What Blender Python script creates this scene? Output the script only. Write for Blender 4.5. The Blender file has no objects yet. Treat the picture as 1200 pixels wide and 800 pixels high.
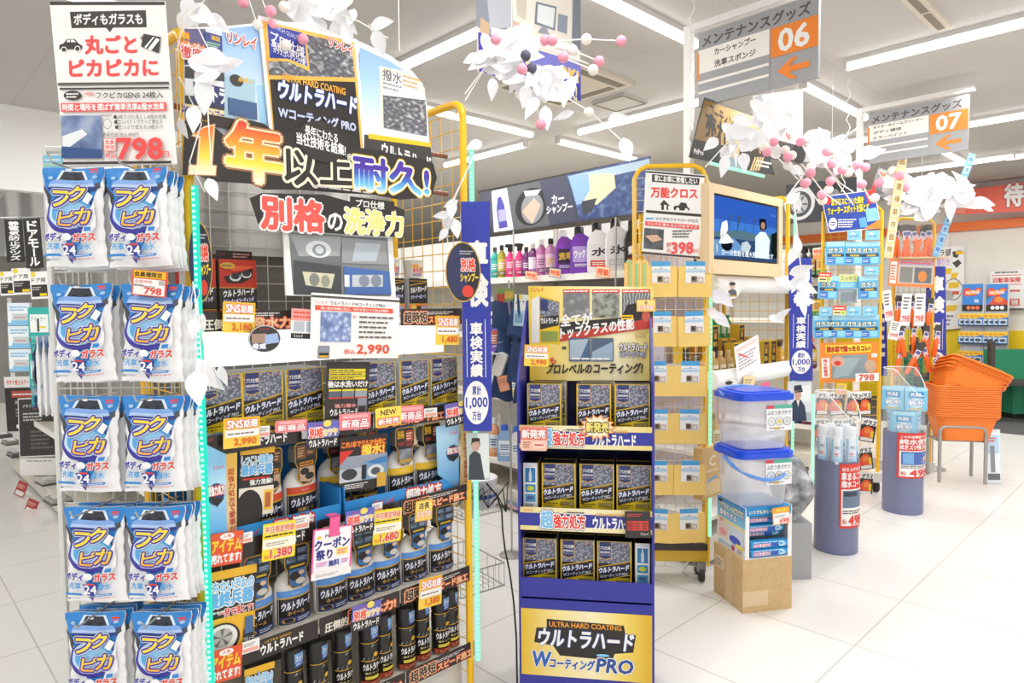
import bpy, math, random
from mathutils import Vector, Matrix, Euler
random.seed(7)
SC = bpy.context.scene
COL = SC.collection
# ------------------------------------------------------------------ camera, world, exposure
EYE = 1.40
F_PX = 792.0
cam_d = bpy.data.cameras.new('camera')
cam_d.sensor_width = 36.0
cam_d.lens = 36.0 * F_PX / 1200.0
cam_d.clip_start = 0.05
cam = bpy.data.objects.new('camera', cam_d)
COL.objects.link(cam)
cam.location = (0, 0, EYE)
cam.rotation_euler = Euler((math.radians(90 - 2.9), math.radians(0.6), 0), 'XYZ')
SC.camera = cam
SC.view_settings.view_transform = 'Standard'
SC.view_settings.look = 'None'
SC.view_settings.exposure = 0.38
SC.view_settings.gamma = 1.0
SC.view_settings.use_curve_mapping = False
SC.cycles.use_denoising = True
SC.cycles.max_bounces = 7
SC.cycles.transparent_max_bounces = 16
SC.cycles.sample_clamp_indirect = 6
world = bpy.data.worlds.new('store_light')
SC.world = world
world.use_nodes = True
world.node_tree.nodes['Background'].inputs[0].default_value = (1.0, 0.985, 0.965, 1)
world.node_tree.nodes['Background'].inputs[1].default_value = 1.0
TUBE_W = 14.0      # watts of each ceiling tube
CEIL = 3.0

def area(loc, sx, sy, watt, rot=(0, 0, 0), col=(1, .985, .96)):
    d = bpy.data.lights.new('ceiling_lamp_light', 'AREA'); d.shape = 'RECTANGLE'; d.size = sx; d.size_y = sy
    d.energy = watt; d.color = col
    o = bpy.data.objects.new('ceiling_lamp_light', d); o.location = loc; o.rotation_euler = rot
    COL.objects.link(o); return o

# ------------------------------------------------------------------ pixel rays -> points on known planes
_R = cam.rotation_euler.to_matrix()
_C = Vector(cam.location)
def ray(px, py):
    return _R @ Vector(((px - 600) / F_PX, (400 - py) / F_PX, -1.0))
def at_y(px, py, y):
    d = ray(px, py); return _C + d * (y / d.y)
def at_z(px, py, z):
    d = ray(px, py); return _C + d * ((z - EYE) / d.z)
A = 44.0                       # the aisles' cross direction, degrees from the camera's right
D2 = Vector((math.cos(math.radians(A)), math.sin(math.radians(A)), 0))
D1 = Vector((-D2.y, D2.x, 0))
def S(X, Y, z=0.0):            # store coordinates -> world
    p = D2 * X + D1 * Y; return Vector((p.x, p.y, z))

class Fx:                      # a vertical face: u along it, w out of it, z up
    def __init__(s, x, y, rot):
        s.o = Vector((x, y, 0)); s.rot = math.radians(rot)
        s.ex = Vector((math.cos(s.rot), math.sin(s.rot), 0)); s.en = Vector((s.ex.y, -s.ex.x, 0))
    def pt(s, u, w, z): return s.o + s.ex * u + s.en * w + Vector((0, 0, z))
    def uz(s, px, py, w=0.0):
        d = ray(px, py); o = s.o + s.en * w
        t = (o - _C).dot(s.en) / d.dot(s.en)
        p = _C + d * t
        return (p - o).dot(s.ex), p.z
    def sub(s, u, w, rot=0): 
        p = s.pt(u, w, 0); return Fx(p.x, p.y, math.degrees(s.rot) + rot)

# ------------------------------------------------------------------ materials
_M = {}
def lin(h):
    r = [int(h[i:i + 2], 16) / 255 for i in (0, 2, 4)]
    return [c / 12.92 if c <= .04045 else ((c + .055) / 1.055) ** 2.4 for c in r]
def M(h, rough=.5, metal=0.0, emit=0.0, alpha=1.0, trans=0.0):
    k = (h, rough, metal, emit, alpha, trans)
    if k in _M: return _M[k]
    m = bpy.data.materials.new('paint_' + h); m.use_nodes = True
    b = m.node_tree.nodes['Principled BSDF']; c = (*lin(h), 1)
    b.inputs['Base Color'].default_value = c
    b.inputs['Roughness'].default_value = rough; b.inputs['Metallic'].default_value = metal
    if emit: b.inputs['Emission Color'].default_value = c; b.inputs['Emission Strength'].default_value = emit
    b.inputs['Alpha'].default_value = alpha
    b.inputs['Transmission Weight'].default_value = trans
    _M[k] = m; return m
def Mramp(name, stops, axis='z', lo=0.0, hi=1.0, rough=.4, noise=None):
    """printed gradient along the object's own axis: stops = [(pos, hex)...]"""
    k = ('ramp', name)
    if k in _M: return _M[k]
    m = bpy.data.materials.new(name); m.use_nodes = True; nt = m.node_tree; b = nt.nodes['Principled BSDF']
    tc = nt.nodes.new('ShaderNodeTexCoord'); sx = nt.nodes.new('ShaderNodeSeparateXYZ')
    mr = nt.nodes.new('ShaderNodeMapRange'); mr.inputs[1].default_value = lo; mr.inputs[2].default_value = hi
    cr = nt.nodes.new('ShaderNodeValToRGB')
    nt.links.new(tc.outputs['Object'], sx.inputs[0]); nt.links.new(sx.outputs['xyz'.index(axis)], mr.inputs[0])
    nt.links.new(mr.outputs[0], cr.inputs[0]); nt.links.new(cr.outputs[0], b.inputs['Base Color'])
    e = cr.color_ramp.elements
    while len(e) < len(stops): e.new(.5)
    for i, (p, h) in enumerate(stops): e[i].position = p; e[i].color = (*lin(h), 1)
    b.inputs['Roughness'].default_value = rough
    _M[k] = m; return m
def Mtex(name, kind, scale, stops, rough=.4, stretch=(1, 1, 1), detail=3.0, bump=0.0):
    k = ('tex', name)
    if k in _M: return _M[k]
    m = bpy.data.materials.new(name); m.use_nodes = True; nt = m.node_tree; b = nt.nodes['Principled BSDF']
    tc = nt.nodes.new('ShaderNodeTexCoord'); mp = nt.nodes.new('ShaderNodeMapping'); mp.inputs['Scale'].default_value = stretch
    nt.links.new(tc.outputs['Object'], mp.inputs[0])
    if kind == 'voronoi':
        t = nt.nodes.new('ShaderNodeTexVoronoi'); t.inputs['Scale'].default_value = scale; out = t.outputs['Distance']
    elif kind == 'wave':
        t = nt.nodes.new('ShaderNodeTexWave'); t.inputs['Scale'].default_value = scale; t.inputs['Distortion'].default_value = 6; out = t.outputs['Color']
    else:
        t = nt.nodes.new('ShaderNodeTexNoise'); t.inputs['Scale'].default_value = scale; t.inputs['Detail'].default_value = detail; out = t.outputs['Fac']
    nt.links.new(mp.outputs[0], t.inputs['Vector'])
    cr = nt.nodes.new('ShaderNodeValToRGB'); nt.links.new(out, cr.inputs[0]); nt.links.new(cr.outputs[0], b.inputs['Base Color'])
    e = cr.color_ramp.elements
    while len(e) < len(stops): e.new(.5)
    for i, (p, h) in enumerate(stops): e[i].position = p; e[i].color = (*lin(h), 1)
    b.inputs['Roughness'].default_value = rough
    if bump:
        bp = nt.nodes.new('ShaderNodeBump'); bp.inputs['Strength'].default_value = bump; bp.inputs['Distance'].default_value = .01
        nt.links.new(out, bp.inputs['Height']); nt.links.new(bp.outputs[0], b.inputs['Normal'])
    _M[k] = m; return m
def Mglow(h, st):
    k = ('glow', h, st)
    if k in _M: return _M[k]
    m = bpy.data.materials.new('glow_' + h); m.use_nodes = True; nt = m.node_tree
    nt.nodes.remove(nt.nodes['Principled BSDF']); e = nt.nodes.new('ShaderNodeEmission')
    e.inputs[0].default_value = (*lin(h), 1); e.inputs[1].default_value = st
    nt.links.new(e.outputs[0], nt.nodes['Material Output'].inputs[0]); _M[k] = m; return m
def Mclear(h='ffffff', fac=.15, rough=.05):
    """thin clear plastic film or sheet"""
    k = ('clear', h, fac, rough)
    if k in _M: return _M[k]
    m = bpy.data.materials.new('clear_plastic_' + h); m.use_nodes = True; nt = m.node_tree
    b = nt.nodes['Principled BSDF']; b.inputs['Base Color'].default_value = (*lin(h), 1); b.inputs['Roughness'].default_value = rough
    t = nt.nodes.new('ShaderNodeBsdfTransparent'); mx = nt.nodes.new('ShaderNodeMixShader'); mx.inputs[0].default_value = fac
    nt.links.new(t.outputs[0], mx.inputs[1]); nt.links.new(b.outputs[0], mx.inputs[2])
    nt.links.new(mx.outputs[0], nt.nodes['Material Output'].inputs[0]); _M[k] = m; return m
WHITE = M('f4f3f1', .45); PAPER = M('f6f5f2', .6); BLACK = M('2a2522', .45); NAVY = M('2a2f86', .4); RED = M('dc3a30', .45)
YEL = M('f6c21c', .35); STEEL = M('b9b9b7', .3, .6); GREYP = M('8f9094', .4); ORANGE = M('f58a30', .5)

# ------------------------------------------------------------------ text
_T = {}
def _glyphs(s, off=.008):
    k = (s, off)
    if k in _T: return _T[k]
    c = bpy.data.curves.new('lettering', 'FONT'); c.body = s; c.offset = off; c.resolution_u = 2; c.space_line = 1.0
    o = bpy.data.objects.new('lettering', c); COL.objects.link(o)
    dg = bpy.context.evaluated_depsgraph_get()
    me = o.evaluated_get(dg).to_mesh()
    vs = [(v.co.x, v.co.y) for v in me.vertices]; fs = [tuple(p.vertices) for p in me.polygons]
    o.evaluated_get(dg).to_mesh_clear(); bpy.data.objects.remove(o); bpy.data.curves.remove(c)
    if not vs: vs, fs = [(0, 0), (1, 0), (1, 1)], []
    x0 = min(v[0] for v in vs); x1 = max(v[0] for v in vs); y0 = min(v[1] for v in vs); y1 = max(v[1] for v in vs)
    W = max(x1 - x0, 1e-6); H = max(y1 - y0, 1e-6)
    r = ([((x - x0) / W, (y - y0) / H) for x, y in vs], fs, W / H); _T[k] = r; return r

# ------------------------------------------------------------------ mesh builder
class MB:
    def __init__(s): s.v = []; s.f = []; s.m = []; s.mats = []; s.xf = None
    def mi(s, m):
        if m not in s.mats: s.mats.append(m)
        return s.mats.index(m)
    def add(s, vs, fs, m):
        b = len(s.v); i = s.mi(m)
        if s.xf is not None: vs = [s.xf @ Vector(p) for p in vs]
        s.v.extend([tuple(p) for p in vs]); s.f.extend([tuple(b + q for q in f) for f in fs]); s.m.extend([i] * len(fs)); return s
    def box(s, x0, x1, y0, y1, z0, z1, m, b=0.0):
        if b:
            P = [(x0 + b, y0), (x1 - b, y0), (x1, y0 + b), (x1, y1 - b), (x1 - b, y1), (x0 + b, y1), (x0, y1 - b), (x0, y0 + b)]
            return s.prism(P, z0, z1, m)
        v = [(x, y, z) for z in (z0, z1) for x, y in ((x0, y0), (x1, y0), (x1, y1), (x0, y1))]
        return s.add(v, [(3, 2, 1, 0), (4, 5, 6, 7), (0, 1, 5, 4), (1, 2, 6, 5), (2, 3, 7, 6), (3, 0, 4, 7)], m)
    def prism(s, P, z0, z1, m):             # outline in x,y
        n = len(P); v = [(x, y, z0) for x, y in P] + [(x, y, z1) for x, y in P]
        return s.add(v, [tuple(range(n - 1, -1, -1)), tuple(range(n, 2 * n))] + [(i, (i + 1) % n, n + (i + 1) % n, n + i) for i in range(n)], m)
    def slab(s, P, y0, y1, m):              # outline in x,z, thickness along y
        n = len(P); v = [(x, y0, z) for x, z in P] + [(x, y1, z) for x, z in P]
        return s.add(v, [tuple(range(n)), tuple(range(2 * n - 1, n - 1, -1))] + [(i, n + i, n + (i + 1) % n, (i + 1) % n) for i in range(n)], m)
    def lathe(s, prof, m, n=20, c=(0, 0), sx=1.0, sy=1.0, cap=True):
        v = []; f = []
        for r, z in prof:
            for k in range(n):
                a = 2 * math.pi * k / n; v.append((c[0] + r * sx * math.cos(a), c[1] + r * sy * math.sin(a), z))
        for j in range(len(prof) - 1):
            for k in range(n):
                a = j * n + k; b = j * n + (k + 1) % n; f.append((a, b, b + n, a + n))
        if cap: f.append(tuple(range(n - 1, -1, -1))); f.append(tuple(range((len(prof) - 1) * n, len(prof) * n)))
        return s.add(v, f, m)
    def tube(s, pts, r, m, n=6, closed=False):
        pts = [Vector(p) for p in pts]; v = []; f = []; N = len(pts); up = None
        for i, p in enumerate(pts):
            if closed: d = pts[(i + 1) % N] - pts[i - 1]
            else: d = pts[min(i + 1, N - 1)] - pts[max(i - 1, 0)]
            d = d.normalized() if d.length > 1e-9 else Vector((0, 0, 1))
            if up is None: up = Vector((0, 0, 1)) if abs(d.z) < .9 else Vector((1, 0, 0))
            a = d.cross(up)
            if a.length < 1e-4: up = Vector((1, 0, 0)) if abs(d.x) < .9 else Vector((0, 1, 0)); a = d.cross(up)
            a.normalize(); b = a.cross(d).normalized(); up = b
            rr = r[i] if isinstance(r, (list, tuple)) else r
            for k in range(n):
                t = 2 * math.pi * k / n; v.append(p + a * (rr * math.cos(t)) + b * (rr * math.sin(t)))
        for i in range(N if closed else N - 1):
            for k in range(n):
                a = i * n + k; b = i * n + (k + 1) % n; j = ((i + 1) % N) * n
                f.append((a, b, j + (k + 1) % n, j + k))
        if not closed: f.append(tuple(range(n - 1, -1, -1))); f.append(tuple(range((N - 1) * n, N * n)))
        return s.add(v, f, m)
    def ball(s, c, r, m, n=12, k=8, sz=1.0):
        prof = [(r * math.sin(math.pi * (j + .02) / (k + .04)) if 0 < j < k else r * .02, -r * sz * math.cos(math.pi * j / k)) for j in range(k + 1)]
        return s.lathe([(a, c[2] + b) for a, b in prof], m, n, (c[0], c[1]))
    def grid(s, fn, nu, nv, m):
        v = [fn(i / nu, j / nv) for j in range(nv + 1) for i in range(nu + 1)]
        f = [(j * (nu + 1) + i, j * (nu + 1) + i + 1, (j + 1) * (nu + 1) + i + 1, (j + 1) * (nu + 1) + i) for j in range(nv) for i in range(nu)]
        return s.add(v, f, m)
    def build(s, name, parent=None, smooth=False):
        me = bpy.data.meshes.new(name); me.from_pydata(s.v, [], s.f)
        for m in s.mats: me.materials.append(m)
        me.polygons.foreach_set('material_index', s.m)
        if smooth: me.polygons.foreach_set('use_smooth', [True] * len(s.f))
        me.update()
        if smooth:
            try: me.set_sharp_from_angle(angle=math.radians(40))
            except Exception: pass
        o = bpy.data.objects.new(name, me); COL.objects.link(o)
        if parent is not None: o.parent = parent
        return o

class Art:
    """print on a face: u right, v up in metres from the face's lower left corner; every call lies one hair above the last"""
    def __init__(s, mb, W, H, x0=None, z0=0.0, y=0.0, fn=None, dz=.00022, sub=1):
        s.mb = mb; s.W = W; s.H = H; s.x0 = -W / 2 if x0 is None else x0; s.z0 = z0; s.y = y; s.l = 1; s.dz = dz; s.sub = sub
        s.fn = fn or (lambda u, v, h: (s.x0 + u, s.y - h, s.z0 + v))
    def _put(s, pts, fs, m, adv=True):
        h = s.l * s.dz
        s.mb.add([s.fn(u, v, h) for u, v in pts], fs, m)
        if adv: s.l += 1
        return s
    def rect(s, x, y, w, h, m):             # fractions of the face
        n = s.sub; x *= s.W; w *= s.W; y *= s.H; h *= s.H
        k = 1 if s.sub == 1 else max(1, int(s.sub * .6))
        pts = [(x + w * i / n, y + h * j / k) for j in range(k + 1) for i in range(n + 1)]
        fs = [(j * (n + 1) + i, j * (n + 1) + i + 1, (j + 1) * (n + 1) + i + 1, (j + 1) * (n + 1) + i) for j in range(k) for i in range(n)]
        return s._put(pts, fs, m)
    def poly(s, P, m):
        pts = [(x * s.W, y * s.H) for x, y in P]
        ar = sum(pts[i][0] * pts[(i + 1) % len(pts)][1] - pts[(i + 1) % len(pts)][0] * pts[i][1] for i in range(len(pts)))
        if ar < 0: pts = pts[::-1]
        return s._put(pts, [tuple(range(len(pts)))], m)
    def ell(s, cx, cy, rx, ry, m, n=24, rot=0.0, ring=0.0):
        c, q = math.cos(rot), math.sin(rot); P = []
        for rr in ((1.0,) if not ring else (1.0, 1.0 - ring)):
            for k in range(n):
                a = 2 * math.pi * k / n; X = rx * s.W * rr * math.cos(a); Y = ry * s.H * rr * math.sin(a)
                P.append((cx * s.W + X * c - Y * q, cy * s.H + X * q + Y * c))
        if ring: fs = [(k, (k + 1) % n, n + (k + 1) % n, n + k) for k in range(n)]
        else: fs = [tuple(range(n))]
        return s._put(P, fs, m)
    def star(s, cx, cy, rx, ry, k, m, n=14):
        P = []
        for i in range(2 * n):
            a = math.pi * i / n; f = 1 if i % 2 == 0 else k
            P.append((cx + rx * f * math.cos(a), cy + ry * f * math.sin(a)))
        return s.poly(P, m)
    def bars(s, x, y, w, h, n, m, gap=.5, ragged=.3, seed=1):   # unreadable small print
        rnd = random.Random(seed); P = []; fs = []
        for i in range(n):
            yy = y + h * (1 - (i + 1) / n) + h / n * gap / 2; hh = h / n * (1 - gap); xx = x; end = x + w * (1 - ragged * rnd.random())
            while xx < end - .02 * w:
                ww = min(w * rnd.uniform(.08, .25), end - xx); b = len(P)
                P += [((xx) * s.W, yy * s.H), ((xx + ww) * s.W, yy * s.H), ((xx + ww) * s.W, (yy + hh) * s.H), (xx * s.W, (yy + hh) * s.H)]
                fs.append((b, b + 1, b + 2, b + 3)); xx += ww + .025 * w
        return s._put(P, fs, m)
    def text(s, t, x, y, w, h, m, bold=0.0, out=None, shear=0.0, slope=0.0, keep=False, out2=None):
        """fit text t into the box (fractions). bold = stroke growth in glyph heights; out=(material, growth)"""
        vs, fs, asp = _glyphs(t, 0.0)
        X, Y, Wd, Hd = x * s.W, y * s.H, w * s.W, h * s.H
        if keep:
            nw = Hd * asp
            if nw < Wd: X += (Wd - nw) / 2; Wd = nw
        gh = Hd / (t.count('\n') + 1); gw = min(gh, max(gh * .4, Wd / max(1, len(t)) * (1.1 if not t.isascii() else 1.6)))
        def put(dx, dy, mm): s._put([(X + a * Wd + b * Hd * shear + dx, Y + b * Hd + a * Wd * slope + dy) for a, b in vs], fs, mm, False)
        def ring(r, k, mm):
            h0 = s.l
            for i in range(k):
                a = 2 * math.pi * i / k + .3; put(r * gw * math.cos(a), r * gh * math.sin(a), mm); s.l += .03
            s.l = h0 + 1
        for o in (out2, out):
            if o: ring(o[1] * .8 + bold * .3, 8 if o[1] < .09 else 12, o[0])
        if bold > 0: ring(bold * .3 + .008, 6, m)
        else: put(0, 0, m); s.l += 1
        return s
    def vtext(s, t, x, y, w, h, m, bold=0.0, out=None):     # top to bottom
        n = len(t)
        for i, ch in enumerate(t):
            if ch == ' ': continue
            cy = y + h * (1 - (i + 1) / n)
            if ch == 'ー': s.rect(x + w * .42, cy + h / n * .05, w * .16, h / n * .9, m)
            else: s.text(ch, x + w * .04, cy + h / n * .05, w * .92, h / n * .9, m, bold, out)
        return s

# ------------------------------------------------------------------ object helpers
def tag(o, label, cat, group=None, kind=None):
    o['label'] = label; o['category'] = cat
    if group: o['group'] = group
    if kind: o['kind'] = kind
    return o
def struct(o): o['kind'] = 'structure'; return o
def empty(name, loc=(0, 0, 0), rz=0.0):
    o = bpy.data.objects.new(name, None); o.empty_display_size = .05; COL.objects.link(o); o.location = loc; o.rotation_euler = (0, 0, rz); return o
def copy_tree(o):
    c = o.copy(); COL.objects.link(c)
    for ch in list(o.children):
        d = ch.copy(); COL.objects.link(d); d.parent = c; d.matrix_parent_inverse = ch.matrix_parent_inverse.copy()
        for g in list(ch.children):
            e = g.copy(); COL.objects.link(e); e.parent = d; e.matrix_parent_inverse = g.matrix_parent_inverse.copy()
    return c
class Proto:                    # the first use moves the thing itself, later uses copy it
    def __init__(s, o): s.o = o; s.used = False
    def put(s, fx, u, w, z, label, cat, group=None, roll=0.0, rz=0.0, pitch=0.0):
        o = copy_tree(s.o) if s.used else s.o
        s.used = True
        o.location = fx.pt(u, w, z); o.rotation_euler = (math.radians(pitch), math.radians(roll), fx.rot + math.radians(rz))
        tag(o, label, cat, group); return o
NTH = ['leftmost', 'second from the left', 'third from the left', 'fourth from the left', 'fifth from the left', 'sixth from the left', 'seventh from the left', 'eighth from the left', 'ninth from the left', 'tenth from the left']
def arc(cx, cz, r, a0, a1, n=6):
    return [(cx + r * math.cos(math.radians(a0 + (a1 - a0) * i / n)), cz + r * math.sin(math.radians(a0 + (a1 - a0) * i / n))) for i in range(n + 1)]
def rrect(x0, z0, x1, z1, r, n=4):
    return arc(x1 - r, z0 + r, r, -90, 0, n) + arc(x1 - r, z1 - r, r, 0, 90, n) + arc(x0 + r, z1 - r, r, 90, 180, n) + arc(x0 + r, z0 + r, r, 180, 270, n)
def card_on(fx, w, x0, y0, x1, y1):
    """pixel rectangle on the face's plane (w out of it) -> (u centre, z bottom, width, height)"""
    ym = (y0 + y1) / 2; xm = (x0 + x1) / 2
    ua, _ = fx.uz(x0, ym, w); ub, _ = fx.uz(x1, ym, w); _, za = fx.uz(xm, y1, w); _, zb = fx.uz(xm, y0, w)
    return (ua + ub) / 2, za, ub - ua, zb - za
def card_mb(W, H, m=None, t=.0012, r=0.0):
    mb = MB()
    mb.slab(rrect(-W / 2, 0, W / 2, H, r) if r else [(-W / 2, 0), (W / 2, 0), (W / 2, H), (-W / 2, H)], 0, t, m or PAPER)
    return mb, Art(mb, W, H)
def at_fx(o, fx, u, w, z, roll=0.0, pitch=0.0, rz=0.0):
    o.location = fx.pt(u, w, z); o.rotation_euler = (math.radians(pitch), math.radians(roll), fx.rot + math.radians(rz)); return o
# ------------------------------------------------------------------ signs laid out on a face from where the photograph shows them
class Sign:
    def __init__(s, fx, w, outline, m=None, t=.004):
        P = [fx.uz(x, y, w) for x, y in outline]
        us = [p[0] for p in P]; zs = [p[1] for p in P]
        s.fx, s.w = fx, w; s.u0 = (min(us) + max(us)) / 2; s.z0 = min(zs); s.mb = MB()
        P = [(u - s.u0, z - s.z0) for u, z in P]
        if sum(P[i][0] * P[(i + 1) % len(P)][1] - P[(i + 1) % len(P)][0] * P[i][1] for i in range(len(P))) < 0: P = P[::-1]
        s.mb.slab(P, 0, t, m or PAPER); s.a = Art(s.mb, 1, 1, x0=0)
    def loc(s, x, y):
        u, z = s.fx.uz(x, y, s.w); return u - s.u0, z - s.z0
    def box(s, x0, y0, x1, y1):
        u, z, w, h = card_on(s.fx, s.w, x0, y0, x1, y1); return u - w / 2 - s.u0, z - s.z0, w, h
    def rect(s, x0, y0, x1, y1, m): s.a.rect(*s.box(x0, y0, x1, y1), m); return s
    def poly(s, P, m): s.a.poly([s.loc(x, y) for x, y in P], m); return s
    def ell(s, x0, y0, x1, y1, m, **k):
        u, z, w, h = s.box(x0, y0, x1, y1); s.a.ell(u + w / 2, z + h / 2, w / 2, h / 2, m, **k); return s
    def text(s, t, x0, y0, x1, y1, m, bold=0.0, **k): s.a.text(t, *s.box(x0, y0, x1, y1), m, bold, **k); return s
    def textq(s, t, xl, yl0, yl1, xr, yr1, m, bold=0.0, **k):
        """text whose left edge runs yl0..yl1 at xl and whose baseline ends at (xr, yr1)"""
        u0, z0 = s.loc(xl, yl1); _, z1 = s.loc(xl, yl0); u1, zr = s.loc(xr, yr1)
        s.a.text(t, u0, z0, u1 - u0, z1 - z0, m, bold, slope=(zr - z0) / (u1 - u0), **k); return s
    def bars(s, x0, y0, x1, y1, n, m, **k): s.a.bars(*s.box(x0, y0, x1, y1), n, m, **k); return s
    def done(s, name, label, cat, group=None, parent=None):
        o = s.mb.build(name, parent); o.location = s.fx.pt(s.u0, s.w, s.z0) if parent is None else (s.u0, -s.w, s.z0)
        if parent is None:
            o.rotation_euler = (0, 0, s.fx.rot); tag(o, label, cat, group)
        return o

# ------------------------------------------------------------------ the room
ra = math.radians(A)
def tile_mat(name, base, line, sx, sy, width, rough, off=(0, 0)):
    m = bpy.data.materials.new(name); m.use_nodes = True; nt = m.node_tree; b = nt.nodes['Principled BSDF']
    tc = nt.nodes.new('ShaderNodeTexCoord'); mp = nt.nodes.new('ShaderNodeMapping'); mp.inputs['Location'].default_value = (*off, 0)
    br = nt.nodes.new('ShaderNodeTexBrick'); br.offset = 0.0
    br.inputs['Scale'].default_value = 1; br.inputs['Brick Width'].default_value = sx; br.inputs['Row Height'].default_value = sy
    br.inputs['Mortar Size'].default_value = width; br.inputs['Mortar Smooth'].default_value = .3
    br.inputs['Color1'].default_value = (*lin(base), 1); br.inputs['Color2'].default_value = (*[c * .985 for c in lin(base)], 1); br.inputs['Mortar'].default_value = (*lin(line), 1)
    nt.links.new(tc.outputs['Object'], mp.inputs[0]); nt.links.new(mp.outputs[0], br.inputs[0])
    ns = nt.nodes.new('ShaderNodeTexNoise'); ns.inputs['Scale'].default_value = 1.5
    mx = nt.nodes.new('ShaderNodeMixRGB'); mx.blend_type = 'MULTIPLY'; mx.inputs[0].default_value = .06
    nt.links.new(br.outputs[0], mx.inputs[1]); nt.links.new(ns.outputs[0], mx.inputs[2]); nt.links.new(mx.outputs[0], b.inputs['Base Color'])
    b.inputs['Roughness'].default_value = rough
    return m
def flat(name, X0, X1, Y0, Y1, z0, z1, m):
    mb = MB().box(X0, X1, Y0, Y1, z0, z1, m); o = mb.build(name); o.rotation_euler = (0, 0, ra); struct(o); return o
flat('floor', -9, 13, -8, 26, -.1, 0, tile_mat('white_floor_tiles', 'eae8e5', 'c9c6c2', .6, .6, .004, .22, (.12, .22)))
flat('floor_carpet', 8.75, 13, -8, 26, -.02, .006, Mtex('dark_carpet', 'noise', 120, [(.3, '4b4a4c'), (.7, '5c5b5d')], .95))
flat('ceiling', -9, 13, -8, 26, CEIL, CEIL + .1, tile_mat('ceiling_boards', 'cdcac6', 'bfbcb8', .91, 1.82, .004, .9))
def wall_side(name, X0, X1, Y0, Y1, z0, z1, m): return flat(name, X0, X1, Y0, Y1, z0, z1, m)
WALLM = Mtex('cream_wall_board', 'noise', 3, [(.3, 'ece8df'), (.7, 'f0ece4')], .8)
flat('wall_right', 11, 11.2, -8, 26, 0, CEIL, WALLM)
flat('wall_far', -9, 11, 24, 24.2, 0, CEIL, WALLM)
flat('wall_back', -9, 2.1, 6.5, 6.6, 2.35, CEIL, M('fbfaf8', .7))
flat('trim_yellow', 10.97, 11, -8, 26, 0, 1.02, M('f5d31a', .5))
flat('trim_orange', 10.93, 11, -8, 26, 2.38, 2.5, M('f07a35', .5))
flat('trim_rail', 10.9, 11, -8, 26, 2.93, CEIL, M('c8c8c6', .4))

# ceiling lamps: slim white batten, glowing tube under it
def lamp_proto():
    r = empty('ceiling_lamp')
    b = MB(); b.box(-.63, .63, -.028, .028, -.03, 0, M('d8d6d3', .5)); b.box(-.63, -.61, -.028, .028, -.07, -.03, M('d8d6d3', .5)); b.box(.61, .63, -.028, .028, -.07, -.03, M('d8d6d3', .5)); b.build('batten', r)
    t = MB(); t.tube([(-.61, 0, -.055), (.61, 0, -.055)], .021, Mglow('fffdf8', 4.0), 10); t.build('tube', r)
    return Proto(r)
LAMP = lamp_proto(); ZF = Fx(0, 0, 0)
LAMPS = [((715, 6), (820, 52), 'across', 'glowing tube lamp on the ceiling above the shampoo banner, running under the top frame edge'),
 ((677, 155), (817, 122), 'along', 'tube lamp on the ceiling ending behind the white sign pole of aisle 06'),
 ((553, 142), (625, 158), 'across', 'tube lamp on the ceiling beside the yellow mesh frame top, the upper of two'),
 ((553, 186), (617, 171), 'along', 'tube lamp on the ceiling beside the yellow mesh frame top, the lower of two'),
 ((665, 169), (745, 188), 'across', 'tube lamp on the ceiling just above the car shampoo banner'),
 ((467, 80), (560, 40), 'along', 'tube lamp on the ceiling between the arched header board and the hanging poster'),
 ((990, 80), (1200, 32), 'along', 'longest ceiling tube lamp, above the aisle 07 sign'),
 ((947, 107), (1018, 138), 'across', 'tube lamp on the ceiling ending at the left edge of the aisle 07 sign'),
 ((1135, 145), (1200, 135), 'along', 'tube lamp on the ceiling beside the orange 07 panel'),
 ((942, 175), (1007, 165), 'along', 'tube lamp on the ceiling behind the pink and white ball twigs'),
 ((1100, 178), (1137, 190), 'across', 'short looking tube lamp on the ceiling under the 07 arrow'),
 ((1055, 206), (1097, 197), 'along', 'tube lamp on the ceiling behind the leaning beige banner strip'),
 ((1183, 187), (1215, 182), 'along', 'tube lamp on the far ceiling above the red banner'),
 ((46, 20), (62, 33), 'across', 'tube lamp on the ceiling left of the large pouch price sign')]
for a_, b_, dr, lab in LAMPS:
    pa, pb = at_z(*a_, CEIL - .055), at_z(*b_, CEIL - .055); c = (pa + pb) / 2
    L = (pb - pa).length
    if lab.startswith('longest'): c = pa + (D1 * -1) * .63
    elif L < 1.2:      # partly hidden lamps keep their real length
        d = (pb - pa).normalized(); c = pa + d * .61 if dr == 'along' else pb - d * .61
        if 'mesh frame' in lab: c = pb - d * .61
    o = LAMP.put(ZF, c.x, -c.y, CEIL, lab, 'ceiling lamp', 'tube lamps on the ceiling', rz=(A + 90 if dr == 'along' else A))
    if 'sign pole' not in lab and '07 sign' not in lab.replace('above the aisle 07', '') and 'top frame' not in lab: area((c.x, c.y, CEIL - .1), 1.2, .08, TUBE_W, (0, 0, ra + (math.pi / 2 if dr == 'along' else 0)))
for X in (-3.5, -1.0, 1.4, 3.8, 6.2):                 # the same lamps over the part of the store behind the photographer
    for Y in (-3.5, -.9, 1.2):
        area((*S(X, Y)[:2], CEIL - .1), 1.2, .12, TUBE_W, (0, 0, ra))
for Y in (3.5, 5.8, 8.5, 11.5, 15):
    area((*S(2.3, Y)[:2], CEIL - .1), 1.2, .12, TUBE_W, (0, 0, ra))
    area((*S(-.6, Y)[:2], CEIL - .1), 1.2, .12, TUBE_W, (0, 0, ra))
    area((*S(5., Y)[:2], CEIL - .1), 1.2, .12, TUBE_W, (0, 0, ra))

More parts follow.
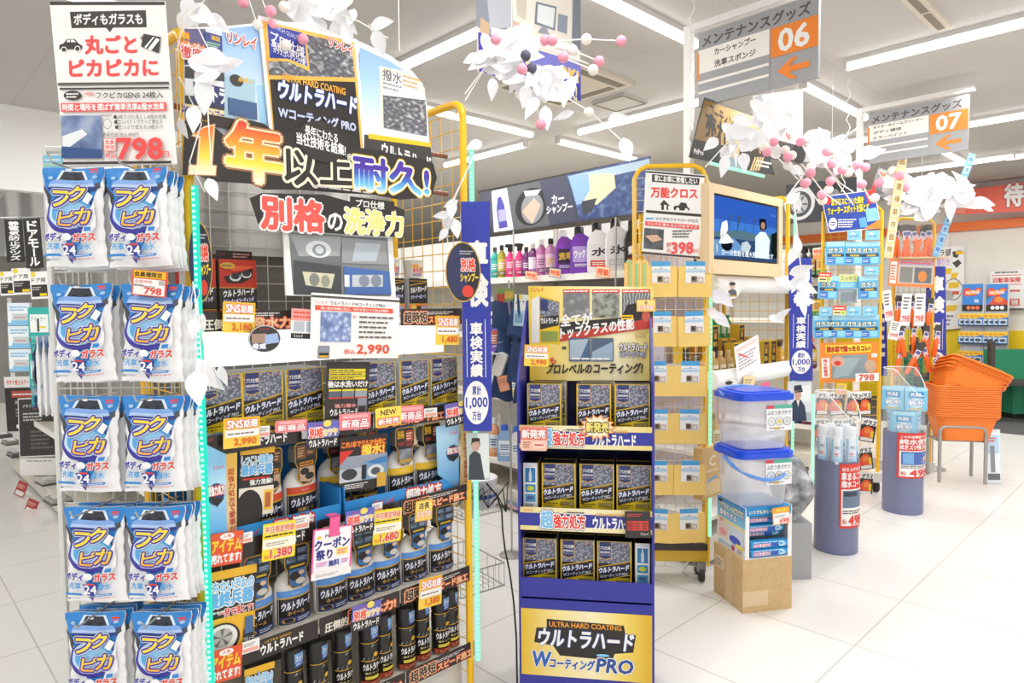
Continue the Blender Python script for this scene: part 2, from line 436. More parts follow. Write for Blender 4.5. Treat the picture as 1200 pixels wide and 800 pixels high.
def vent(name, c, sx, sy, label, slots, col='dcd3c2'):
    r = empty(name, (c.x, c.y, CEIL), ra); fr = M(col, .6); b = MB()
    b.box(-sx, sx, -sy, sy, -.025, -.0, fr); b.build('frame', r)
    s = MB(); dk = M('8d8577', .7)
    for (x0, x1, y0, y1) in slots: s.box(x0 * sx, x1 * sx, y0 * sy, y1 * sy, -.029, -.024, dk)
    s.build('slots', r); tag(r, label, 'ceiling vent'); return r
vent('air_vent', at_z(660, 97, CEIL), .36, .36, 'beige square air conditioner vent on the ceiling behind the hanging poster', [(-.85, .85, .7, .88), (-.85, .85, -.88, -.7), (-.88, -.7, -.6, .6), (.7, .88, -.6, .6)])
vent('access_hatch', at_z(726, 118, CEIL), .155, .155, 'square access hatch with a thin grey rim on the ceiling', [(-.96, .96, .9, .97), (-.96, .96, -.97, -.9), (-.97, -.9, -.9, .9), (.9, .97, -.9, .9)], 'cdcac6')
vent('slot_vent', at_z(1085, 10, CEIL), .34, .045, 'narrow slot vent on the ceiling above the aisle 07 sign', [(-.9, -.05, -.4, .4), (.05, .9, -.4, .4)])
# ------------------------------------------------------------------ products (each built once, front towards local -Y, base at the origin)
DROPS = Mtex('water_drops_print', 'voronoi', 170, [(.0, 'e2e4ee'), (.3, 'a0a3b4'), (.6, '646878')], .35, (1, 1, 1))
DROPS_BIG = Mtex('large_water_drops_print', 'voronoi', 38, [(.0, 'f2f2f4'), (.18, '85868e'), (.6, '4a4a50'), (1, 'c8c8cc')], .35, (1, 1, 1.8))
CARDM = M('e9dfd2', .6)
BOXYEL = M('e9c21a', .4); BOXBLK = M('26221f', .35); BOXNAV = M('2b3570', .4); BLUEOUT = M('2456b0', .4); SILV = M('c9d0dc', .35); GOLD = M('d9a92c', .35)

def ultra_art(a, small=False):
    """front of the coating box"""
    a.rect(0, 0, 1, 1, BOXYEL); a.rect(.035, .012, .93, .976, BOXBLK); a.rect(.035, .55, .93, .438, DROPS)
    a.rect(.035, .012, .93, .25, Mramp('box_foot_gold', [(0, 'c0a41c'), (.5, 'e6c61c'), (1, '9a9424')], 'x', -.06, .06))
    a.poly([(.06, .988), (.42, .988), (.42, .66), (.24, .62), (.06, .66)], GOLD); a.poly([(.075, .988), (.405, .988), (.405, .675), (.24, .638), (.075, .675)], BOXNAV)
    a.text('プロ仕様', .09, .83, .30, .07, WHITE, .05); a.text('高密度強化型', .09, .755, .30, .045, WHITE, .03); a.text('ガラスコーティング剤', .09, .705, .30, .03, WHITE)
    a.text('リンレイ', .68, .92, .24, .035, M('d8302c'), .06)
    a.poly([(.035, .48), (.965, .62), (.965, .33), (.035, .17)], BOXYEL); a.poly([(.035, .465), (.965, .605), (.965, .345), (.035, .185)], BOXBLK)
    a.text('ULTRA HARD COATING', .30, .495, .52, .03, GOLD, .04, slope=.19)
    a.text('ウルトラハード', .05, .345, .86, .105, WHITE, .16, out=(BLUEOUT, .1), slope=.155, shear=.12)
    a.text('Wコーティング PRO', .08, .245, .80, .07, SILV, .1, out=(BOXNAV, .1), slope=.155, shear=.12)
    a.rect(.55, .15, .38, .075, BOXBLK); a.rect(.565, .156, .35, .062, M('b9a45c')); a.bars(.58, .162, .32, .05, 2, BOXBLK)
    a.text('この1本で', .07, .12, .30, .045, BOXBLK, .05); a.bars(.07, .175, .42, .03, 1, BOXBLK)
    for i, c in enumerate(('7d9fd0', '5b83bd', '31363f', '2b3038')): a.rect(.07 + i * .225, .025, .19, .075, M(c)); a.ell(.165 + i * .225, .06, .06, .025, M(('bcd0ea', '9dbbe0', '73777e', '6a6e75')[i]), 12)
def carton(name, W, H, D, side, top, art):
    b = MB(); b.box(-W / 2, W / 2, 0, D, 0, H, side); b.box(-W / 2 + .001, W / 2 - .001, .001, D - .001, H, H + .0006, top)
    art(Art(b, W, H)); return b.build(name)
P_ULTRA = Proto(carton('coating_box', .118, .172, .058, M('d2d4d8', .4), BOXBLK, ultra_art))
ENDBLUE = M('3f96cf', .4)
def end_art(a):
    a.rect(0, 0, 1, 1, M('dcdfe2')); a.rect(.08, .08, .84, .84, WHITE)
    for z, c in ((.60, '2f7fb5'), (.40, '3e8fc4'), (.2, '5aa9d8')): a.rect(.14, z, .72, .30 if z > .5 else .16, M(c))
    a.poly([(.4, .62), (.6, .62), (.6, .78), (.54, .84), (.46, .84), (.4, .78)], M('d4dae0')); a.rect(.47, .84, .06, .05, M('f0f0f0'))
    a.ell(.5, .48, .26, .05, M('c8d840')); a.ell(.5, .29, .26, .04, M('4f6fae')); a.bars(.14, .1, .72, .07, 3, M('666666'))
P_ULTRA_SIDE = Proto(carton('coating_box', .05, .172, .11, BOXYEL, BOXBLK, end_art))

def red_art(a):
    a.rect(0, 0, 1, 1, M('c8321e')); a.rect(0, .0, 1, .1, BOXYEL); a.rect(0, .16, 1, .36, BOXBLK); a.rect(0, .515, 1, .012, GOLD); a.rect(0, .15, 1, .012, GOLD)
    a.poly([(.12, .7), (.9, .86), (.88, .70), (.6, .6), (.2, .6)], M('2a1c1a')); a.ell(.42, .7, .15, .07, M('e8eaee'), 20); a.ell(.42, .72, .12, .055, M('353036')); a.ell(.72, .75, .14, .06, M('e8eaee'), 20); a.ell(.72, .765, .115, .05, M('353036'))
    a.poly([(.1, .88), (.9, .9), (.9, .86), (.4, .8)], M('e85a30'))
    a.ell(.22, .89, .2, .055, GOLD); a.bars(.08, .87, .28, .04, 2, BOXBLK)
    a.text('ウルトラハード', .08, .36, .82, .11, WHITE, .14, out=(BOXBLK, .05), slope=.1, shear=.1); a.text('クリーナー&コーティング', .08, .24, .82, .08, M('ece9f4'), .1, out=(M('5a50a0'), .1), slope=.1)
    a.rect(.05, .03, .42, .11, M('b5261a')); a.rect(.53, .03, .42, .11, M('b5261a')); a.text('黄ばみ除去', .08, .05, .36, .07, WHITE, .06); a.text('施工20分', .56, .05, .36, .07, M('fbe38a'), .06)
def _red():
    b = MB(); b.box(-.052, .052, 0, .045, 0, .165, M('6a5a52', .4)); red_art(Art(b, .104, .165))
    b.slab([(-.05, .165), (.05, .165), (.05, .19), (-.05, .19)], .02, .0215, M('2b2320')); a = Art(b, .1, .025, z0=.165, y=.02)
    a.bars(.45, .2, .5, .6, 2, M('d89a94')); a.text('リンレイ', .05, .5, .2, .25, RED)
    return b.build('headlight_coating_box')
P_RED = Proto(_red())
def blk_art(a):
    a.rect(0, 0, 1, 1, BOXBLK); a.rect(0, 0, 1, .32, M('e8701e')); a.rect(0, .3, 1, .02, GOLD); a.rect(.05, .93, .9, .012, GOLD)
    a.poly([(.03, .82), (.97, .92), (.97, .9), (.03, .8)], GOLD); a.text('ウルトラハード', .06, .60, .86, .15, WHITE, .14, slope=.12, shear=.1); a.text('クリーナー&コート', .08, .44, .82, .1, M('d8dcf0'), .1, out=(M('4a5aa8'), .12), slope=.08)
    a.ell(.22, .22, .16, .07, M('e0c060')); a.ell(.5, .2, .12, .06, M('3a3028')); a.rect(.66, .13, .26, .14, M('8d93b0')); a.rect(.25, .03, .5, .07, M('f0e4d4')); a.bars(.28, .04, .44, .05, 1, BOXBLK)
def _blk():
    b = MB(); b.box(-.038, .038, 0, .038, 0, .125, M('cfcfd2', .4)); blk_art(Art(b, .076, .125)); o = b.build('glass_coating_box'); return o
P_BLK = Proto(_blk())
def tub_art(a):
    a.rect(0, 0, 1, 1, M('e8e2d8')); a.rect(.08, .1, .84, .6, M('9a94a8')); a.text('新発売', .1, .3, .6, .4, M('e0463a'), .1, out=(WHITE, .1)); a.rect(.05, .62, .45, .25, M('f0b24a'))
def _tub():
    b = MB(); b.lathe([(.026, 0), (.033, .055), (.035, .058), (.035, .064), (.030, .066)], M('efe9df', .4), 20, (0, .035))
    tub_art(Art(b, .05, .052, y=0, z0=.002, fn=lambda u, v, h: ((.0305 + v * .12) * math.sin((u - .025) * 30), .035 - (.0305 + v * .12 + h) * math.cos((u - .025) * 30), v + .002), sub=8)); return b.build('wax_tub', smooth=True)
P_TUB = Proto(_tub())

# trigger spray bottles: oval body, label band, trigger head with its die-cut hang tag
def spray(name, band, tagc, lab2, tag_art, body='f2f0ee'):
    r = empty(name); r.scale = (1.14, 1.14, 1.14); W, Dp, H = .048, .030, .135
    prof = [(.92, 0), (1, .006), (1, .09), (.94, .108), (.72, .125), (.36, .137), (.30, .142), (.30, .150)]
    b = MB(); n = 28
    b.lathe([(k, z) for k, z in prof], M(body, .3), n, (0, Dp), W, Dp); o = b.build('bottle', r, True)
    def fn(u, v, h, y=None):
        x = (u - W * .95); k = max(0, 1 - (x / W) ** 2) ** .5; return (x, Dp - (Dp * k + h + .0004), v)
    l = MB(); a = Art(l, W * 1.9, .088, fn=lambda u, v, h: fn(u, v + .006, h), sub=14)
    a.rect(0, 0, 1, 1, BOXBLK); a.rect(0, .80, 1, .2, M(band)); a.rect(0, .76, 1, .04, GOLD)
    a.text('リンレイ', .36, .86, .22, .07, WHITE)
    a.text('ウルトラハード', .07, .42, .86, .23, WHITE, .15, slope=.06, shear=.12, out=(BLUEOUT, .06)); a.text(lab2, .22, .27, .5, .11, M('d8b070'), .06)
    a.rect(.05, .02, .9, .2, M(tagc)); a.ell(.25, .12, .17, .08, M('e0b030')); a.ell(.25, .13, .11, .06, BOXBLK); a.bars(.5, .06, .4, .12, 2, M('cfd4e2')); l.build('label', r)
    t = MB(); t.slab(rrect(-.022, .150, .022, .196, .012) , .012, .045, M('8e8f8e', .4)); t.slab([(-.018, .14), (.018, .14), (.018, .152), (-.018, .152)], .015, .045, M('3c3a3a', .4))
    t.slab([(.02, .16), (.03, .155), (.036, .118), (.031, .116), (.026, .14), (.018, .15)], .02, .036, M('bdbdbb', .4)); t.build('trigger', r)
    g = MB(); P = rrect(-.03, .128, .03, .212, .012); P = [(-.012, .098), (.012, .098), (.026, .112), (.026, .145), (.033, .16), (.033, .2)] + arc(.023, .2, .010, 0, 90, 4) + arc(-.023, .2, .010, 90, 180, 4) + [(-.033, .16), (-.026, .145), (-.026, .112)]
    g.slab(P, -.003, -.0018, GOLD); a = Art(g, .066, .114, z0=.097, y=-.003)
    Q = [(x * .93 / .066 + .5, ((z - .154) * .95 + .154 - .097) / .114) for x, z in P]
    a.poly(Q, BOXBLK); tag_art(a); g.build('hang_tag', r); return Proto(r)
def tag_red(a):
    a.rect(.08, .62, .4, .3, M('8d5a3a')); a.rect(.52, .66, .4, .26, M('6f4432')); a.bars(.12, .66, .32, .22, 4, M('d9b48a')); a.bars(.55, .7, .34, .2, 3, M('d9b48a')); a.rect(.18, .44, .64, .1, M('d8902a')); a.bars(.22, .46, .56, .06, 1, BOXBLK)
    a.poly([(.16, .12), (.6, .05), (.84, .14), (.84, .42), (.16, .42)], M('c9a78a')); a.ell(.4, .32, .2, .08, M('2a2624')); a.ell(.62, .2, .2, .08, M('2a2624'))
def tag_yel(a):
    a.text('別格', .1, .72, .36, .2, M('e8b428'), .12); a.rect(.54, .62, .36, .28, M('c0503c')); a.bars(.57, .66, .3, .2, 3, M('f0d0b8')); a.rect(.12, .54, .34, .09, M('8a3a30')); a.rect(.54, .5, .34, .09, M('8a3a30'))
    a.poly([(.16, .1), (.5, .03), (.84, .1), (.84, .44), (.16, .44)], Mtex('grey_bonnet_print', 'noise', 60, [(.3, '6a6d76'), (.7, '9fa3ad')])); a.rect(.2, .1, .6, .08, M('c8a030'))
def tag_blue(a):
    for i, (x, z) in enumerate(((.06, .78), (.52, .78), (.06, .6), (.52, .6))): a.rect(x, z, .42, .14, M(('3c5578', '4d688c', '35688e', '566a88')[i])); a.bars(x + .03, z + .03, .36, .09, 2, M('a9bcd2'), seed=i)
    a.ell(.26, .72, .14, .07, M('5d6468')); a.rect(.2, .5, .6, .05, M('d0b030')); a.poly([(.16, .12), (.5, .03), (.84, .12), (.84, .46), (.16, .46)], M('3a6ea8')); a.ell(.4, .3, .22, .1, M('231e1c')); a.ell(.62, .17, .2, .07, M('d8d0c8')); a.ell(.66, .36, .12, .05, M('e8c0a0'))
P_SPRAY_RED = spray('spray_bottle', 'e0502e', 'd8631e', '油膜とり', tag_red)
P_SPRAY_YEL = spray('spray_bottle', 'f2c62a', 'c8901e', 'コーティング', tag_yel)
P_SPRAY_BLUE = spray('spray_bottle', '5f9be6', '32477a', 'ホイール', tag_blue, 'ecebe8')

# aerosol cans
def can():
    r = empty('aerosol_can'); R = .031
    b = MB(); b.lathe([(R - .002, 0), (R, .003), (R, .138), (R - .004, .146), (R - .006, .15)], M('2b2725', .25, .2), 24, (0, R))
    b.lathe([(R + .0006, .001), (R + .0006, .006)], M('a8a49c', .3, .6), 24, (0, R)); b.build('body', r, True)
    c = MB(); c.lathe([(R - .002, .148), (R, .15), (R, .205), (R - .003, .21), (R - .008, .212)], M('1f1c1b', .35), 24, (0, R)); c.build('cap', r, True)
    q = MB()
    def fn(u, v, h): t = u / R - 1.25; return ((R + h + .0003) * math.sin(t), R - (R + h + .0003) * math.cos(t), v)
    a = Art(q, R * 2.5, .205, fn=fn, sub=12)
    a.rect(.45, .765, .45, .19, M('7db4ea')); a.rect(.45, .765, .45, .06, M('2f62b8')); a.text('7ヵ月', .5, .84, .34, .09, WHITE, .12, out=(M('2f62b8'), .1)); a.text('ボディ', .5, .78, .34, .04, WHITE, .06)
    a.rect(0, .70, 1, .012, GOLD); a.rect(0, .42, 1, .012, GOLD)
    for k in range(3): a.poly([(.1 + k * .18, .44), (.13 + k * .18, .44), (.55 + k * .18, .68), (.5 + k * .18, .68)], M(('c8ccd4', '6f7480', '9da3ae')[k]))
    a.ell(.62, .52, .1, .035, GOLD, 14)
    a.text('ウルトラハード', .1, .28, .86, .1, WHITE, .14, slope=.06, shear=.1); a.text('撥水コート', .2, .22, .6, .035, M('d8c890'), .04)
    a.rect(.2, .14, .55, .05, M('e6cf4a')); a.rect(0, .03, 1, .09, M('a33a22')); a.bars(.1, .05, .8, .05, 2, M('e8b8a0')); q.build('label', r); return Proto(r)
P_CAN = can()

# wipes pouch
PB = M('2e86d2', .3); PBL = M('8fc4ea', .3); PPU = M('3a33a0', .3); PW = M('f3f3f4', .3); PYE = Mramp('pouch_lettering', [(0, 'f59a3a'), (.35, 'fbd83a'), (1, 'fbe04a')], 'z', .085, .20)
def pouch():
    W, H = .146, .232
    def bulge(u, v):
        x = u / W; z = v / H; e = max(0, min(1, z * 8)) if z < .3 else max(0, min(1, (1 - z) * 4)); e = e * e * (3 - 2 * e)
        return .0105 * e * (1 - abs(2 * x - 1) ** 5)
    def edge(x, z): return .0016 * math.sin(z * 40 + 1) * (1 if x > .5 else -1) * (abs(2 * x - 1) ** 3) - .006 * (2 * x - 1) * math.sin(max(0, min(1, z)) * math.pi)
    def F(u, v, h): x = u / W; return (u - W / 2 + edge(x, v / H), -bulge(u, v) - h + .0003 * math.sin(x * 9 + v * 20), v + .0015 * math.sin(x * 8))
    b = MB(); b.grid(lambda s, t: F(s * W, t * H, 0), 24, 40, PW)
    b.grid(lambda s, t: (lambda p: (p[0], -p[1] + .004, p[2]))(F((1 - s) * W, t * H, 0)), 14, 22, M('dfe2e6', .3))
    for s0, s1 in ((0, 0), (1, 1)):
        b.grid(lambda s, t: (lambda p: (p[0], p[1] if s < .5 else -p[1] + .004, p[2]))(F(s0 * W, t * H, 0)), 1, 22, PW)
    a = Art(b, W, H, fn=F, sub=12, dz=.0003); a.l = 2
    # printed on the film: fine strips so the print follows the bulge
    def P(pts, m, n=18):
        ys = [p[1] for p in pts]; y0, y1 = min(ys), max(ys); k = len(pts); V = []; fs = []
        def span(y):
            xs = []
            for i in range(k):
                (xa, ya), (xb, yb) = pts[i], pts[(i + 1) % k]
                if abs(ya - yb) < 1e-9:
                    if abs(ya - y) < 1e-6: xs += [xa, xb]
                elif min(ya, yb) - 1e-9 <= y <= max(ya, yb) + 1e-9: xs.append(xa + (xb - xa) * (y - ya) / (yb - ya))
            return min(xs), max(xs)
        for j in range(n + 1):
            xa, xb = span(y0 + (y1 - y0) * j / n)
            for i in range(15): V.append(((xa + (xb - xa) * i / 14) * W, (y0 + (y1 - y0) * j / n) * H))
        for j in range(n):
            for i in range(14): q = j * 15 + i; fs.append((q, q + 1, q + 16, q + 15))
        a._put(V, fs, m)
    def E(cx, cz, rx, rz, m, n=28, rot=0.0):
        q = W / H; P([(cx + rx * math.cos(k * 6.2832 / n) * math.cos(rot) - rz * math.sin(k * 6.2832 / n) * math.sin(rot) / q, cz + rx * math.cos(k * 6.2832 / n) * math.sin(rot) * q + rz * math.sin(k * 6.2832 / n) * math.cos(rot)) for k in range(n)], m, 20)
    P([(0, 1), (1, 1), (1, .90), (.5, .06), (0, .86)], PB)
    P([(.0, .76), (.0, .84), (.14, .70), (.10, .60)], M('3b3f48')); P([(.86, .75), (.96, .79), (.95, .85), (.80, .80)], M('4b4f58'))
    P([(.22, .86), (.78, .86), (.68, .975), (.32, .975)], M('dcebfa')); P([(.27, .865), (.73, .865), (.645, .965), (.355, .965)], M('2e3340'))
    a.ell(.41, .885, .05, .022, M('1a1c22')); a.ell(.6, .885, .05, .022, M('1a1c22')); a.ell(.14, .895, .045, .018, M('9cc8ee')); a.ell(.88, .90, .045, .018, M('9cc8ee'))
    P([(.1, .79), (.9, .79), (.86, .86), (.78, .875), (.22, .875), (.14, .86)], M('7fa8e4')); P([(.12, .80), (.88, .80), (.86, .83), (.14, .83)], M('b4cdf2'))
    P([(.12, .765), (.88, .765), (.9, .80), (.1, .80)], M('28408e'))
    E(.46, .53, .43, .20, PPU, 32, .2); E(.47, .55, .38, .17, M('c6e2f8'), 28, .2); E(.5, .555, .35, .155, M('5aaae4'), 28, .2); E(.52, .54, .25, .12, PBL, 24, .2); a.l += 6
    P([(.64, .30), (.90, .66), (.92, .4), (.8, .3)], PW)
    P([(.38, .24), (.62, .24), (.5, .06)], PB, 6)
    a.l += 3
    for t, x, z, w, h in (('フ', .17, .60, .29, .155), ('ク', .46, .66, .27, .145), ('ピ', .27, .41, .27, .145), ('カ', .54, .43, .27, .155)):
        a.text(t, x, z, w, h, PYE, .05 if t == 'ピ' else .11, out=(PPU, .15), out2=(PW, .2), shear=.25); a.l -= 2
    P([(.72, .66), (.82, .74), (.9, .70), (.81, .62)], PW, 6)
    a.l += 4
    a.text('ボディ', .02, .255, .33, .075, PPU, .16, out=(PW, .1)); a.text('ガラス', .54, .255, .37, .078, M('e0402e'), .16, out=(PW, .1)); a.ell(.44, .30, .08, .035, PW)
    a.text('洗車', .09, .165, .23, .065, M('4aa0dc'), .06); a.text('撥水', .60, .165, .23, .065, M('4aa0dc'), .06)
    P([(.35, .22), (.63, .22), (.49, .03)], M('2c3a96'), 6); a.text('24', .38, .125, .21, .085, PW, .1); a.rect(.42, .215, .14, .018, RED); a.text('枚入', .44, .085, .1, .03, PW)
    P([(.02, .125), (.34, .125), (.36, .10), (.02, .10)], PB, 2); P([(.55, .125), (.86, .125), (.84, .10), (.55, .10)], PB, 2); a.bars(.57, .107, .25, .012, 1, PW)
    a.bars(.5, .07, .4, .014, 1, M('e87a70')); a.bars(.12, .055, .2, .02, 2, M('8e949c')); a.rect(.08, .05, .05, .025, M('9aa0a8')); a.text('SOFT99', .84, .93, .12, .02, RED, .1); a.rect(.84, .955, .12, .018, RED)
    P([(.75, .35), (.86, .35), (.88, .39), (.77, .39)], PB, 2)
    a.ell(.5, .975, .05, .012, M('f4f6f8'), 14)
    return Proto(b.build('wipes_pouch', smooth=False))
P_POUCH = pouch()

# yellow microfibre cloth pack, folded cloth with its blue and white header card
def cloth_pack():
    r = empty('cloth_pack'); r.scale = (.97, 1, .92); W, H, T = .165, .165, .03; b = MB()
    cm = Mtex('yellow_microfibre', 'noise', 260, [(.3, 'f8cf6c'), (.7, 'ffde8c')], .95, bump=.3)
    for k in range(4):
        y0 = k * T / 4; o = .004 * math.sin(k * 2.1)
        b.slab(rrect(-W / 2 + o, .004 * (k % 2), W / 2 + o, H - .004 * k, .008), y0, y0 + T / 4 - .001, cm if k != 1 else M('f0a8a0', .9))
    b.build('folded_cloth', r)
    c = MB(); c.slab([(-.047, .075), (.047, .075), (.047, .19), (-.047, .19)], -.003, -.0015, M('f3f3f2', .4)); a = Art(c, .094, .115, x0=-.047, z0=.075, y=-.003)
    a.rect(0, .78, 1, .22, M('4aa6dc')); a.rect(0, .48, 1, .12, M('b9d6ea')); a.ell(.5, .68, .06, .04, M('8fb8d8')); a.bars(.1, .62, .8, .05, 1, M('9ab6c8'))
    a.rect(.3, .04, .3, .28, M('8a6a4c')); a.rect(.62, .02, .32, .26, M('c8bcae')); a.ell(.42, .2, .09, .09, M('3a3030')); a.ell(.78, .14, .1, .08, M('e8e0d8')); c.build('header_card', r); return Proto(r)
P_CLOTH = cloth_pack()
# ------------------------------------------------------------------ the big end-of-aisle display with four product shelves
EC = Fx(-.472 * 1.714, 1.714, A); EW = .9
YTUBE = M('f3bd1b', .35); WIRE = M('cfcfca', .4, .3); SHELF = M('d9d4c8', .45)
def wire_panel(mb, u0, u1, z0, z1, step_u, step_z, m, r=.0016, plane='u', c=0.0):
    n = max(1, round((u1 - u0) / step_u)); k = max(1, round((z1 - z0) / step_z))
    for i in range(n + 1):
        u = u0 + (u1 - u0) * i / n; mb.tube([(u, c, z0), (u, c, z1)] if plane == 'u' else [(c, u, z0), (c, u, z1)], r, m, 4)
    for j in range(k + 1):
        z = z0 + (z1 - z0) * j / k; mb.tube([(u0, c + r, z), (u1, c + r, z)] if plane == 'u' else [(c + r, u0, z), (c + r, u1, z)], r, m, 4)
def yellow_frame(name, parent, x, y0, y1, z0, z1, wires=True, r=.013):
    """rounded yellow tube frame standing in the depth direction, filled with thin yellow wire"""
    b = MB(); R = .05
    pts = [(x, y0, z0), (x, y0, z1 - R)] + [(x, y0 + R - R * math.cos(t), z1 - R + R * math.sin(t)) for t in (.4, .8, 1.2, 1.57)] + [(x, y1 - R + R * math.sin(t), z1 - R + R * math.cos(t)) for t in (0, .4, .8, 1.2, 1.57)] + [(x, y1, z0)]
    b.tube(pts, r, YTUBE, 10); o = b.build(name, parent, True)
    if wires:
        w = MB(); wire_panel(w, y0, y1, max(z0, .1), z1 - .03, .06, .06, YTUBE, .0018, 'v', x); w.build('wire_mesh', o)
    return o
def led_strip(name, pts, label, cat='light strip', col='35d8bc', st=1.0, parent=None, n_led=60, z=None):
    r = empty(name, pts[0]) if parent is None else None
    base = Vector(pts[0]); q = [Vector(p) - base for p in pts]
    b = MB(); b.tube(q, .009, Mglow(col, st), 8); b.build('lit_tube', r)
    d = MB(); L = [0]
    for i in range(1, len(q)): L.append(L[-1] + (q[i] - q[i - 1]).length)
    for k in range(n_led):
        t = L[-1] * (k + .5) / n_led; i = max(j for j in range(len(L) - 1) if L[j] <= t); p = q[i].lerp(q[i + 1], (t - L[i]) / max(1e-6, L[i + 1] - L[i]))
        d.box(p.x - .003, p.x + .003, p.y - .0105, p.y - .005, p.z - .003, p.z + .003, Mglow('aafff0', 1.6))
    d.build('diodes', r); tag(r, label, cat); return r

R0 = empty('display_rack', EC.pt(0, 0, 0), EC.rot)
yellow_frame('side_frame', R0, .0, .0, .42, .03, 2.10); yellow_frame('side_frame', R0, EW, .0, .42, .03, 2.10)
b = MB(); wire_panel(b, .02, EW - .02, .25, 1.9, .06, .06, WIRE, .0018, 'u', .42); b.build('back_mesh', R0)
b = MB()
b.box(.0, EW, .05, .42, .03, .18, M('d8d4cc')); b.build('base', R0)
for z in (1.93, 1.80): MB().tube([(0, .09, z), (EW, .09, z)], .008, M('8a5a4a', .4), 8).build('cross_bar', R0)
b = MB(); b.box(.02, EW - .02, .43, .435, 1.58, 1.95, Mtex('crinkled_film', 'wave', 1.2, [(.2, '9c9c9a'), (.8, 'dededc')], .25, (1, 1, .4))); b.build('film_backing', R0)
SZ = (1.375, 1.055, .765, .475, .20)
for i, z in enumerate(SZ):
    b = MB(); b.box(.015, EW - .015, .0, .40, z - .025, z, SHELF)
    if i in (0, 1):
        for k in range(9): b.tube([(.03 + k * .105, .005, z - .028), (.03 + k * .105, .4, z - .028)], .002, WIRE, 4)
    b.box(.0, EW, -.008, .0, z - .022, z - .004, M('e6dfc8' if i > 1 else 'f0efec')); b.build('shelf', R0)
b = MB(); b.box(.02, EW - .02, .10, .40, 1.245, 1.335, M('fdfdfc', .3, 0.0, .75)); b.build('lamp_box_under_shelf', R0)
tag(R0, 'tall end-of-aisle display rack with yellow tube sides and black and gold goods', 'display rack')
yf = lambda side: EC.pt(.006 if side == 0 else EW + .022, .026 if side == 0 else .018, 0)
led_strip('light_strip', [yf(0) + Vector((0, 0, z)) for z in (.15, .8, 1.4, 1.71)], 'teal glowing light strip on the left post of the black and gold display', n_led=110)
led_strip('light_strip', [yf(1) + Vector((0, 0, z)) for z in (.15, .8, 1.4, 1.95)], 'pale green light strip on the right post of the black and gold display', col='8fe8c0', n_led=110)

# header: cut-out board, its centre panel and the black title in front
HB = [(216, 148), (216, 32), (262, 31), (310, 26), (360, 26), (418, 47), (455, 64), (482, 82), (495, 98), (500, 120), (506, 215), (216, 190)]
s = Sign(EC, .016, HB, WHITE, .006)
SKY = Mramp('header_blue_print', [(0, 'e8f2fb'), (.35, '9fc4ea'), (1, '2c3a9c')], 'z', .15, .62)
s.poly([(216, 186), (216, 34), (260, 34), (309, 29), (309, 195)], M('dfe4ee')); s.poly([(260, 34), (309, 29), (312, 100), (262, 110)], SKY); s.poly([(300, 100), (312, 100), (313, 150), (305, 150)], M('9fd0ee'))
s.poly([(216, 34), (240, 34), (258, 75), (216, 76)], M('6a668e')); s.rect(216, 38, 222, 46, ORANGE); s.text('業務用', 208, 39, 221, 45, YEL, .06); s.rect(216, 48, 221, 55, ORANGE)
s.text('ウォータースポット', 208, 50, 240, 58, WHITE, .08, out=(ORANGE, .3)); s.rect(240, 40, 260, 60, M('43508e')); s.text('頑固', 247, 43, 257, 48, YEL, .06); s.bars(242, 50, 258, 59, 3, M('a9d8a0'))
s.text('徹底洗浄!', 212, 59, 263, 73, RED, .06, out=(WHITE, .14)); s.bars(216, 73, 240, 77, 1, BLACK)
s.text('リンレイ', 266, 41, 300, 54, RED, .1, out=(WHITE, .12))
s.poly([(216, 78), (262, 84), (262, 148), (216, 146)], M('4a4a4e')); s.text('リンレイ', 226, 86, 248, 94, RED, .06); s.poly([(216, 92), (262, 96), (262, 116), (216, 112)], M('e4e6ea')); s.rect(226, 100, 266, 124, M('3a4468')); s.text('ウルトラハード', 228, 104, 290, 122, WHITE, .14, out=(NAVY, .1)); s.rect(216, 126, 262, 136, M('f4dcae')); s.text('2WAYシャンプー', 212, 127, 262, 136, M('3a48a8'), .08)
s.poly([(262, 90), (298, 94), (298, 148), (262, 146)], M('a8c8d8')); s.ell(268, 88, 284, 102, M('3e3a3a')); s.text('水洗い', 278, 92, 296, 98, YEL, .06); s.rect(266, 118, 300, 138, M('46628e')); s.rect(216, 137, 300, 150, M('3a2c26')); s.text('PROFESSIONAL', 212, 139, 245, 145, YEL)
s.poly([(420, 56), (455, 72), (482, 90), (495, 108), (503, 190), (420, 190)], SKY); s.poly([(443, 78), (480, 86), (496, 104), (500, 155), (446, 150)], M('f6e6c8')); s.poly([(447, 84), (480, 90), (494, 108), (498, 150), (449, 145)], M('eef0f4'))
s.text('撥水', 447, 84, 469, 97, M('6e6a66'), .06); s.bars(447, 98, 470, 108, 2, M('9a9a9a')); s.bars(470, 90, 492, 105, 3, M('f0a06a')); s.poly([(447, 112), (497, 118), (499, 160), (448, 150)], DROPS_BIG)
s.poly([(425, 158), (503, 172), (505, 196), (425, 188)], M('3f3a38')); s.text('ウルトラハード', 446, 173, 503, 187, WHITE, .12, slope=-.1); s.poly([(430, 157), (503, 168), (503, 173), (430, 163)], YEL)
s.done('header_board', 'arched printed header board with blue sky panels on top of the big display', 'header board')
CP = [(310, 27), (306, 19), (318, 20), (418, 48), (424, 60), (431, 180), (318, 170)]
s = Sign(EC, .024, [(303, 18), (418, 46), (430, 185), (318, 178)], WHITE, .006)
s.poly([(307, 24), (415, 49), (426, 182), (322, 176)], M('edb24a')); s.poly([(311, 29), (412, 53), (416, 91), (315, 88)], DROPS_BIG); s.poly([(316, 93), (416, 96), (423, 178), (323, 174)], BOXBLK)
s.poly([(311, 27), (358, 38), (363, 84), (337, 72), (314, 72)], M('f0b850')); s.poly([(313, 28), (356, 39), (360, 78), (337, 69), (316, 68)], M('2f3a9a'))
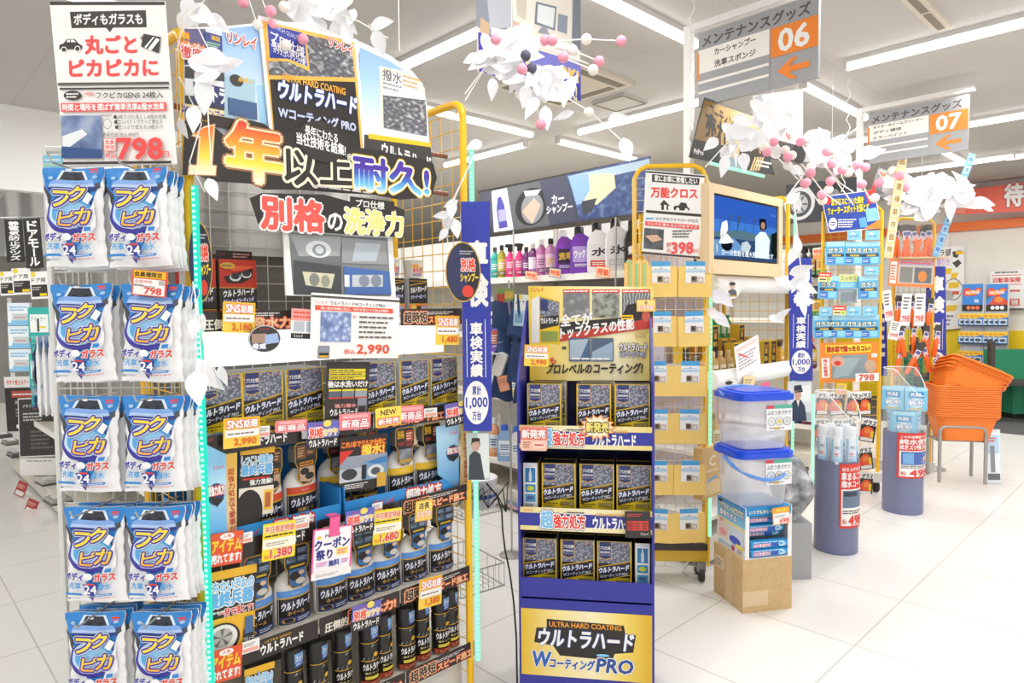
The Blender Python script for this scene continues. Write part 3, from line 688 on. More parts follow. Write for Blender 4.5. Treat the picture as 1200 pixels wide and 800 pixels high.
s.text('HIGH QUALITY', 324, 34, 352, 40, M('c8cce0'), slope=-.2); s.text('プロ仕様', 317, 41, 356, 53, WHITE, .04, slope=-.22); s.text('高密度強化型', 318, 52, 358, 60, WHITE, .02, slope=-.2); s.text('ガラスコーティング剤', 320, 60, 357, 66, WHITE, .03, slope=-.18)
s.text('リンレイ', 385, 47, 413, 58, RED, .1, out=(WHITE, .12), slope=-.1); s.text('ULTRA HARD COATING', 331, 95, 404, 103, M('f2b13c'), .06)
s.text('ウルトラハード', 325, 104, 416, 124, WHITE, .14, out=(BLUEOUT, .08), shear=.12); s.text('Wコーティング PRO', 326, 134, 416, 146, M('c8cede'), .1, out=(M('6a74a8'), .06))
s.done('header_poster', 'tall gold-edged water drop poster with a navy pennant at the header middle', 'poster')
fx = EC
TP = [(214, 205), (216, 150), (222, 140), (245, 143), (262, 158), (275, 152), (290, 140), (310, 145), (325, 158), (345, 150), (362, 144), (385, 147), (402, 156), (412, 172), (430, 174), (450, 178), (470, 182), (495, 186), (508, 192), (512, 208), (506, 230), (490, 232), (470, 234), (440, 228), (400, 226), (350, 222), (310, 222), (295, 215), (250, 212), (232, 205)]
s = Sign(EC, .032, TP, BLACK, .004)
FIRE = Mramp('title_fire_print', [(0, 'fff2d8'), (.3, 'fbe04a'), (.65, 'f59a2e'), (1, 'e8432a')], 'z', .02, .16)
ICE = Mramp('title_ice_print', [(0, 'fafcff'), (.4, '6ec0ee'), (.75, '3a5ec0'), (1, '4a2fa0')], 'z', .015, .1)

for g, m in ((2.6, M('a8764a')), (1.5, M('f8e6c0')), (0, FIRE)):
    s.poly([(226 - g, 157 + g), (239, 150 - g), (250 + g, 147 - g), (247 + g, 195 - g), (252 + g, 196 - g), (251 + g, 204 + g), (222 - g, 203 + g), (223 - g, 195 - g), (232 - g, 195 - g), (235 - g, 160 + g)], m)
s.text('年', 266, 146, 330, 212, FIRE, .1, out=(M('f8e6c0'), .05), out2=(M('a8764a'), .09))
s.textq('以上', 334, 172, 216, 412, 219, BLACK, .06, out=(M('f4ead0'), .1)); s.text('※', 406, 180, 413, 188, WHITE)
s.textq('耐久!', 415, 182, 220, 502, 230, ICE, .12, out=(WHITE, .07), out2=(M('f0c840'), .11))
s.ell(348, 142, 404, 190, M('302a27'), n=28); s.text('長年にわたる', 357, 150, 395, 161, WHITE, .06, slope=-.08); s.text('当社技術を結集!', 347, 160, 404, 173, WHITE, .08, slope=-.08); s.bars(366, 220, 436, 224, 1, M('c8c4c0'))
s.done('title_board', 'black cut-out title board with flame-coloured and blue lettering across the top of the big display', 'title board')
s = Sign(EC, .044, [(293, 232), (307, 226), (380, 228), (410, 236), (460, 240), (474, 246), (474, 278), (400, 274), (345, 270), (310, 268), (303, 262), (300, 252)], BLACK, .004)
s.textq('別格', 307, 229, 267, 380, 272, M('ee5a50'), .14, out=(WHITE, .08)); s.text('の', 384, 250, 401, 270, WHITE, .1); s.textq('洗浄力', 404, 243, 273, 472, 277, M('f5e08a'), .12, out=(WHITE, .06))
s.rect(410, 233, 462, 245, BLACK); s.text('プロ仕様', 417, 235, 450, 244, WHITE, .05)
s.done('slogan_board', 'black cut-out slogan board with red and pale yellow lettering above the car headlight photos', 'slogan board')
s = Sign(EC, .022, [(332, 268), (460, 276), (464, 350), (335, 346)], WHITE, .006)
METG = Mramp('silver_car_print', [(0, '3b3f42'), (.5, '777b7e'), (1, 'a9adb0')], 'z', 0, .25)
s.poly([(338, 272), (400, 275), (400, 346), (344, 345)], METG); s.poly([(400, 276), (454, 279), (458, 347), (400, 346)], M('84888c'))
s.poly([(340, 274), (400, 277), (398, 300), (350, 300)], M('a8abae')); s.ell(358, 282, 388, 302, M('e4e8ea')); s.ell(366, 286, 382, 300, M('8e969c')); s.ell(369, 288, 379, 297, M('dfe5ea'))
s.poly([(344, 305), (400, 312), (400, 346), (346, 345)], M('474b4d')); s.poly([(354, 318), (392, 321), (388, 338), (358, 334)], M('d8d4b8')); s.ell(362, 320, 374, 335, M('868a80')); s.ell(376, 322, 386, 336, M('9a9c8c'))
s.poly([(400, 278), (452, 282), (454, 310), (400, 308)], M('9b9fa2')); s.poly([(416, 284), (446, 286), (440, 306), (412, 306)], M('b9c4cc')); s.poly([(402, 312), (456, 318), (458, 345), (404, 345)], M('4a6fb0')); s.rect(403, 322, 409, 336, M('e6ebf0')); s.poly([(412, 322), (448, 322), (448, 336), (412, 336)], M('c3cbd2')); s.ell(420, 322, 432, 336, M('8690a0')); s.ell(434, 322, 446, 336, M('8690a0'))
s.done('headlight_photo_board', 'white board with before and after photos of a silver and a blue car headlight', 'photo board')

# products, shelf by shelf (w negative = deeper)
G1 = 'red headlight coating boxes on the top shelf'
for i, u in enumerate((.045, .158)):
    P_RED.put(EC, u, -.10, SZ[0] + .001, ('red and black headlight coating box behind the round tag', 'red and black headlight coating box beside the headlight photos')[i], 'box', G1)
for i, u in enumerate((.68, .775)):
    P_BLK.put(EC, u, -.10, SZ[0] + .001, ('black and orange coating box next to the headlight photos on the top shelf', 'black and orange coating box by the right yellow frame on the top shelf')[i], 'box', 'black and orange boxes on the top shelf')
    P_TUB.put(EC, u, -.095, SZ[0] + .127, ('small round tub on the black and orange box next to the headlight photos', 'small round tub on the black and orange box by the right yellow frame')[i], 'tub', 'small tubs on the top shelf')
b = MB(); b.box(-.15 + .02, .10, 0, .05, 0, .125, M('353030')); a = Art(b, .23, .125, x0=-.13); a.rect(0, 0, 1, .3, M('e8701e')); o = b.build('glass_coating_box'); at_fx(o, EC, .72, -.19, SZ[0] + .001); tag(o, 'wide dark box at the back of the top shelf, behind the black and orange boxes', 'box')
P_TUB.put(EC, .70, -.195, SZ[0] + .127, 'small round tub on the wide dark box at the back of the top shelf', 'tub', 'small tubs on the top shelf')
G2 = 'coating boxes on the second shelf'
L2 = ['coating box behind the white leaf sprays, first on the second shelf', 'coating box below the round sticker on the second shelf', 'coating box left of the black leaflet on the second shelf', 'coating box just right of the black leaflet on the second shelf', 'coating box behind the yellow NEW tag on the second shelf', 'coating box beside the right yellow post on the second shelf']
for px, l in zip((258, 308, 357, 446, 486, 521), L2):
    u = EC.uz(px, 450, -.05)[0]; P_ULTRA.put(EC, u, -.05, SZ[1] + .001, l, 'box', G2)
    P_ULTRA.put(EC, u, -.12, SZ[1] + .001, l.replace('coating box', 'second-row box behind the one'), 'box', G2)
# blue trays with sprays on the third shelf
def tray(u0, u1, label, lft, rgt):
    r = empty('display_tray', EC.pt(u0, 0, SZ[2]), EC.rot); W = u1 - u0; bl = M('2f8fd8', .4); sky = Mramp('tray_sky_print', [(0, '5b4a3c'), (.25, '6fb4e4'), (1, 'b8dcf2')], 'z', 0, .26)
    b = MB(); b.box(0, W, .0, .003, .001, .055, bl); b.box(0, W, .003, .3, .001, .004, bl); b.box(0, W, .297, .3, .004, .2, bl); a = Art(b, W, .055, x0=0)
    a.text('リンレイ', .22, .3, .16, .4, RED, .1); a.text('超強力処方', .48, .12, .3, .75, WHITE, .14, out=(RED, .15), out2=(BLACK, .2)); a.rect(0, .0, 1, .04, M('1e6fb0')); b.build('front_lip', r)
    for on, x, sgn in ((lft, 0, 1), (rgt, W, -1)):
        b = MB(); H = .245; x0, x1 = (x, x + .003) if sgn > 0 else (x - .003, x)
        if on:
            pts = [(0, .001), (0, H), (.27, H - .02), (.3, .2), (.3, .001)]
            v = [(x0, y, z) for y, z in pts] + [(x1, y, z) for y, z in pts]; n = 5
            b.add(v, [tuple(range(n)), tuple(range(2 * n - 1, n - 1, -1))] + [(i, (i + 1) % n, n + (i + 1) % n, n + i) for i in range(n)], sky)
            f = x1 if sgn > 0 else x0
            fn = (lambda u, v, h: (f + sgn * h, u, v)) if sgn < 0 else (lambda u, v, h: (f + sgn * h, .27 - u, v))
        else:
            b.box(x0, x1, 0, .3, .001, .10, bl)
        b.build('side_panel', r)
        if on:      # folded front edge with the gold slogan strip, and the badge
            k = MB(); e0, e1 = (-.052, .0) if sgn > 0 else (W, W + .052)
            k.box(e0, e1, -.003, 0, .0 if sgn > 0 else .0, H, GOLD); ar = Art(k, .052, H, x0=e0, y=-.003)
            ar.rect(0, 0, 1, 1, Mramp('tray_edge_gold', [(0, '8a6a42'), (.35, 'e8c890'), (1, 'e6b84a')], 'z', 0, .245))
            ar.vtext('超強力処方で愛車が輝く', .3, .06, .4, .76, M('b8372c'), .04); k.build('edge_strip', r)
    tag(r, label, 'display tray'); return r
def side_panel_sky(u, yaw, label, px=None):
    """the sky-blue wing of a tray, swung out of the shelf"""
    W, H = .15, .25; b = MB(); sky = Mramp('wing_sky_print', [(0, '6a5546'), (.12, '8f98a0'), (.3, '62aee6'), (.8, 'b4dcf4'), (1, '8cc4ea')], 'z', 0, .25)
    b.box(0, W, 0, .003, 0, H, sky); a = Art(b, W, H, x0=0); a.text('リンレイ', .35, .8, .32, .06, RED, .08)
    a.ell(.5, .42, .33, .10, M('2d3f6a'), 20); a.text('超強力処方', .2, .45, .6, .09, WHITE, .14, out=(RED, .12), slope=-.05); a.poly([(.22, .42), (.78, .42), (.66, .32), (.5, .27), (.34, .32)], M('2a2a30')); a.text('ウルトラハード', .3, .36, .4, .04, WHITE, .06)
    return b, a, W, H
tr = tray(.0, .405, 'sky-blue cardboard tray holding the red-banded spray bottles on the third shelf', False, False)
tr2 = tray(.415, .885, 'sky-blue cardboard tray holding the yellow-banded spray bottles on the third shelf', False, False)
for u, yaw, par, lab in ((-.02, -62, tr, 0), (.885, 68, tr2, 1)):
    b, a, W, H = side_panel_sky(u, yaw, '')
    if lab == 0:
        # left wing: narrow sky side facing left, gold strip facing right
        q = Sign(EC, .014, [(240, 520), (265, 532), (266, 652), (241, 622)], M('7fbde6'), .002); q.poly([(240, 520), (265, 532), (266, 652), (241, 622)], Mramp('wing_sky_print', [(0, '6a5546'), (.12, '8f98a0'), (.3, '62aee6'), (.8, 'b4dcf4'), (1, '8cc4ea')], 'z', 0, .28))
        q.text('リンレイ', 250, 545, 262, 550, RED, .08); q.ell(243, 566, 263, 592, M('2d3f6a')); q.text('超強力処方', 243, 569, 263, 580, WHITE, .12, out=(RED, .12)); q.poly([(245, 582), (262, 584), (254, 594)], BLACK)
        o = q.done('sky_wing', '', '', parent=par); o.location.z -= SZ[2]
        q = Sign(EC, .012, [(265, 532), (278, 530), (277, 645), (266, 653)], Mramp('wing_gold_print', [(0, '8a6a42'), (.4, 'e8c890'), (1, 'e6b84a')], 'z', 0, .26), .002)
        u0, z0, w0, h0 = q.box(268, 548, 276, 640); q.a.vtext('超強力処方で愛車が輝く', u0, z0, w0, h0, M('b8372c'), .04)
        o = q.done('gold_edge', '', '', parent=par); o.location.z -= SZ[2]
    else:
        P = [(511, 500), (537, 494), (538, 573), (513, 556)]
        q = Sign(EC, .002, P, M('7fbde6'), .002); q.poly(P, Mramp('wing_sky_print2', [(0, '5a493c'), (.15, '5f9fd0'), (.7, 'b4dcf4'), (1, '9ccdee')], 'z', 0, .26)); q.text('リンレイ', 527, 504, 536, 509, RED, .08); q.ell(523, 521, 538, 540, M('2d3f6a')); q.text('超強力処方', 524, 524, 538, 531, WHITE, .12, out=(RED, .1)); q.poly([(525, 533), (537, 534), (531, 541)], BLACK)
        o = q.done('sky_wing', '', '', parent=par); o.location.x -= .415; o.location.z -= SZ[2]
        P = [(541, 497), (551, 497), (549, 574), (539, 573)]
        q = Sign(EC, .008, P, Mramp('wing_gold_print', [(0, '8a6a42')], 'z', 0, .26), .002); u0, z0, w0, h0 = q.box(543, 506, 549, 566); q.a.vtext('超強力処方で愛車が輝く', u0, z0, w0, h0, M('b8372c'), .04)
        o = q.done('gold_edge', '', '', parent=par); o.location.x -= .415; o.location.z -= SZ[2]
G3 = 'spray bottles in the blue trays on the third shelf'
for i, (u, w) in enumerate(((.205, -.035), (.325, -.06))):
    P_SPRAY_RED.put(EC, u, w, SZ[2] + .006, ('red-banded spray bottle nearest the wheel photo card in the blue tray', 'red-banded spray bottle behind the small blue shelf tag in the blue tray')[i], 'spray bottle', G3, rz=8)
P_SPRAY_RED.put(EC, .085, -.12, SZ[2] + .006, 'red-banded spray bottle hidden behind the wheel photo card on the third shelf', 'spray bottle', G3)
for i, (u, w) in enumerate(((.455, -.10), (.56, -.10), (.665, -.04), (.775, -.04))):
    P_SPRAY_YEL.put(EC, u, w, SZ[2] + .006, ('yellow-banded spray bottle mostly hidden behind the water repellent card', 'yellow-banded spray bottle showing its tag over the right edge of the water repellent card', 'yellow-banded spray bottle right of the water repellent card', 'yellow-banded spray bottle next to the blue tray wing')[i], 'spray bottle', G3)
G4 = 'silver-blue spray bottles on the fourth shelf'
L4 = ['blue-banded spray bottle under the yellow 1,380 card', 'blue-banded spray bottle between the 1,380 card and the pink coupon card', 'blue-banded spray bottle below the pink coupon card', 'blue-banded spray bottle below the small purple shelf tag on the fourth shelf', 'blue-banded spray bottle under the yellow 1,680 card', 'blue-banded spray bottle second from the right post on the fourth shelf', 'blue-banded spray bottle closest to the right post on the fourth shelf']
for u, l in zip((.165, .28, .405, .505, .605, .715, .83), L4): P_SPRAY_BLUE.put(EC, u, -.045, SZ[3] + .001, l, 'spray bottle', G4)
G5 = 'black aerosol cans on the lowest shelf'
for i, u in enumerate((.15, .265, .345, .43, .515, .585, .66, .735, .805, .865)):
    P_CAN.put(EC, u, -.02 - .012 * (i % 2), SZ[4] + .001, 'black aerosol can, ' + ('leftmost on the lowest shelf' if i == 0 else ('rightmost on the lowest shelf by the yellow post' if i == 9 else NTH[i] + ' on the lowest shelf')), 'aerosol can', G5, rz=(6, -5, 9, 0, -8, 12, -3)[i % 7])

# black rail strips along the shelf edges
STRIPBG = M('2c2320', .3)
def rail(u0, u1, shelf, kind, label):
    z = SZ[shelf] - .03; W = u1 - u0; H = .053; mb, a = card_mb(W, H, STRIPBG, .0015)
    if kind == 0:      # brand strip
        a.text('リンレイ', .03, .72, .08, .16, RED, .08); a.text('ウルトラハード', .42, .18, .42, .5, WHITE, .14); a.text('ULTRA HARD', .46, .74, .26, .12, GOLD, .05)
    elif kind == 1:    # glowing slogan strip
        a.text('超', .34, .16, .15, .74, BLACK, .1, out=(M('f0a070'), .09), out2=(M('e0603a'), .16)); a.text('圧倒的', .06, .1, .27, .5, M('e6dfd0'), .1); a.text('撥水力!', .5, .1, .44, .55, M('f2c8a0'), .08, out=(M('e0603a'), .14)); a.bars(.5, .7, .3, .22, 2, M('dcd6d0'), seed=3)
    else:
        a.text('超時短', .05, .14, .36, .68, BLACK, .08, out=(M('f2c8a0'), .09), out2=(M('e0603a'), .16)); a.text('スピード施工', .44, .1, .52, .45, M('f0d0a0'), .06, out=(M('d8562e'), .15)); a.bars(.42, .62, .45, .22, 2, M('dcd6d0'), seed=4)
    a.rect(0, .0, 1, .02, M('5a4a40'))
    o = mb.build('shelf_strip'); at_fx(o, EC, (u0 + u1) / 2, .011, z); tag(o, label, 'shelf strip', 'printed strips along the shelf edges'); return o
SN = ('top', 'second', 'third', 'fourth', 'lowest')
for u0, u1, sh, k, t in ((.005, .285, 0, 1, 'left of the white 2,990 price sign on the top shelf'), (.625, .875, 0, 2, 'right of the white 2,990 price sign on the top shelf'),
        (.005, .28, 1, 0, 'with the brand word on the left half of the second shelf'), (.52, .80, 1, 2, 'under the coating boxes at the right of the second shelf'), (.40, .515, 1, 0, 'short, under the black leaflet on the second shelf'),
        (.10, .315, 2, 0, 'with the brand word below the red-banded sprays'), (.32, .605, 2, 1, 'at the middle of the third shelf behind the pink hanger'), (.61, .885, 2, 2, 'below the yellow-banded sprays at the right of the third shelf'),
        (.02, .315, 3, 0, 'with the brand word at the left of the fourth shelf'), (.32, .60, 3, 1, 'at the middle of the fourth shelf'), (.605, .895, 3, 2, 'at the right of the fourth shelf above the cans'),
        (.62, .91, 4, 2, 'at the right end of the lowest shelf'), (.34, .615, 4, 1, 'at the middle of the lowest shelf')):
    rail(u0, u1, sh, k, 'dark printed shelf strip ' + t)

# cards and price tags
PINK = M('f0609a', .4)
def qcard(x0, y0, x1, y1, w, m, name, label, cat, art, roll=0.0, group=None, r=.003, fx=EC, t=.0012):
    u, z, W, H = card_on(fx, w, x0, y0, x1, y1); mb, a = card_mb(W, H, m, t, r); art(a); o = mb.build(name); at_fx(o, fx, u, w, z, roll); tag(o, label, cat, group); return o
CARDY = M('fad24e', .5)
def sns(p, big=.9):
    def f(a):
        a.rect(.0, .70, 1, .3, M('fbc02e')); a.text('SNS', .1, .66, .42, .26, WHITE, .16, out=(M('e8602a'), .12)); a.text('話題', .55, .66, .38, .26, WHITE, .1, out=(M('e8602a'), .12)); a.rect(.04, .36, .92, .24, WHITE); a.bars(.1, .42, .75, .1, 1, M('8a7a6a')); a.text(p, .28, .06, .62, .24, M('e0662a'), .12)
    return f
qcard(260, 354, 298, 390, .03, CARDY, 'price_card', 'yellow price card reading 2,180 under the top shelf', 'price card', sns('2,180'), 3)
qcard(261, 489, 304, 524, .03, CARDY, 'price_card', 'yellow price card reading 2,990 on the left of the second shelf strip', 'price card', sns('2,990'), 2)
qcard(510, 370, 538, 404, .03, CARDY, 'price_card', 'yellow price card reading 1,480 under the right end of the top shelf', 'price card', sns('1,480'), 2)
qcard(490, 677, 517, 711, .03, CARDY, 'price_card', 'yellow price card reading 1,380 above the black cans', 'price card', sns('1,380'), 4)
def y2(p, t):
    def f(a):
        a.text('平日限定特価', .06, .74, .88, .18, M('e8703a'), .08, out=(WHITE, .1)); a.bars(.06, .62, .88, .08, 1, BLACK); a.rect(.0, .32, 1, .26, M('fbf6e0')); a.bars(.1, .38, .7, .12, 2, M('9a9a8a')); a.text(p, .24, .04, .66, .25, M('e03c28'), .14, out=(WHITE, .08)); a.text('税込', .06, .06, .16, .1, M('e03c28'))
    return f
qcard(306, 612, 345, 655, .035, M('f6dc2e'), 'price_card', 'yellow price card reading 1,380 on the fourth shelf beside the pink coupon card', 'price card', y2('1,380', 0), 4)
qcard(436, 597, 469, 636, .035, M('f6dc2e'), 'price_card', 'yellow price card reading 1,680 on the fourth shelf', 'price card', y2('1,680', 0), 5)
def coupon(a):
    a.rect(.04, .04, .92, .93, M('fdf6fa')); a.rect(.1, .8, .1, .05, YEL); a.text('POINT', .3, .80, .4, .07, BLACK, .03); a.text('クーポン', .05, .58, .88, .2, NAVY, .12); a.text('祭り', .1, .38, .4, .19, NAVY, .12); a.rect(.6, .42, .3, .14, M('f8e66a')); a.bars(.63, .44, .24, .1, 2, PINK)
    a.rect(.1, .24, .8, .10, M('dfe6fa')); a.text('無料', .42, .22, .26, .12, NAVY, .12); a.bars(.12, .25, .26, .08, 2, PINK); a.bars(.74, .25, .18, .08, 2, PINK); a.rect(.0, .0, 1, .14, WHITE); a.bars(.1, .04, .6, .06, 2, M('b8a0b0'))
o = qcard(363, 618, 410, 676, .045, PINK, 'coupon_card', 'pink edged coupon card with navy lettering hanging by a pink strap over the fourth shelf', 'coupon card', coupon, 5)
u, z, W, H = card_on(EC, .046, 377, 600, 389, 624); b = MB(); b.slab(rrect(-W / 2, 0, W / 2, H, .003), 0, .002, PINK); b.box(-W / 2, W / 2, 0, .03, H - .004, H, PINK); q = b.build('strap', o); q.location = (.002, -.003, .118); q.rotation_euler = (0, 0, 0)
def tagpop(a):   # little purple and gold shelf tag
    a.rect(0, .45, 1, .55, M('6a6ac0')); a.text('別格', .06, .42, .44, .36, M('f0604a'), .14, out=(WHITE, .12)); a.text('のツヤ', .5, .46, .46, .26, M('f4c83a'), .1, out=(WHITE, .12)); a.rect(0, 0, 1, .4, BLACK); a.text('ウルトラハード', .06, .08, .88, .26, WHITE, .12); a.ell(.62, .92, .13, .13, M('f2dc6a')); a.text('リンレイ', .2, .84, .3, .1, RED, .05)
for i, (x0, y0, x1, y1, l) in enumerate(((359, 494, 396, 525, 'in front of the red-banded sprays'), (404, 597, 438, 625, 'beside the yellow 1,680 card'), (411, 707, 445, 737, 'over the black cans'), (522, 471, 554, 497, 'at the right end of the second shelf'))):
    qcard(x0, y0, x1, y1, .04, M('7a7ac6'), 'shelf_tag', 'small purple, gold and black cut shelf tag ' + l, 'shelf tag', tagpop, (3, 3, 5, -3)[i], 'purple and gold shelf tags', .006)
def newtag(a): a.rect(0, .5, 1, .5, M('fbdc5a')); a.text('NEW', .2, .6, .6, .28, BLACK, .06); a.rect(.05, .05, .9, .42, M('f49a3a')); a.text('新発売', .1, .1, .8, .32, WHITE, .1, out=(M('e05a28'), .12))
qcard(440, 477, 470, 499, .04, M('fbdc5a'), 'shelf_tag', 'yellow NEW tag on the right half of the second shelf strip', 'shelf tag', newtag, 0)
def pinknew(a): a.text('新商品', .08, .12, .84, .5, WHITE, .1, out=(M('d83a52'), .1)); a.rect(.1, .7, .8, .2, M('f8b0b4'))
for x0, y0, x1, y1, l in ((322, 492, 360, 506, 'on the brand strip left of the purple shelf tag'), (397, 484, 434, 503, 'below the black leaflet'), (466, 475, 496, 494, 'right of the yellow NEW tag')):
    qcard(x0, y0, x1, y1, .036, M('f4868c'), 'shelf_tag', 'pink new-product tag ' + l, 'shelf tag', pinknew, 3, 'pink new-product tags', .006)
def star(a): a.rect(.06, .06, .88, .88, M('fbe07a')); a.text('店長', .2, .58, .6, .3, BLACK, .06); a.text('おすすめ', .1, .15, .8, .34, WHITE, .1, out=(M('f08a2a'), .14))
qcard(486, 586, 506, 610, .042, M('f6c23a'), 'shelf_tag', 'yellow and orange recommendation tag on the third shelf strip near the right post', 'shelf tag', star, 4)
def ptag(a): a.rect(.06, .1, .88, .3, M('f0a898')); a.bars(.1, .5, .7, .35, 2, M('9a9a98'))
for i, (x0, y0, x1, y1, sh) in enumerate(((278, 624, 296, 636, 'third'), (344, 604, 362, 620, 'third'), (283, 750, 304, 764, 'fourth'), (497, 478, 512, 488, 'second'), (436, 589, 448, 600, 'third'), (303, 499, 316, 512, 'second'))):
    qcard(x0, y0, x1, y1, .02, WHITE, 'price_tag', 'small white price tag ' + ('at the left end of the third shelf edge', 'at the middle of the third shelf edge', 'below the fourth shelf brand strip', 'at the right of the second shelf strip', 'beside the purple tag on the third shelf strip', 'right of the yellow 2,990 card')[i], 'price tag', ptag, 2, 'small white shelf price tags', .001)
def item(a): a.rect(0, 0, 1, 1, M('e8562e')); a.ell(.5, .88, .22, .1, WHITE); a.text('人気', .38, .84, .24, .1, M('e8562e'), .05); a.text('アイテム', .06, .42, .88, .36, M('fbd63a'), .14); a.text('売れてます!', .05, .08, .9, .28, WHITE, .14)
qcard(244, 624, 283, 662, .02, RED, 'promo_card', 'red best-seller card hanging under the left end of the third shelf', 'promo card', item, 5)
qcard(243, 760, 282, 798, .02, RED, 'promo_card', 'red best-seller card hanging under the left end of the fourth shelf', 'promo card', item, 5)
def wheel(a):
    a.rect(0, 0, 1, 1, M('f0b82e')); a.rect(0, .45, 1, .45, M('2b2624')); a.text('落ちない汚れの', .05, .74, .9, .14, M('7ec4f0'), .1, out=(WHITE, .12)); a.text('最終兵器', .1, .58, .84, .17, M('6ab4ea'), .14, out=(WHITE, .1)); a.bars(.02, .5, .5, .05, 1, M('d8d4d0')); a.text('一発で落とす!', .3, .46, .66, .09, RED, .08, out=(WHITE, .1))
    a.ell(.36, .2, .36, .19, M('2a2624')); a.ell(.37, .21, .30, .16, M('e8e6e2')); a.ell(.38, .22, .2, .11, M('b8b4ae'))
    for k in range(5): t = 1.256 * k + .3; a.poly([(.38, .22), (.38 + .19 * math.cos(t - .2), .22 + .105 * math.sin(t - .2)), (.38 + .19 * math.cos(t + .2), .22 + .105 * math.sin(t + .2))], M('6f6a66'))
    a.rect(.78, .06, .2, .2, BOXBLK); a.rect(.8, .2, .16, .2, M('4a6a94')); a.text('ウルトラ', .79, .1, .18, .06, WHITE, .06)
qcard(232, 668, 296, 768, .004, M('f0b82e'), 'promo_card', 'yellow and black card with a car wheel photo at the left of the fourth shelf', 'promo card', wheel, 4)
qcard(282, 781, 318, 860, -.02, M('f0b82e'), 'promo_card', 'yellow and black promo card behind the leftmost black can', 'promo card', wheel, 4)
def wheel2(a):
    a.rect(0, 0, 1, 1, M('2b2624')); a.rect(0, .9, 1, .1, M('f0b82e')); a.text('しつこい油膜の', .05, .76, .9, .12, M('7ec4f0'), .1, out=(WHITE, .12)); a.text('最終兵器', .05, .60, .9, .15, M('6ab4ea'), .14, out=(WHITE, .1)); a.bars(.1, .52, .8, .05, 1, RED); a.text('強力溶解!', .3, .45, .66, .08, WHITE, .08)
    a.rect(0, 0, 1, .42, M('e8e0d0')); a.ell(.3, .06, .4, .33, M('25221f')); a.rect(.72, .06, .26, .3, M('f0c040')); a.rect(.76, .1, .16, .22, M('b8623a'))
qcard(277, 524, 318, 604, -.008, M('2b2624'), 'promo_card', 'black and yellow card with a round black photo in front of the red-banded sprays', 'promo card', wheel2, 4)
def hassui(a):
    a.rect(0, 0, 1, 1, BOXBLK); a.text('これ1本でクルマ全体に', .04, .80, .92, .11, M('f2a63a'), .1, out=(RED, .12)); a.text('撥水!', .45, .64, .48, .18, M('fbe04a'), .16, out=(M('e0442a'), .12)); a.rect(0, .3, 1, .34, M('9aa2b2')); a.poly([(0, .75), (.28, .75), (0, .5)], RED)
    a.rect(.0, .18, .48, .24, M('c8cdd4')); a.rect(.5, .18, .5, .34, M('7da4c8')); a.ell(.2, .32, .16, .1, M('3a3d42')); a.ell(.75, .32, .18, .12, M('dfe4ea')); a.ell(.75, .32, .1, .07, M('55595e')); a.rect(.45, .2, .1, .26, M('26282a')); a.bars(.1, .05, .5, .1, 3, M('e8e4e0')); a.rect(.78, .02, .2, .26, M('d8a83a')); a.poly([(.56, .5), (.98, .58), (.98, .46), (.7, .46)], M('3f86c8'))
qcard(396, 510, 452, 574, -.012, BOXBLK, 'promo_card', 'black water repellent promo card with photos in the third shelf tray', 'promo card', hassui, 3)
def leaflet(a):
    a.rect(0, 0, 1, 1, M('3a3430'))
    for k in range(3): a.rect(.06, .84 - k * .06, .84, .05, M('f2dc3a')); a.bars(.08, .85 - k * .06, .76, .03, 1, BLACK, seed=k)
    a.text('後は水洗いだけ', .04, .60, .92, .1, WHITE, .14)
    for k in range(3): a.rect(.06 + .3 * k, .44, .28, .12, M(('5a6472', '7a848e', '98a2aa')[k])); a.rect(.06 + .3 * k, .54, .28, .03, M('f2dc3a')); a.rect(.06 + .3 * k, .42, .28, .025, M('c84a3a'))
    a.text('強力撥水', .2, .28, .5, .06, M('f0a09a'), .08); a.text('ウルトラハード', .1, .16, .64, .1, WHITE, .14); a.rect(.72, .18, .22, .24, M('8a8f9a')); a.rect(.74, .2, .18, .1, BOXBLK); a.bars(.08, .05, .7, .06, 2, M('a8a098'))
qcard(379, 424, 430, 498, .012, M('3a3430'), 'leaflet', 'dark leaflet with yellow headlines standing between the coating boxes on the second shelf', 'leaflet', leaflet, 4)
def p2990(a):
    a.rect(0, .93, 1, .035, M('55504c')); a.text('リンレイ', .04, .84, .13, .045, RED, .05); a.text('ウルトラハードWコーティングPRO', .2, .83, .62, .06, BLACK, .03); a.rect(.04, .74, .88, .075, M('ec5a42')); a.text('高い撥水性能に加え、汚れを落とす大型LED照明', .1, .755, .76, .04, WHITE, .04)
    a.rect(.1, .26, .33, .46, Mtex('blue_drops_print', 'voronoi', 60, [(0, 'e2e8f6'), (.4, '93a6d0'), (.8, '6478ac')])); a.text('▶', .45, .63, .05, .06, M('f0a090')); a.bars(.52, .3, .42, .4, 5, M('6a6662'), gap=.62)
    a.text('税込', .36, .07, .12, .075, M('e4573c'), .04); a.text('2,990', .5, .055, .38, .165, M('e4502e'), .1); a.rect(.08, .0, .12, .2, M('8a8f9a')); a.rect(.09, .02, .1, .07, BOXBLK); a.rect(.09, .02, .1, .03, GOLD)
qcard(362, 346, 466, 420, .05, PAPER, 'price_sign', 'white price sign reading 2,990 hanging in front of the top shelf', 'price sign', p2990, 3)
def sticker(a): a.rect(0, .6, 1, .4, M('f0a09a')); a.bars(.06, .66, .88, .28, 2, M('e05a4a')); a.rect(.08, .24, .38, .34, M('b8c0ca')); a.rect(.52, .24, .4, .34, M('a8b4c8')); a.rect(0, 0, 1, .18, BLACK); a.text('リンレイ', .1, .04, .3, .1, WHITE, .05)
qcard(340, 362, 374, 397, .045, WHITE, 'promo_card', 'small pink headed promo card left of the white 2,990 sign', 'promo card', sticker, 4)
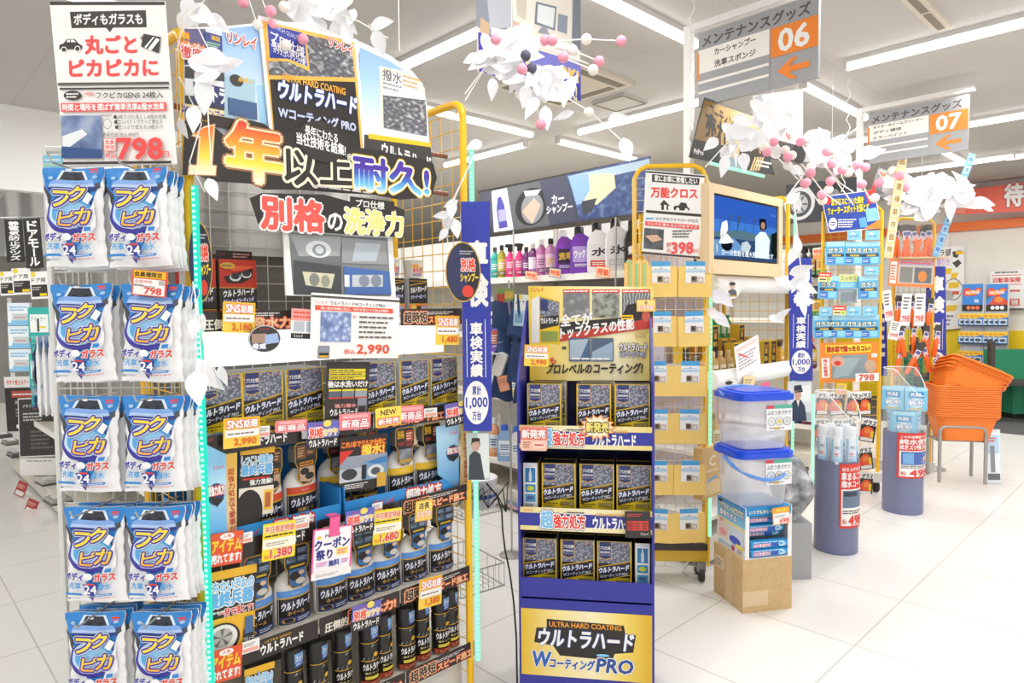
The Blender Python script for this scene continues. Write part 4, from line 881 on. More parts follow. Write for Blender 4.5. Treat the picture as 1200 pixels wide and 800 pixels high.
def roundst(a): a.ell(.5, .5, .5, .5, M('3a3634')); a.rect(.1, .35, .45, .35, M('a88a78')); a.poly([(.5, .3), (.95, .35), (.9, .7), (.5, .65)], M('9fb8e0')); a.text('脅威', .12, .14, .4, .2, WHITE, .1, out=(M('4a78c0'), .12)); a.text('リンレイ', .36, .82, .28, .08, RED, .05); a.ell(.5, .5, .5, .5, M('c8c8cc'), ring=.06)
def disc(fx, w, x0, y0, x1, y1, name, label, art, roll=0, rz=0.0, hang=None):
    u, z, W, H = card_on(fx, w, x0, y0, x1, y1); mb = MB(); mb.slab([(W / 2 * math.cos(t * .2618), H / 2 + H / 2 * math.sin(t * .2618)) for t in range(24)], 0, .0015, M('3a3634')); art(Art(mb, W, H))
    if hang: mb.tube([(0, .002, H * .5), (0, .03, H * .5), (0, hang, H * .5)], .0015, STEEL, 5)
    o = mb.build(name); at_fx(o, fx, u, w, z, roll, rz=rz); tag(o, label, 'round tag'); return o
disc(EC, .05, 291, 381, 329, 413, 'round_tag', 'round promo sticker hanging under the top shelf over the coating boxes', roundst, 0, 0, .05)
def ovaltag(a):
    a.ell(.5, .5, .5, .5, M('c8a24a')); a.ell(.5, .5, .47, .48, M('24242e')); a.ell(.36, .5, .3, .42, M('2c3158')); a.text('別格', .44, .52, .4, .2, M('e8432e'), .12, out=(WHITE, .08)); a.text('シャンプー', .42, .34, .5, .14, M('f2d03a'), .14); a.ell(.62, .18, .16, .1, M('d84030')); a.bars(.4, .78, .4, .08, 2, M('a8a8b8'))
disc(EC, .15, 526, 283, 559, 354, 'oval_tag', 'oval dark promo tag on the right yellow post overlapping the blue flag', ovaltag, 0, -25, .16)
disc(EC, .03, 221, 260, 248, 354, 'oval_tag', 'oval dark promo tag on the left yellow post beside the light strip', ovaltag, 0, -20, .05)
# ------------------------------------------------------------------ wipes rack at the left of the big display
PR = Fx(0, 1.73, 0)
r = empty('wipes_rack', (-1.0, 1.73, 0)); b = MB(); wire_panel(b, -.17, .155, .06, 1.80, .032, .05, M('e2e4e2', .35, .2), .0015, 'u', 0.0); b.build('mesh_panel', r)
b = MB()
for x in (-.175, .16): b.tube([(x, 0, 0), (x, 0, 1.81)], .008, M('dadbd8', .35, .3), 8)
b.tube([(-.175, 0, 1.81), (.16, 0, 1.81)], .008, M('dadbd8', .35, .3), 8); b.build('frame', r)
b = MB()
for x in (-.175, .16): b.tube([(x, -.2, .012), (x, .12, .012)], .012, M('4a4a4a'), 8)
b.build('feet', r); tag(r, 'white wire mesh rack carrying two columns of blue and white wipes pouches', 'mesh rack')
HOOKM = M('b4b6b4', .3, .7)
def hook():
    r = empty('peg_hook'); b = MB(); b.tube([(0, 0, 0), (0, -.03, 0), (0, -.19, .004), (0, -.2, .02)], .0022, HOOKM, 6); b.build('arm', r)
    b, a = card_mb(.042, .03); ptag(a); q = b.build('price_tag', r); q.location = (.0, -.012, -.045); return Proto(r)
P_HOOK = hook()
ROWS = [(197, 312), (333, 443), (464, 575), (594, 705), (717, 828)]
COLX = [(86, 161), (96, 174), (103, 180), (109, 182), (113, 189)]
RN = ['top row', 'second row', 'third row', 'fourth row', 'bottom row']
for i, (yt, yb) in enumerate(ROWS):
    for j in (0, 1):
        side = ('left', 'right')[j]; w0 = .115
        u, zt = PR.uz(COLX[i][j], yt, w0); z = zt - .232
        for k, w in enumerate((w0, w0 - .024, w0 - .048, w0 - .072)):
            if k >= 1 and j == 0 and i in (2,) and k == 2: continue
            n = ('front pouch', 'second pouch', 'third pouch', 'rearmost pouch')[k]
            P_POUCH.put(PR, u + (0, .004, .002, .004)[k] + (0, .002, -.003, .002, 0)[i], w, z - .003 * (k % 2) - .002 * k, f'blue and white wipes pouch, {n} of the {side} stack in the {RN[i]}', 'wipes pouch', 'wipes pouches on the white mesh rack', roll=(0, -1, 1.5, .5, -.8)[(i + j) % 5], rz=(0, 2, -2, 1)[k])
        P_HOOK.put(PR, u, .0, zt - .006, f'chrome hook holding the {side} pouch stack of the {RN[i]}', 'peg hook', 'hooks of the wipes rack')
for k in range(3):   # pouches hung edge-on at the side
    p = at_y(50 + k * 7.5, 395, 2.02); z = p.z - .228
    P_POUCH.put(PR, p.x, -.29 + .002 * k, z, 'wipes pouch seen edge-on beside the second row, ' + NTH[k] + ' of three', 'wipes pouch', 'edge-on wipes pouches', rz=-68)
s = Sign(PR, .10, [(58, 2), (193, 1), (207, 192), (76, 196)], PAPER, .003)
B2 = M('35302e', .5); R2 = M('ee4a48', .5)
s.poly([(58, 2), (193, 2), (193, 6), (59, 6)], B2); s.poly([(82, 14), (171, 12), (172, 32), (84, 33)], B2); s.poly([(124, 32), (133, 32), (129, 38)], B2); s.text('ボディもガラスも', 87, 16, 167, 29, WHITE, .1)
s.text('丸ごと', 100, 42, 160, 63, R2, .12); s.text('ピカピカに', 82, 70, 185, 89, R2, .12)
s.poly([(70, 58), (70, 53), (75, 51), (79, 46), (88, 46), (92, 51), (97, 54), (96, 58)], B2); s.ell(72, 55, 79, 62, WHITE); s.ell(73, 56, 78, 61, B2); s.ell(88, 54, 95, 61, WHITE); s.ell(89, 55, 94, 60, B2); s.poly([(79, 50), (80, 47), (83, 47), (83, 50)], WHITE); s.poly([(84, 50), (84, 47), (87, 47), (90, 50)], WHITE)
s.poly([(169, 40), (189, 44), (187, 63), (166, 55)], B2); s.poly([(184, 45), (188, 47), (178, 60), (174, 58)], WHITE); s.poly([(180, 44), (182, 44), (172, 57), (170, 56)], WHITE); s.text('+', 165, 42, 170, 48, B2)
s.rect(69, 97, 199, 100, M('5a5552')); s.rect(71, 103, 199, 105, B2); s.ell(76, 107, 97, 118, B2); s.bars(79, 109, 94, 116, 2, WHITE); s.rect(101, 109, 111, 112, M('f0a09a')); s.text('フクピカGEN5 24枚入', 114, 108, 192, 116, B2, .02)
s.rect(73, 121, 196, 131, R2); s.text('時間と場所を選ばず簡単洗車&撥水効果', 75, 122, 194, 130, WHITE, .08)
s.rect(74, 136, 121, 186, Mtex('blue_wiping_photo', 'noise', 14, [(.3, '30406a'), (.5, '6d83ad'), (.7, 'b4c0d4')])); s.poly([(75, 160), (98, 152), (104, 158), (82, 174), (75, 172)], M('e8ecf0')); s.poly([(74, 172), (121, 176), (121, 186), (74, 186)], M('2c4f86'))
s.text('■1枚で汚れ落とし&撥水効果', 135, 135, 196, 140, B2); s.text('■コンパクトでサッと使える', 136, 141, 192, 146, B2); s.text('■たっぷり使える24枚入り', 137, 147, 192, 152, B2); s.text('POINT!', 121, 135, 133, 138, B2); s.ell(123, 140, 133, 152, M('a8a4a0'), ring=.15)
s.text('通常売価 税込 898円', 122, 156, 164, 161, M('5a5654')); s.rect(124, 163, 138, 178, R2); s.rect(124.6, 163.7, 137.4, 177.3, PAPER); s.text('会員\n特価', 125.5, 164.5, 136.5, 176.5, R2, .03); s.text('税込', 126, 180, 138, 186, R2, .03); s.text('798', 140, 163, 192, 187, R2, .14); s.text('円', 193, 178, 200, 185, R2, .03)
s.rect(76, 190, 203, 193, B2)
o = s.done('price_sign', 'large white price sign reading 798 above the blue and white pouches', 'price sign')
MB().tube([(0, .10, -.25), (0, .10, .05), (0, .004, .05)], .006, STEEL, 6).build('holder', o)
def p798(a):
    a.rect(0, .68, 1, .32, M('e8452e')); a.rect(.04, .70, .92, .28, M('f8c21c')); a.text('会員様限定', .06, .74, .8, .2, M('3a2a1a'), .08); a.rect(.05, .04, .9, .62, WHITE); a.text('会員特価', .08, .5, .5, .12, RED); a.bars(.1, .34, .6, .08, 1, M('9a9a9a')); a.text('798', .38, .08, .48, .26, M('e8402c'), .12); a.rect(.78, .46, .16, .18, M('b8b4b0'))
qcard(153, 317, 194, 347, .14, M('e8452e'), 'price_card', 'red and yellow price card reading 798 in front of the second-row right pouch', 'price card', p798, 6, fx=PR)
qcard(51, 182, 74, 200, .02, M('7fc0dc'), 'promo_card', 'small blue green card showing behind the top left pouch', 'promo card', lambda a: (a.rect(.0, .3, 1, .2, M('a8d0b8')), a.bars(.1, .6, .8, .2, 1, M('e8f4f8'))), 0, fx=PR)

# ------------------------------------------------------------------ aisle shelving behind the big display, seen along its left side
def gondola(X0, X1, Y0, Y1, label, shelves, back=M('dedbd4', .5), top=1.9, base=M('d8d3c6', .5)):
    r = empty('shelving_unit', S((X0 + X1) / 2, Y0), ra); W = X1 - X0; L = Y1 - Y0
    b = MB(); b.box(-.02, .02, .02, L, .1, top, back); b.build('back_panel', r)
    b = MB(); b.box(-W / 2, W / 2, .0, L, .03, .14, base); b.build('base_deck', r)
    for z, sides in shelves:
        for sd in sides:
            b = MB(); x0, x1 = (-W / 2 + .02, -.02) if sd < 0 else (.02, W / 2 - .02); b.box(x0, x1, .02, L, z - .03, z, base); xe = x0 if sd < 0 else x1
            b.box(xe - .006, xe + .006, .02, L, z - .036, z + .004, M('efece4')); b.build('shelf', r)
    y = .02
    while y <= L + .01: 
        MB().box(-.03, .03, y - .02, y + .02, 0, top, M('c8c6c0', .4)).build('upright', r); y += .94
    tag(r, label, 'shelving unit'); return r
gondola(.92, 1.52, 2.30, 7.4, 'long beige shelving unit running back from the big black and gold display', [(.56, (-1, 1)), (1.4, (1,))], M('8a8680', .6))
b = MB(); b.box(0, EW, 0, .02, .1, 1.62, M('6f6b66', .6)); o = b.build('backing_panel'); at_fx(o, EC, 0, -.455, 0); tag(o, 'grey panel added to darken the view behind the big black and gold display', 'panel')  # dark sheet added behind the mesh, standing in for shade between the shelves
def blackv(t): return lambda a: (a.rect(0, 0, 1, 1, M('262322')), a.vtext(t, .2, .04, .62, .92, WHITE, .14))
LA = Fx(0, 4.6, 0)
def hang(o, fx, u, w, z0, z1):     # thin cord from a hung thing up to what carries it
    b = MB(); b.tube([(0, 0, 0), (0, 0, z1 - z0)], .0012, M('d8d8d4'), 4); q = b.build('cord', o); q.location = (u, w, z0); return q
qcard(7, 257, 28, 307, .0, M('262322'), 'hanging_sign', 'black upright sign with seven white characters at the far left edge', 'sign', blackv('静電気防止グッズ'), -1, fx=LA)
qcard(30, 256, 50, 314, .03, M('262322'), 'hanging_sign', 'black upright sign reading door moulding in white beside the top left pouch', 'sign', blackv('ドアモール'), -2, fx=LA)
def pcard(a): a.rect(.06, .08, .88, .44, M('2e2b2a')); a.text('ドア用', .1, .6, .75, .16, BLACK, .04); a.ell(.2, .9, .13, .1, M('e8d23a')); a.rect(.5, .1, .4, .1, M('f0d020')); a.bars(.1, .3, .5, .16, 2, M('b8b4ae'))
for x0, y0, x1, y1, w, l in ((0, 318, 18, 346, -.05, 'at the very left edge'), (15, 314, 37, 345, .0, 'below the seven-character black sign'), (36, 318, 57, 350, .04, 'below the door moulding sign')):
    qcard(x0, y0, x1, y1, w, WHITE, 'price_card', 'white price card with a black foot and yellow dot ' + l, 'price card', pcard, -2, fx=LA)
r = empty('hanging_rail', LA.pt(-3.33, -.08, 2.11)); MB().tube([(-.35, 0, -.06), (.42, 0, -.06)], .006, STEEL, 6).build('bar', r)
for x in (-.02, .12, .26):
    MB().tube([(x, 0, -.06), (x, -.10, -.06)], .0025, STEEL, 5).build('hook', r)
MB().tube([(.4, 0, -.06), (.4, .02, -1.97)], .01, STEEL, 6).build('post', r)
MB().tube([(.4, .02, -2.11), (.4, .02, -1.97)], .014, STEEL, 6).build('foot', r)
tag(r, 'steel hanging rail with hooks carrying the black upright signs at the left', 'rail')
def pack(name, W, H, T, body, art):
    b = MB(); b.slab(rrect(-W / 2, 0, W / 2, H, .006), 0, T, body); art(Art(b, W, H)); return b.build(name)
def bluepk(a): a.rect(0, .66, 1, .34, M('e4eef6')); a.bars(.1, .62, .8, .26, 2, M('8ab8dc')); a.poly([(0, 0), (1, 0), (1, .3), (.2, .3), (.15, .12), (0, .12)], M('88c4ea')); a.rect(.22, .22, .72, .3, M('c8d0d4')); a.bars(.3, .3, .5, .1, 1, M('d8908a'))
pb = Proto(pack('cleaner_pack', .15, .15, .025, M('eef3f6', .3), bluepk))
for i, y in enumerate((381, 408, 435)):
    u, z = LA.uz(22.5 + i * .8, y, .05); pb.put(LA, u, .05, z, f'white and light blue cleaner pack, {("upper", "middle", "lower")[i]} of three at the left edge', 'pack', 'light blue cleaner packs at the left edge')
def tealpk(a): a.rect(0, .78, 1, .22, M('35b0a8')); a.rect(.08, .3, .84, .5, M('f2f6f4')); a.text('クリーナー', .12, .62, .7, .12, M('8aa8a4'), .05); a.rect(.4, .32, .1, .36, M('4a4a4c')); a.rect(.0, 0, 1, .3, M('30a8a2')); a.bars(.1, .1, .7, .12, 2, M('8ad8d0')); a.rect(.5, .42, .3, .05, M('e8d83a'))
pt = Proto(pack('brush_pack', .145, .24, .03, M('3fb4ae', .25), tealpk))
for i, (y, w, x) in enumerate(((402, .10, 47), (415, .06, 49), (456, .10, 48), (474, .06, 50))):
    u, z = LA.uz(x, y, w); pt.put(LA, u, w, z, f'teal pouch of cleaning brushes, {("topmost", "second from the top", "third from the top", "lowest")[i]} beside the wipes pouches', 'pack', 'teal brush packs')
gb = MB(); gb.box(-.17, .17, 0, .35, 0, .345, M('8b8985', .6)); a = Art(gb, .34, .345); a.rect(.5, .6, .12, .22, M('e8e6e2')); a.bars(.5, .1, .14, .3, 4, M('c8c6c2')); pg = Proto(gb.build('storage_box'))
LB = Fx(0, 6.25, 0)
for i, y in enumerate((382, 427, 472)):
    pg.put(LB, -4.66, .0, .561 + .346 * (2 - i), f'plain grey carton, {("top", "middle", "bottom")[i]} of the stack at the far left edge', 'carton', 'grey cartons at the far left')
def mirr(a): a.rect(0, 0, 1, .8, M('2b2827')); a.text('今すぐ使えるケース', .06, .85, .8, .09, RED, .04); a.rect(.2, .62, .7, .12, M('b84a3a')); a.bars(.25, .65, .6, .05, 1, WHITE); a.rect(.3, .5, .5, .06, M('9a9692')); a.bars(.3, .25, .5, .18, 3, M('8a8682')); a.rect(.3, .06, .6, .06, WHITE)
qcard(7, 441, 45, 505, -1.0, WHITE, 'framed_sign', 'white-framed black sign with a red headline standing on the low left shelf', 'sign', mirr, -1, fx=LA)
LC = Fx(0, 5.15, 0)
def blk(a): a.rect(.02, .02, .96, .96, M('34312f')); a.text('メモリー', .12, .84, .3, .05, WHITE); a.bars(.12, .6, .6, .16, 3, M('b8b4b0')); a.bars(.3, .12, .6, .34, 5, M('6a625c'))
r = empty('display_box', LC.pt(*[LC.uz(47, 553, 0)[0], 0, LC.uz(47, 553, 0)[1]]))
qq = card_on(LC, 0, 23, 466, 70, 535); bb, a = card_mb(qq[2], qq[3], M('e6e4e0'), .02); blk(a); q = bb.build('panel', r); q.location = (0, .0, qq[1] - r.location.z); q.rotation_euler = (math.radians(-4), math.radians(-2), 0)
b = MB(); b.box(-.14, .14, -.02, .16, -.02, .11, M('eceae6')); a = Art(b, .28, .13, x0=-.14, z0=-.02, y=-.02); a.bars(.2, .8, .7, .12, 1, M('8a8886')); b.build('stand', r); tag(r, 'black information panel on a white stand box by the lower left pouches', 'display panel')
for i, (px, py, l) in enumerate(((4, 512, 'at the left edge of the photo'), (13, 520, 'left of the black information panel'), (20, 534, 'in front of the white-framed black sign'), (56, 566, 'right under the black information panel'), (68, 588, 'nearest the lower left pouches'))):
    p = at_z(px, py, .141); b = MB(); b.box(-.09, .09, -.06, .06, 0, .012, M('56534f')); b.box(-.085, .085, -.055, .055, .012, .035, M(('5a5856', '8a8884', '6a6866', 'b8b6b2', 'a4a29e')[i], .2)); b.box(-.05, .05, -.03, .03, .035, .042, M('d8d8d6')); o = b.build('blister_tray'); o.location = p; o.rotation_euler = (0, 0, math.radians(-40)); tag(o, 'flat grey blister pack lying on the low shelf ' + l, 'pack', 'flat blister packs on the low left shelf')
for i, (x0, y0, x1, y1) in enumerate(((15, 563, 27, 581), (27, 584, 40, 601))):
    fx = Fx(0, 5.05 - .3 * i, 0); o = qcard(x0, y0, x1, y1, 0, M('a8403a'), 'price_tag', f'dark red price tag hanging into the aisle at floor level, the {("upper", "lower")[i]} of two', 'price tag', lambda a: (a.rect(.1, .06, .8, .3, M('e8e0dc')), a.bars(.1, .5, .7, .3, 2, M('e0b0a8'))), 24, 'dark red price tags', fx=fx)
    b = MB(); b.box(0, .09, .001, .006, .045, .055, M('e6e2da')); b.build('tag_arm', o)
s = Sign(Fx(0, 6.6, 0), 0, [(0, 233), (18, 216), (36, 203), (50, 196), (58, 240), (56, 300), (0, 300)], Mtex('crinkled_film', 'wave', 1.2, [(.2, 'b0b0ae'), (.8, 'dededc')], .25, (1, 1, .4)), .01)
s.done('film_cover', 'crinkled grey translucent film hung over the goods at the far left', 'plastic film')
# ------------------------------------------------------------------ blue floor stand with three tiers of coating boxes
BS = Fx(*at_y(688, 400, 2.26)[:2], -9)
BLU = M('33379c', .4); BLUD = M('23265e', .45)
def bu(px, py, w=0.0): return BS.uz(px, py, w)
uL, uR = bu(607, 600)[0], bu(767, 600)[0]
r = empty('floor_stand', BS.pt(0, 0, 0), BS.rot)
zt = bu(688, 448)[1]
for x0 in (uL, uR - .008):     # side panels, upper edge sloping back
    b = MB(); P = [(.0, .0), (.0, zt), (.02, zt + .03), (.26, zt + .28), (.30, zt + .28), (.30, 0)]; n = len(P)
    b.add([(x0, y, z) for y, z in P] + [(x0 + .008, y, z) for y, z in P], [tuple(range(n)), tuple(range(2 * n - 1, n - 1, -1))] + [(i, (i + 1) % n, n + (i + 1) % n, n + i) for i in range(n)], BLU); b.build('side_panel', r)
b = MB(); b.box(uL, uR, .295, .30, 0, zt + .25, BLUD); b.build('back_panel', r)
zs = [bu(688, 512)[1], bu(688, 607)[1], bu(688, 698)[1]]
for z in zs:
    b = MB(); b.box(uL + .008, uR - .008, .0, .295, z - .012, z, BLUD); b.build('shelf', r)
b = MB(); b.box(uL + .008, uR - .008, -.004, .0, zs[2] - .012, zs[2] + .055, BLU); b.build('lower_lip', r)
b = MB(); b.box(uL + .008, uR - .008, -.002, .004, 0, zs[2] - .02, BLU); b.build('front_panel', r)
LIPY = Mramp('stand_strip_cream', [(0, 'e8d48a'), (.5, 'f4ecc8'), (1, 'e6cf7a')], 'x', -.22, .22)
for k, (y0, y1) in enumerate(((499, 526), (596, 623))):
    zb = bu(688, y1)[1]; H = bu(688, y0)[1] - zb; W = uR - uL - .016
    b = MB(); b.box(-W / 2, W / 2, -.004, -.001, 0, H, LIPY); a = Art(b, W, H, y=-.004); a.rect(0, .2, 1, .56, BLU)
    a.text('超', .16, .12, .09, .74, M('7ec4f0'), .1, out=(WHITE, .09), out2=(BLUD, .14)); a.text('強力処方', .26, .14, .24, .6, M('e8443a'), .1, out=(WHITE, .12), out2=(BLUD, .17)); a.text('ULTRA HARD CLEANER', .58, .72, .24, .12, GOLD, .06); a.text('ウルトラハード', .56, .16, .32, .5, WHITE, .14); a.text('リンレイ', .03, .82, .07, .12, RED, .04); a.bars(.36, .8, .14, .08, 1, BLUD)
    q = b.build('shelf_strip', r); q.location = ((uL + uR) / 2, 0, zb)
zb = bu(688, 794)[1]; H = bu(688, 716)[1] - zb; W = uR - uL - .016
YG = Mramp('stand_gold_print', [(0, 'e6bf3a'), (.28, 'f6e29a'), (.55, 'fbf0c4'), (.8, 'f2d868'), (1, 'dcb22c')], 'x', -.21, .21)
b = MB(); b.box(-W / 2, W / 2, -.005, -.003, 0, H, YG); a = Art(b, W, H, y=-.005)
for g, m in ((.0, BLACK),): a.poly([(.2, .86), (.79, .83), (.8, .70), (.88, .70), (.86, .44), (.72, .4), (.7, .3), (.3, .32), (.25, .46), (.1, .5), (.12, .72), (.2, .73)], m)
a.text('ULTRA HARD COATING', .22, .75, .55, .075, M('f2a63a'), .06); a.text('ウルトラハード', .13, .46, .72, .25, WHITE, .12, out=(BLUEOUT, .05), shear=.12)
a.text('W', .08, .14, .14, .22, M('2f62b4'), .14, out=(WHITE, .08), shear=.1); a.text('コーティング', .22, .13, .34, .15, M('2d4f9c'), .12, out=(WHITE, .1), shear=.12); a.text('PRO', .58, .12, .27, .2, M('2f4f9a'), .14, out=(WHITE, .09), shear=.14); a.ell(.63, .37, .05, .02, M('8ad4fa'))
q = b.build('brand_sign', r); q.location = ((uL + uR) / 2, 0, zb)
tag(r, 'blue cardboard floor stand with three tiers of coating boxes and a yellow brand sign at its foot', 'floor stand')
r['label'] = 'blue floor stand with three tiers of coating boxes and a yellow foot sign'
# yellow header card
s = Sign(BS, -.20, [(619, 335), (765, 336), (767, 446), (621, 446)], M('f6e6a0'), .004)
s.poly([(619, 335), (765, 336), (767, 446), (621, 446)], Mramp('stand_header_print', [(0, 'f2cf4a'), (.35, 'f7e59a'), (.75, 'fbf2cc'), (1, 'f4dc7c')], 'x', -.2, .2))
s.text('リンレイ', 622, 337, 637, 342, RED, .08); s.poly([(623, 351), (632, 346), (632, 401), (623, 402)], M('e8e6e2')); s.poly([(632, 346), (656, 353), (656, 404), (632, 401)], BOXYEL); s.poly([(633, 348), (655, 354), (655, 372), (633, 370)], DROPS); s.poly([(633, 371), (655, 369), (655, 381), (633, 386)], BOXBLK); s.text('ウルトラハード', 634, 372, 654, 379, WHITE, .12); s.poly([(633, 350), (642, 352), (642, 365), (633, 363)], BOXNAV); s.rect(634, 388, 654, 400, M('8d9a4a'))
for x0, x1, m in ((660, 691, Mtex('drops_photo', 'voronoi', 45, [(0, 'e0e0e0'), (.3, '8f9091'), (.7, '77787a')])), (694, 726, Mtex('windscreen_photo', 'noise', 40, [(.3, '3f433a'), (.6, 'a4a89c')])), (729, 762, Mtex('mesh_photo', 'wave', 30, [(.2, '5d5f62'), (.8, 'a8aaac')]))):
    s.rect(x0, 339, x1, 372, m); s.rect(x0, 339, x1, 343, M('d8453a')); s.bars(x0 + 1, 339.6, x1 - 1, 342.5, 1, WHITE)
s.poly([(656, 392), (765, 372), (765, 352), (735, 357), (728, 372), (656, 378)], BOXBLK); s.poly([(656, 400), (765, 384), (765, 372), (656, 393)], M('c03a30'))
s.textq('全てが', 657, 369, 382, 694, 379, WHITE, .12); s.textq('トップクラスの性能', 657, 384, 397, 743, 385, WHITE, .12); s.rect(728, 369, 742, 374, YEL); s.bars(729, 370, 741, 373, 1, BLACK); s.ell(752, 364, 762, 377, M('c85a4a'))
s.rect(667, 396, 692, 423, M('4a688e')); s.poly([(668, 398), (690, 397), (680, 420), (668, 421)], M('a9bccc')); s.rect(693, 396, 719, 423, M('55667e')); s.poly([(694, 412), (718, 400), (718, 422), (694, 422)], M('9db4cc')); s.bars(670, 418, 716, 422, 1, WHITE)
s.text('ウルトラハード', 726, 402, 758, 411, WHITE, .14, out=(BLACK, .12)); s.text('Wコーティング PRO', 726, 412, 756, 418, SILV, .1, out=(NAVY, .14)); s.bars(744, 388, 760, 396, 3, M('c8b070'))
s.textq('プロレベルのコーティング!', 640, 426, 438, 752, 437, BLACK, .12, shear=.12); s.text('誰でも', 625, 418, 652, 426, RED, .1); s.bars(659, 404, 664, 411, 1, BLACK)
s.done('header_card', 'yellow printed header card with three photos standing behind the top boxes of the blue stand', 'header card')
G6 = 'coating boxes on the blue stand'
for k, (xs, py, nm) in enumerate((((638, 696, 741), 522, 'top tier'), ((655, 699.5, 743), 617, 'middle tier'), ((633, 677, 720), 707, 'bottom tier'))):
    for i, px in enumerate(xs):
        for d in (0, 1):
            w = -.055 - .066 * d; u = bu(px, py, -.055)[0]
            if k == 0 and i == 2 and d: continue
            P_ULTRA.put(BS, u + (.012 if k == 0 and d else 0), w, zs[k] + .001, f'{("left", "middle", "right")[i]} coating box in the {"front" if d == 0 else "second"} row on the {nm} of the blue stand', 'box', G6)
for px, py, k, l in ((622, 617, 1, 'left end of the middle tier'), (753, 707, 2, 'right end of the bottom tier')):
    P_ULTRA_SIDE.put(BS, bu(px, py, -.05)[0], -.05, zs[k] + .001, f'box turned side out, {l} of the blue stand', 'box', 'turned boxes on the blue stand')
qcard(614, 404, 643, 429, .03, CARDY, 'price_card', 'yellow price card reading 2,990 at the left edge of the blue stand', 'price card', sns('2,990'), 2, fx=BS)
def ima(a): a.rect(.04, .06, .92, .88, M('fbdc8a')); a.text('今', .4, .56, .2, .34, BLACK, .04); a.text('おすすめ', .1, .12, .8, .4, WHITE, .1, out=(M('e8802a'), .14))
qcard(746, 351, 768, 365, -.19, M('f2b84a'), 'shelf_tag', 'small yellow recommendation tag on the upper right corner of the stand header', 'shelf tag', ima, 0, fx=BS)
def burst(): pass
u, z, W, H = card_on(BS, .012, 678, 485, 722, 516); b = MB(); P = []
for i in range(28):
    t = math.pi * i / 14; f = 1 if i % 2 == 0 else .74; P.append((W / 2 * f * math.cos(t), H / 2 + H / 2 * f * math.sin(t)))
b.slab(P, 0, .0012, M('f0863a')); a = Art(b, W, H); a.star(.5, .5, .46, .46, .74, M('f8d0a0')); a.star(.5, .5, .4, .4, .75, M('f7ecd0')); a.text('新発売', .2, .32, .6, .36, M('f6e27a'), .1, out=(BLACK, .12)); o = b.build('burst_tag'); at_fx(o, BS, u, .012, z); tag(o, 'star-burst tag with new-release lettering on the top strip of the blue stand', 'burst tag')
def sh(a): a.rect(.0, .45, 1, .55, M('f08a7a')); a.text('新発売', .06, .52, .88, .36, WHITE, .12, out=(M('e0503c'), .12)); a.bars(.1, .1, .3, .3, 3, M('b87a6a')); a.rect(.5, .12, .42, .28, M('f8d8c8')); a.bars(.54, .18, .34, .14, 1, RED)
qcard(610, 500, 641, 528, .02, M('f6c4b0'), 'price_card', 'pink and orange new-release card on the top strip of the blue stand', 'price card', sh, 0, fx=BS, r=.006)
def bc(a):
    a.rect(.0, .0, 1, 1, M('35302f')); a.bars(.1, .78, .6, .14, 2, M('c8463a')); a.rect(.08, .28, .84, .36, M('d8463c'))
    for k in range(3): a.rect(.08 + .285 * k, .28, .27, .34, M(('c23a32', 'd04a3e', 'c8423a')[k])); a.bars(.1 + .285 * k, .32, .22, .26, 3, M('5a2a26'))
    a.text('リンレイ', .6, .1, .3, .1, WHITE, .06)
qcard(733, 599, 763, 630, .02, M('35302f'), 'shelf_card', 'black and red card at the right end of the middle strip of the blue stand', 'card', bc, -2, fx=BS, r=.006)

# ------------------------------------------------------------------ yellow cloth rack
CR = Fx(*at_y(790, 400, 3.4)[:2], -3)
def cu(px, py, w=0.0): return CR.uz(px, py, w)
r = empty('cloth_rack', CR.pt(0, 0, 0), CR.rot); x0, x1 = cu(744, 500)[0], cu(826, 500)[0]; zt = cu(800, 194)[1]
b = MB(); R = .06; b.tube([(x0, 0, .12), (x0, 0, zt - R), (x0 + .02, 0, zt - .02), (x0 + R, 0, zt), (x1 - R, 0, zt), (x1 - .02, 0, zt - .02), (x1, 0, zt - R), (x1, 0, .12)], .012, YTUBE, 10); b.build('tube_frame', r, True)
b = MB(); wire_panel(b, x0, x1, cu(790, 662)[1], zt - .06, .05, .055, M('dcdcd6', .35, .2), .0018, 'u', -.016); b.build('wire_mesh', r)
b = MB(); b.box(x0 - .01, x1 + .01, -.02, .09, .10, .16, M('d8b030', .4)); b.box(x0, x1 + .01, -.03, .08, .16, .19, M('3a3633')); b.build('base', r)
for x in (x0 + .04, x1 - .02):
    for y in (-.02, .07):
        b = MB(); b.xf = Matrix.Translation((x, y, .035)) @ Matrix.Rotation(math.pi / 2, 4, 'Y'); b.lathe([(.012, -.014), (.035, -.012), (.035, .012), (.012, .014)], M('2a2827'), 14); b.xf = None; b.box(x - .02, x + .02, y - .015, y + .015, .05, .10, M('8a8a88', .3, .6)); b.build('caster', r)
tag(r, 'wheeled wire mesh rack with a yellow tube frame hung with yellow cloths', 'mesh rack')
G7 = 'yellow microfibre cloth packs on the mesh rack'
RT = [(312, 348), (368, 406), (426, 464), (481, 520), (536, 580), (592, 636)]
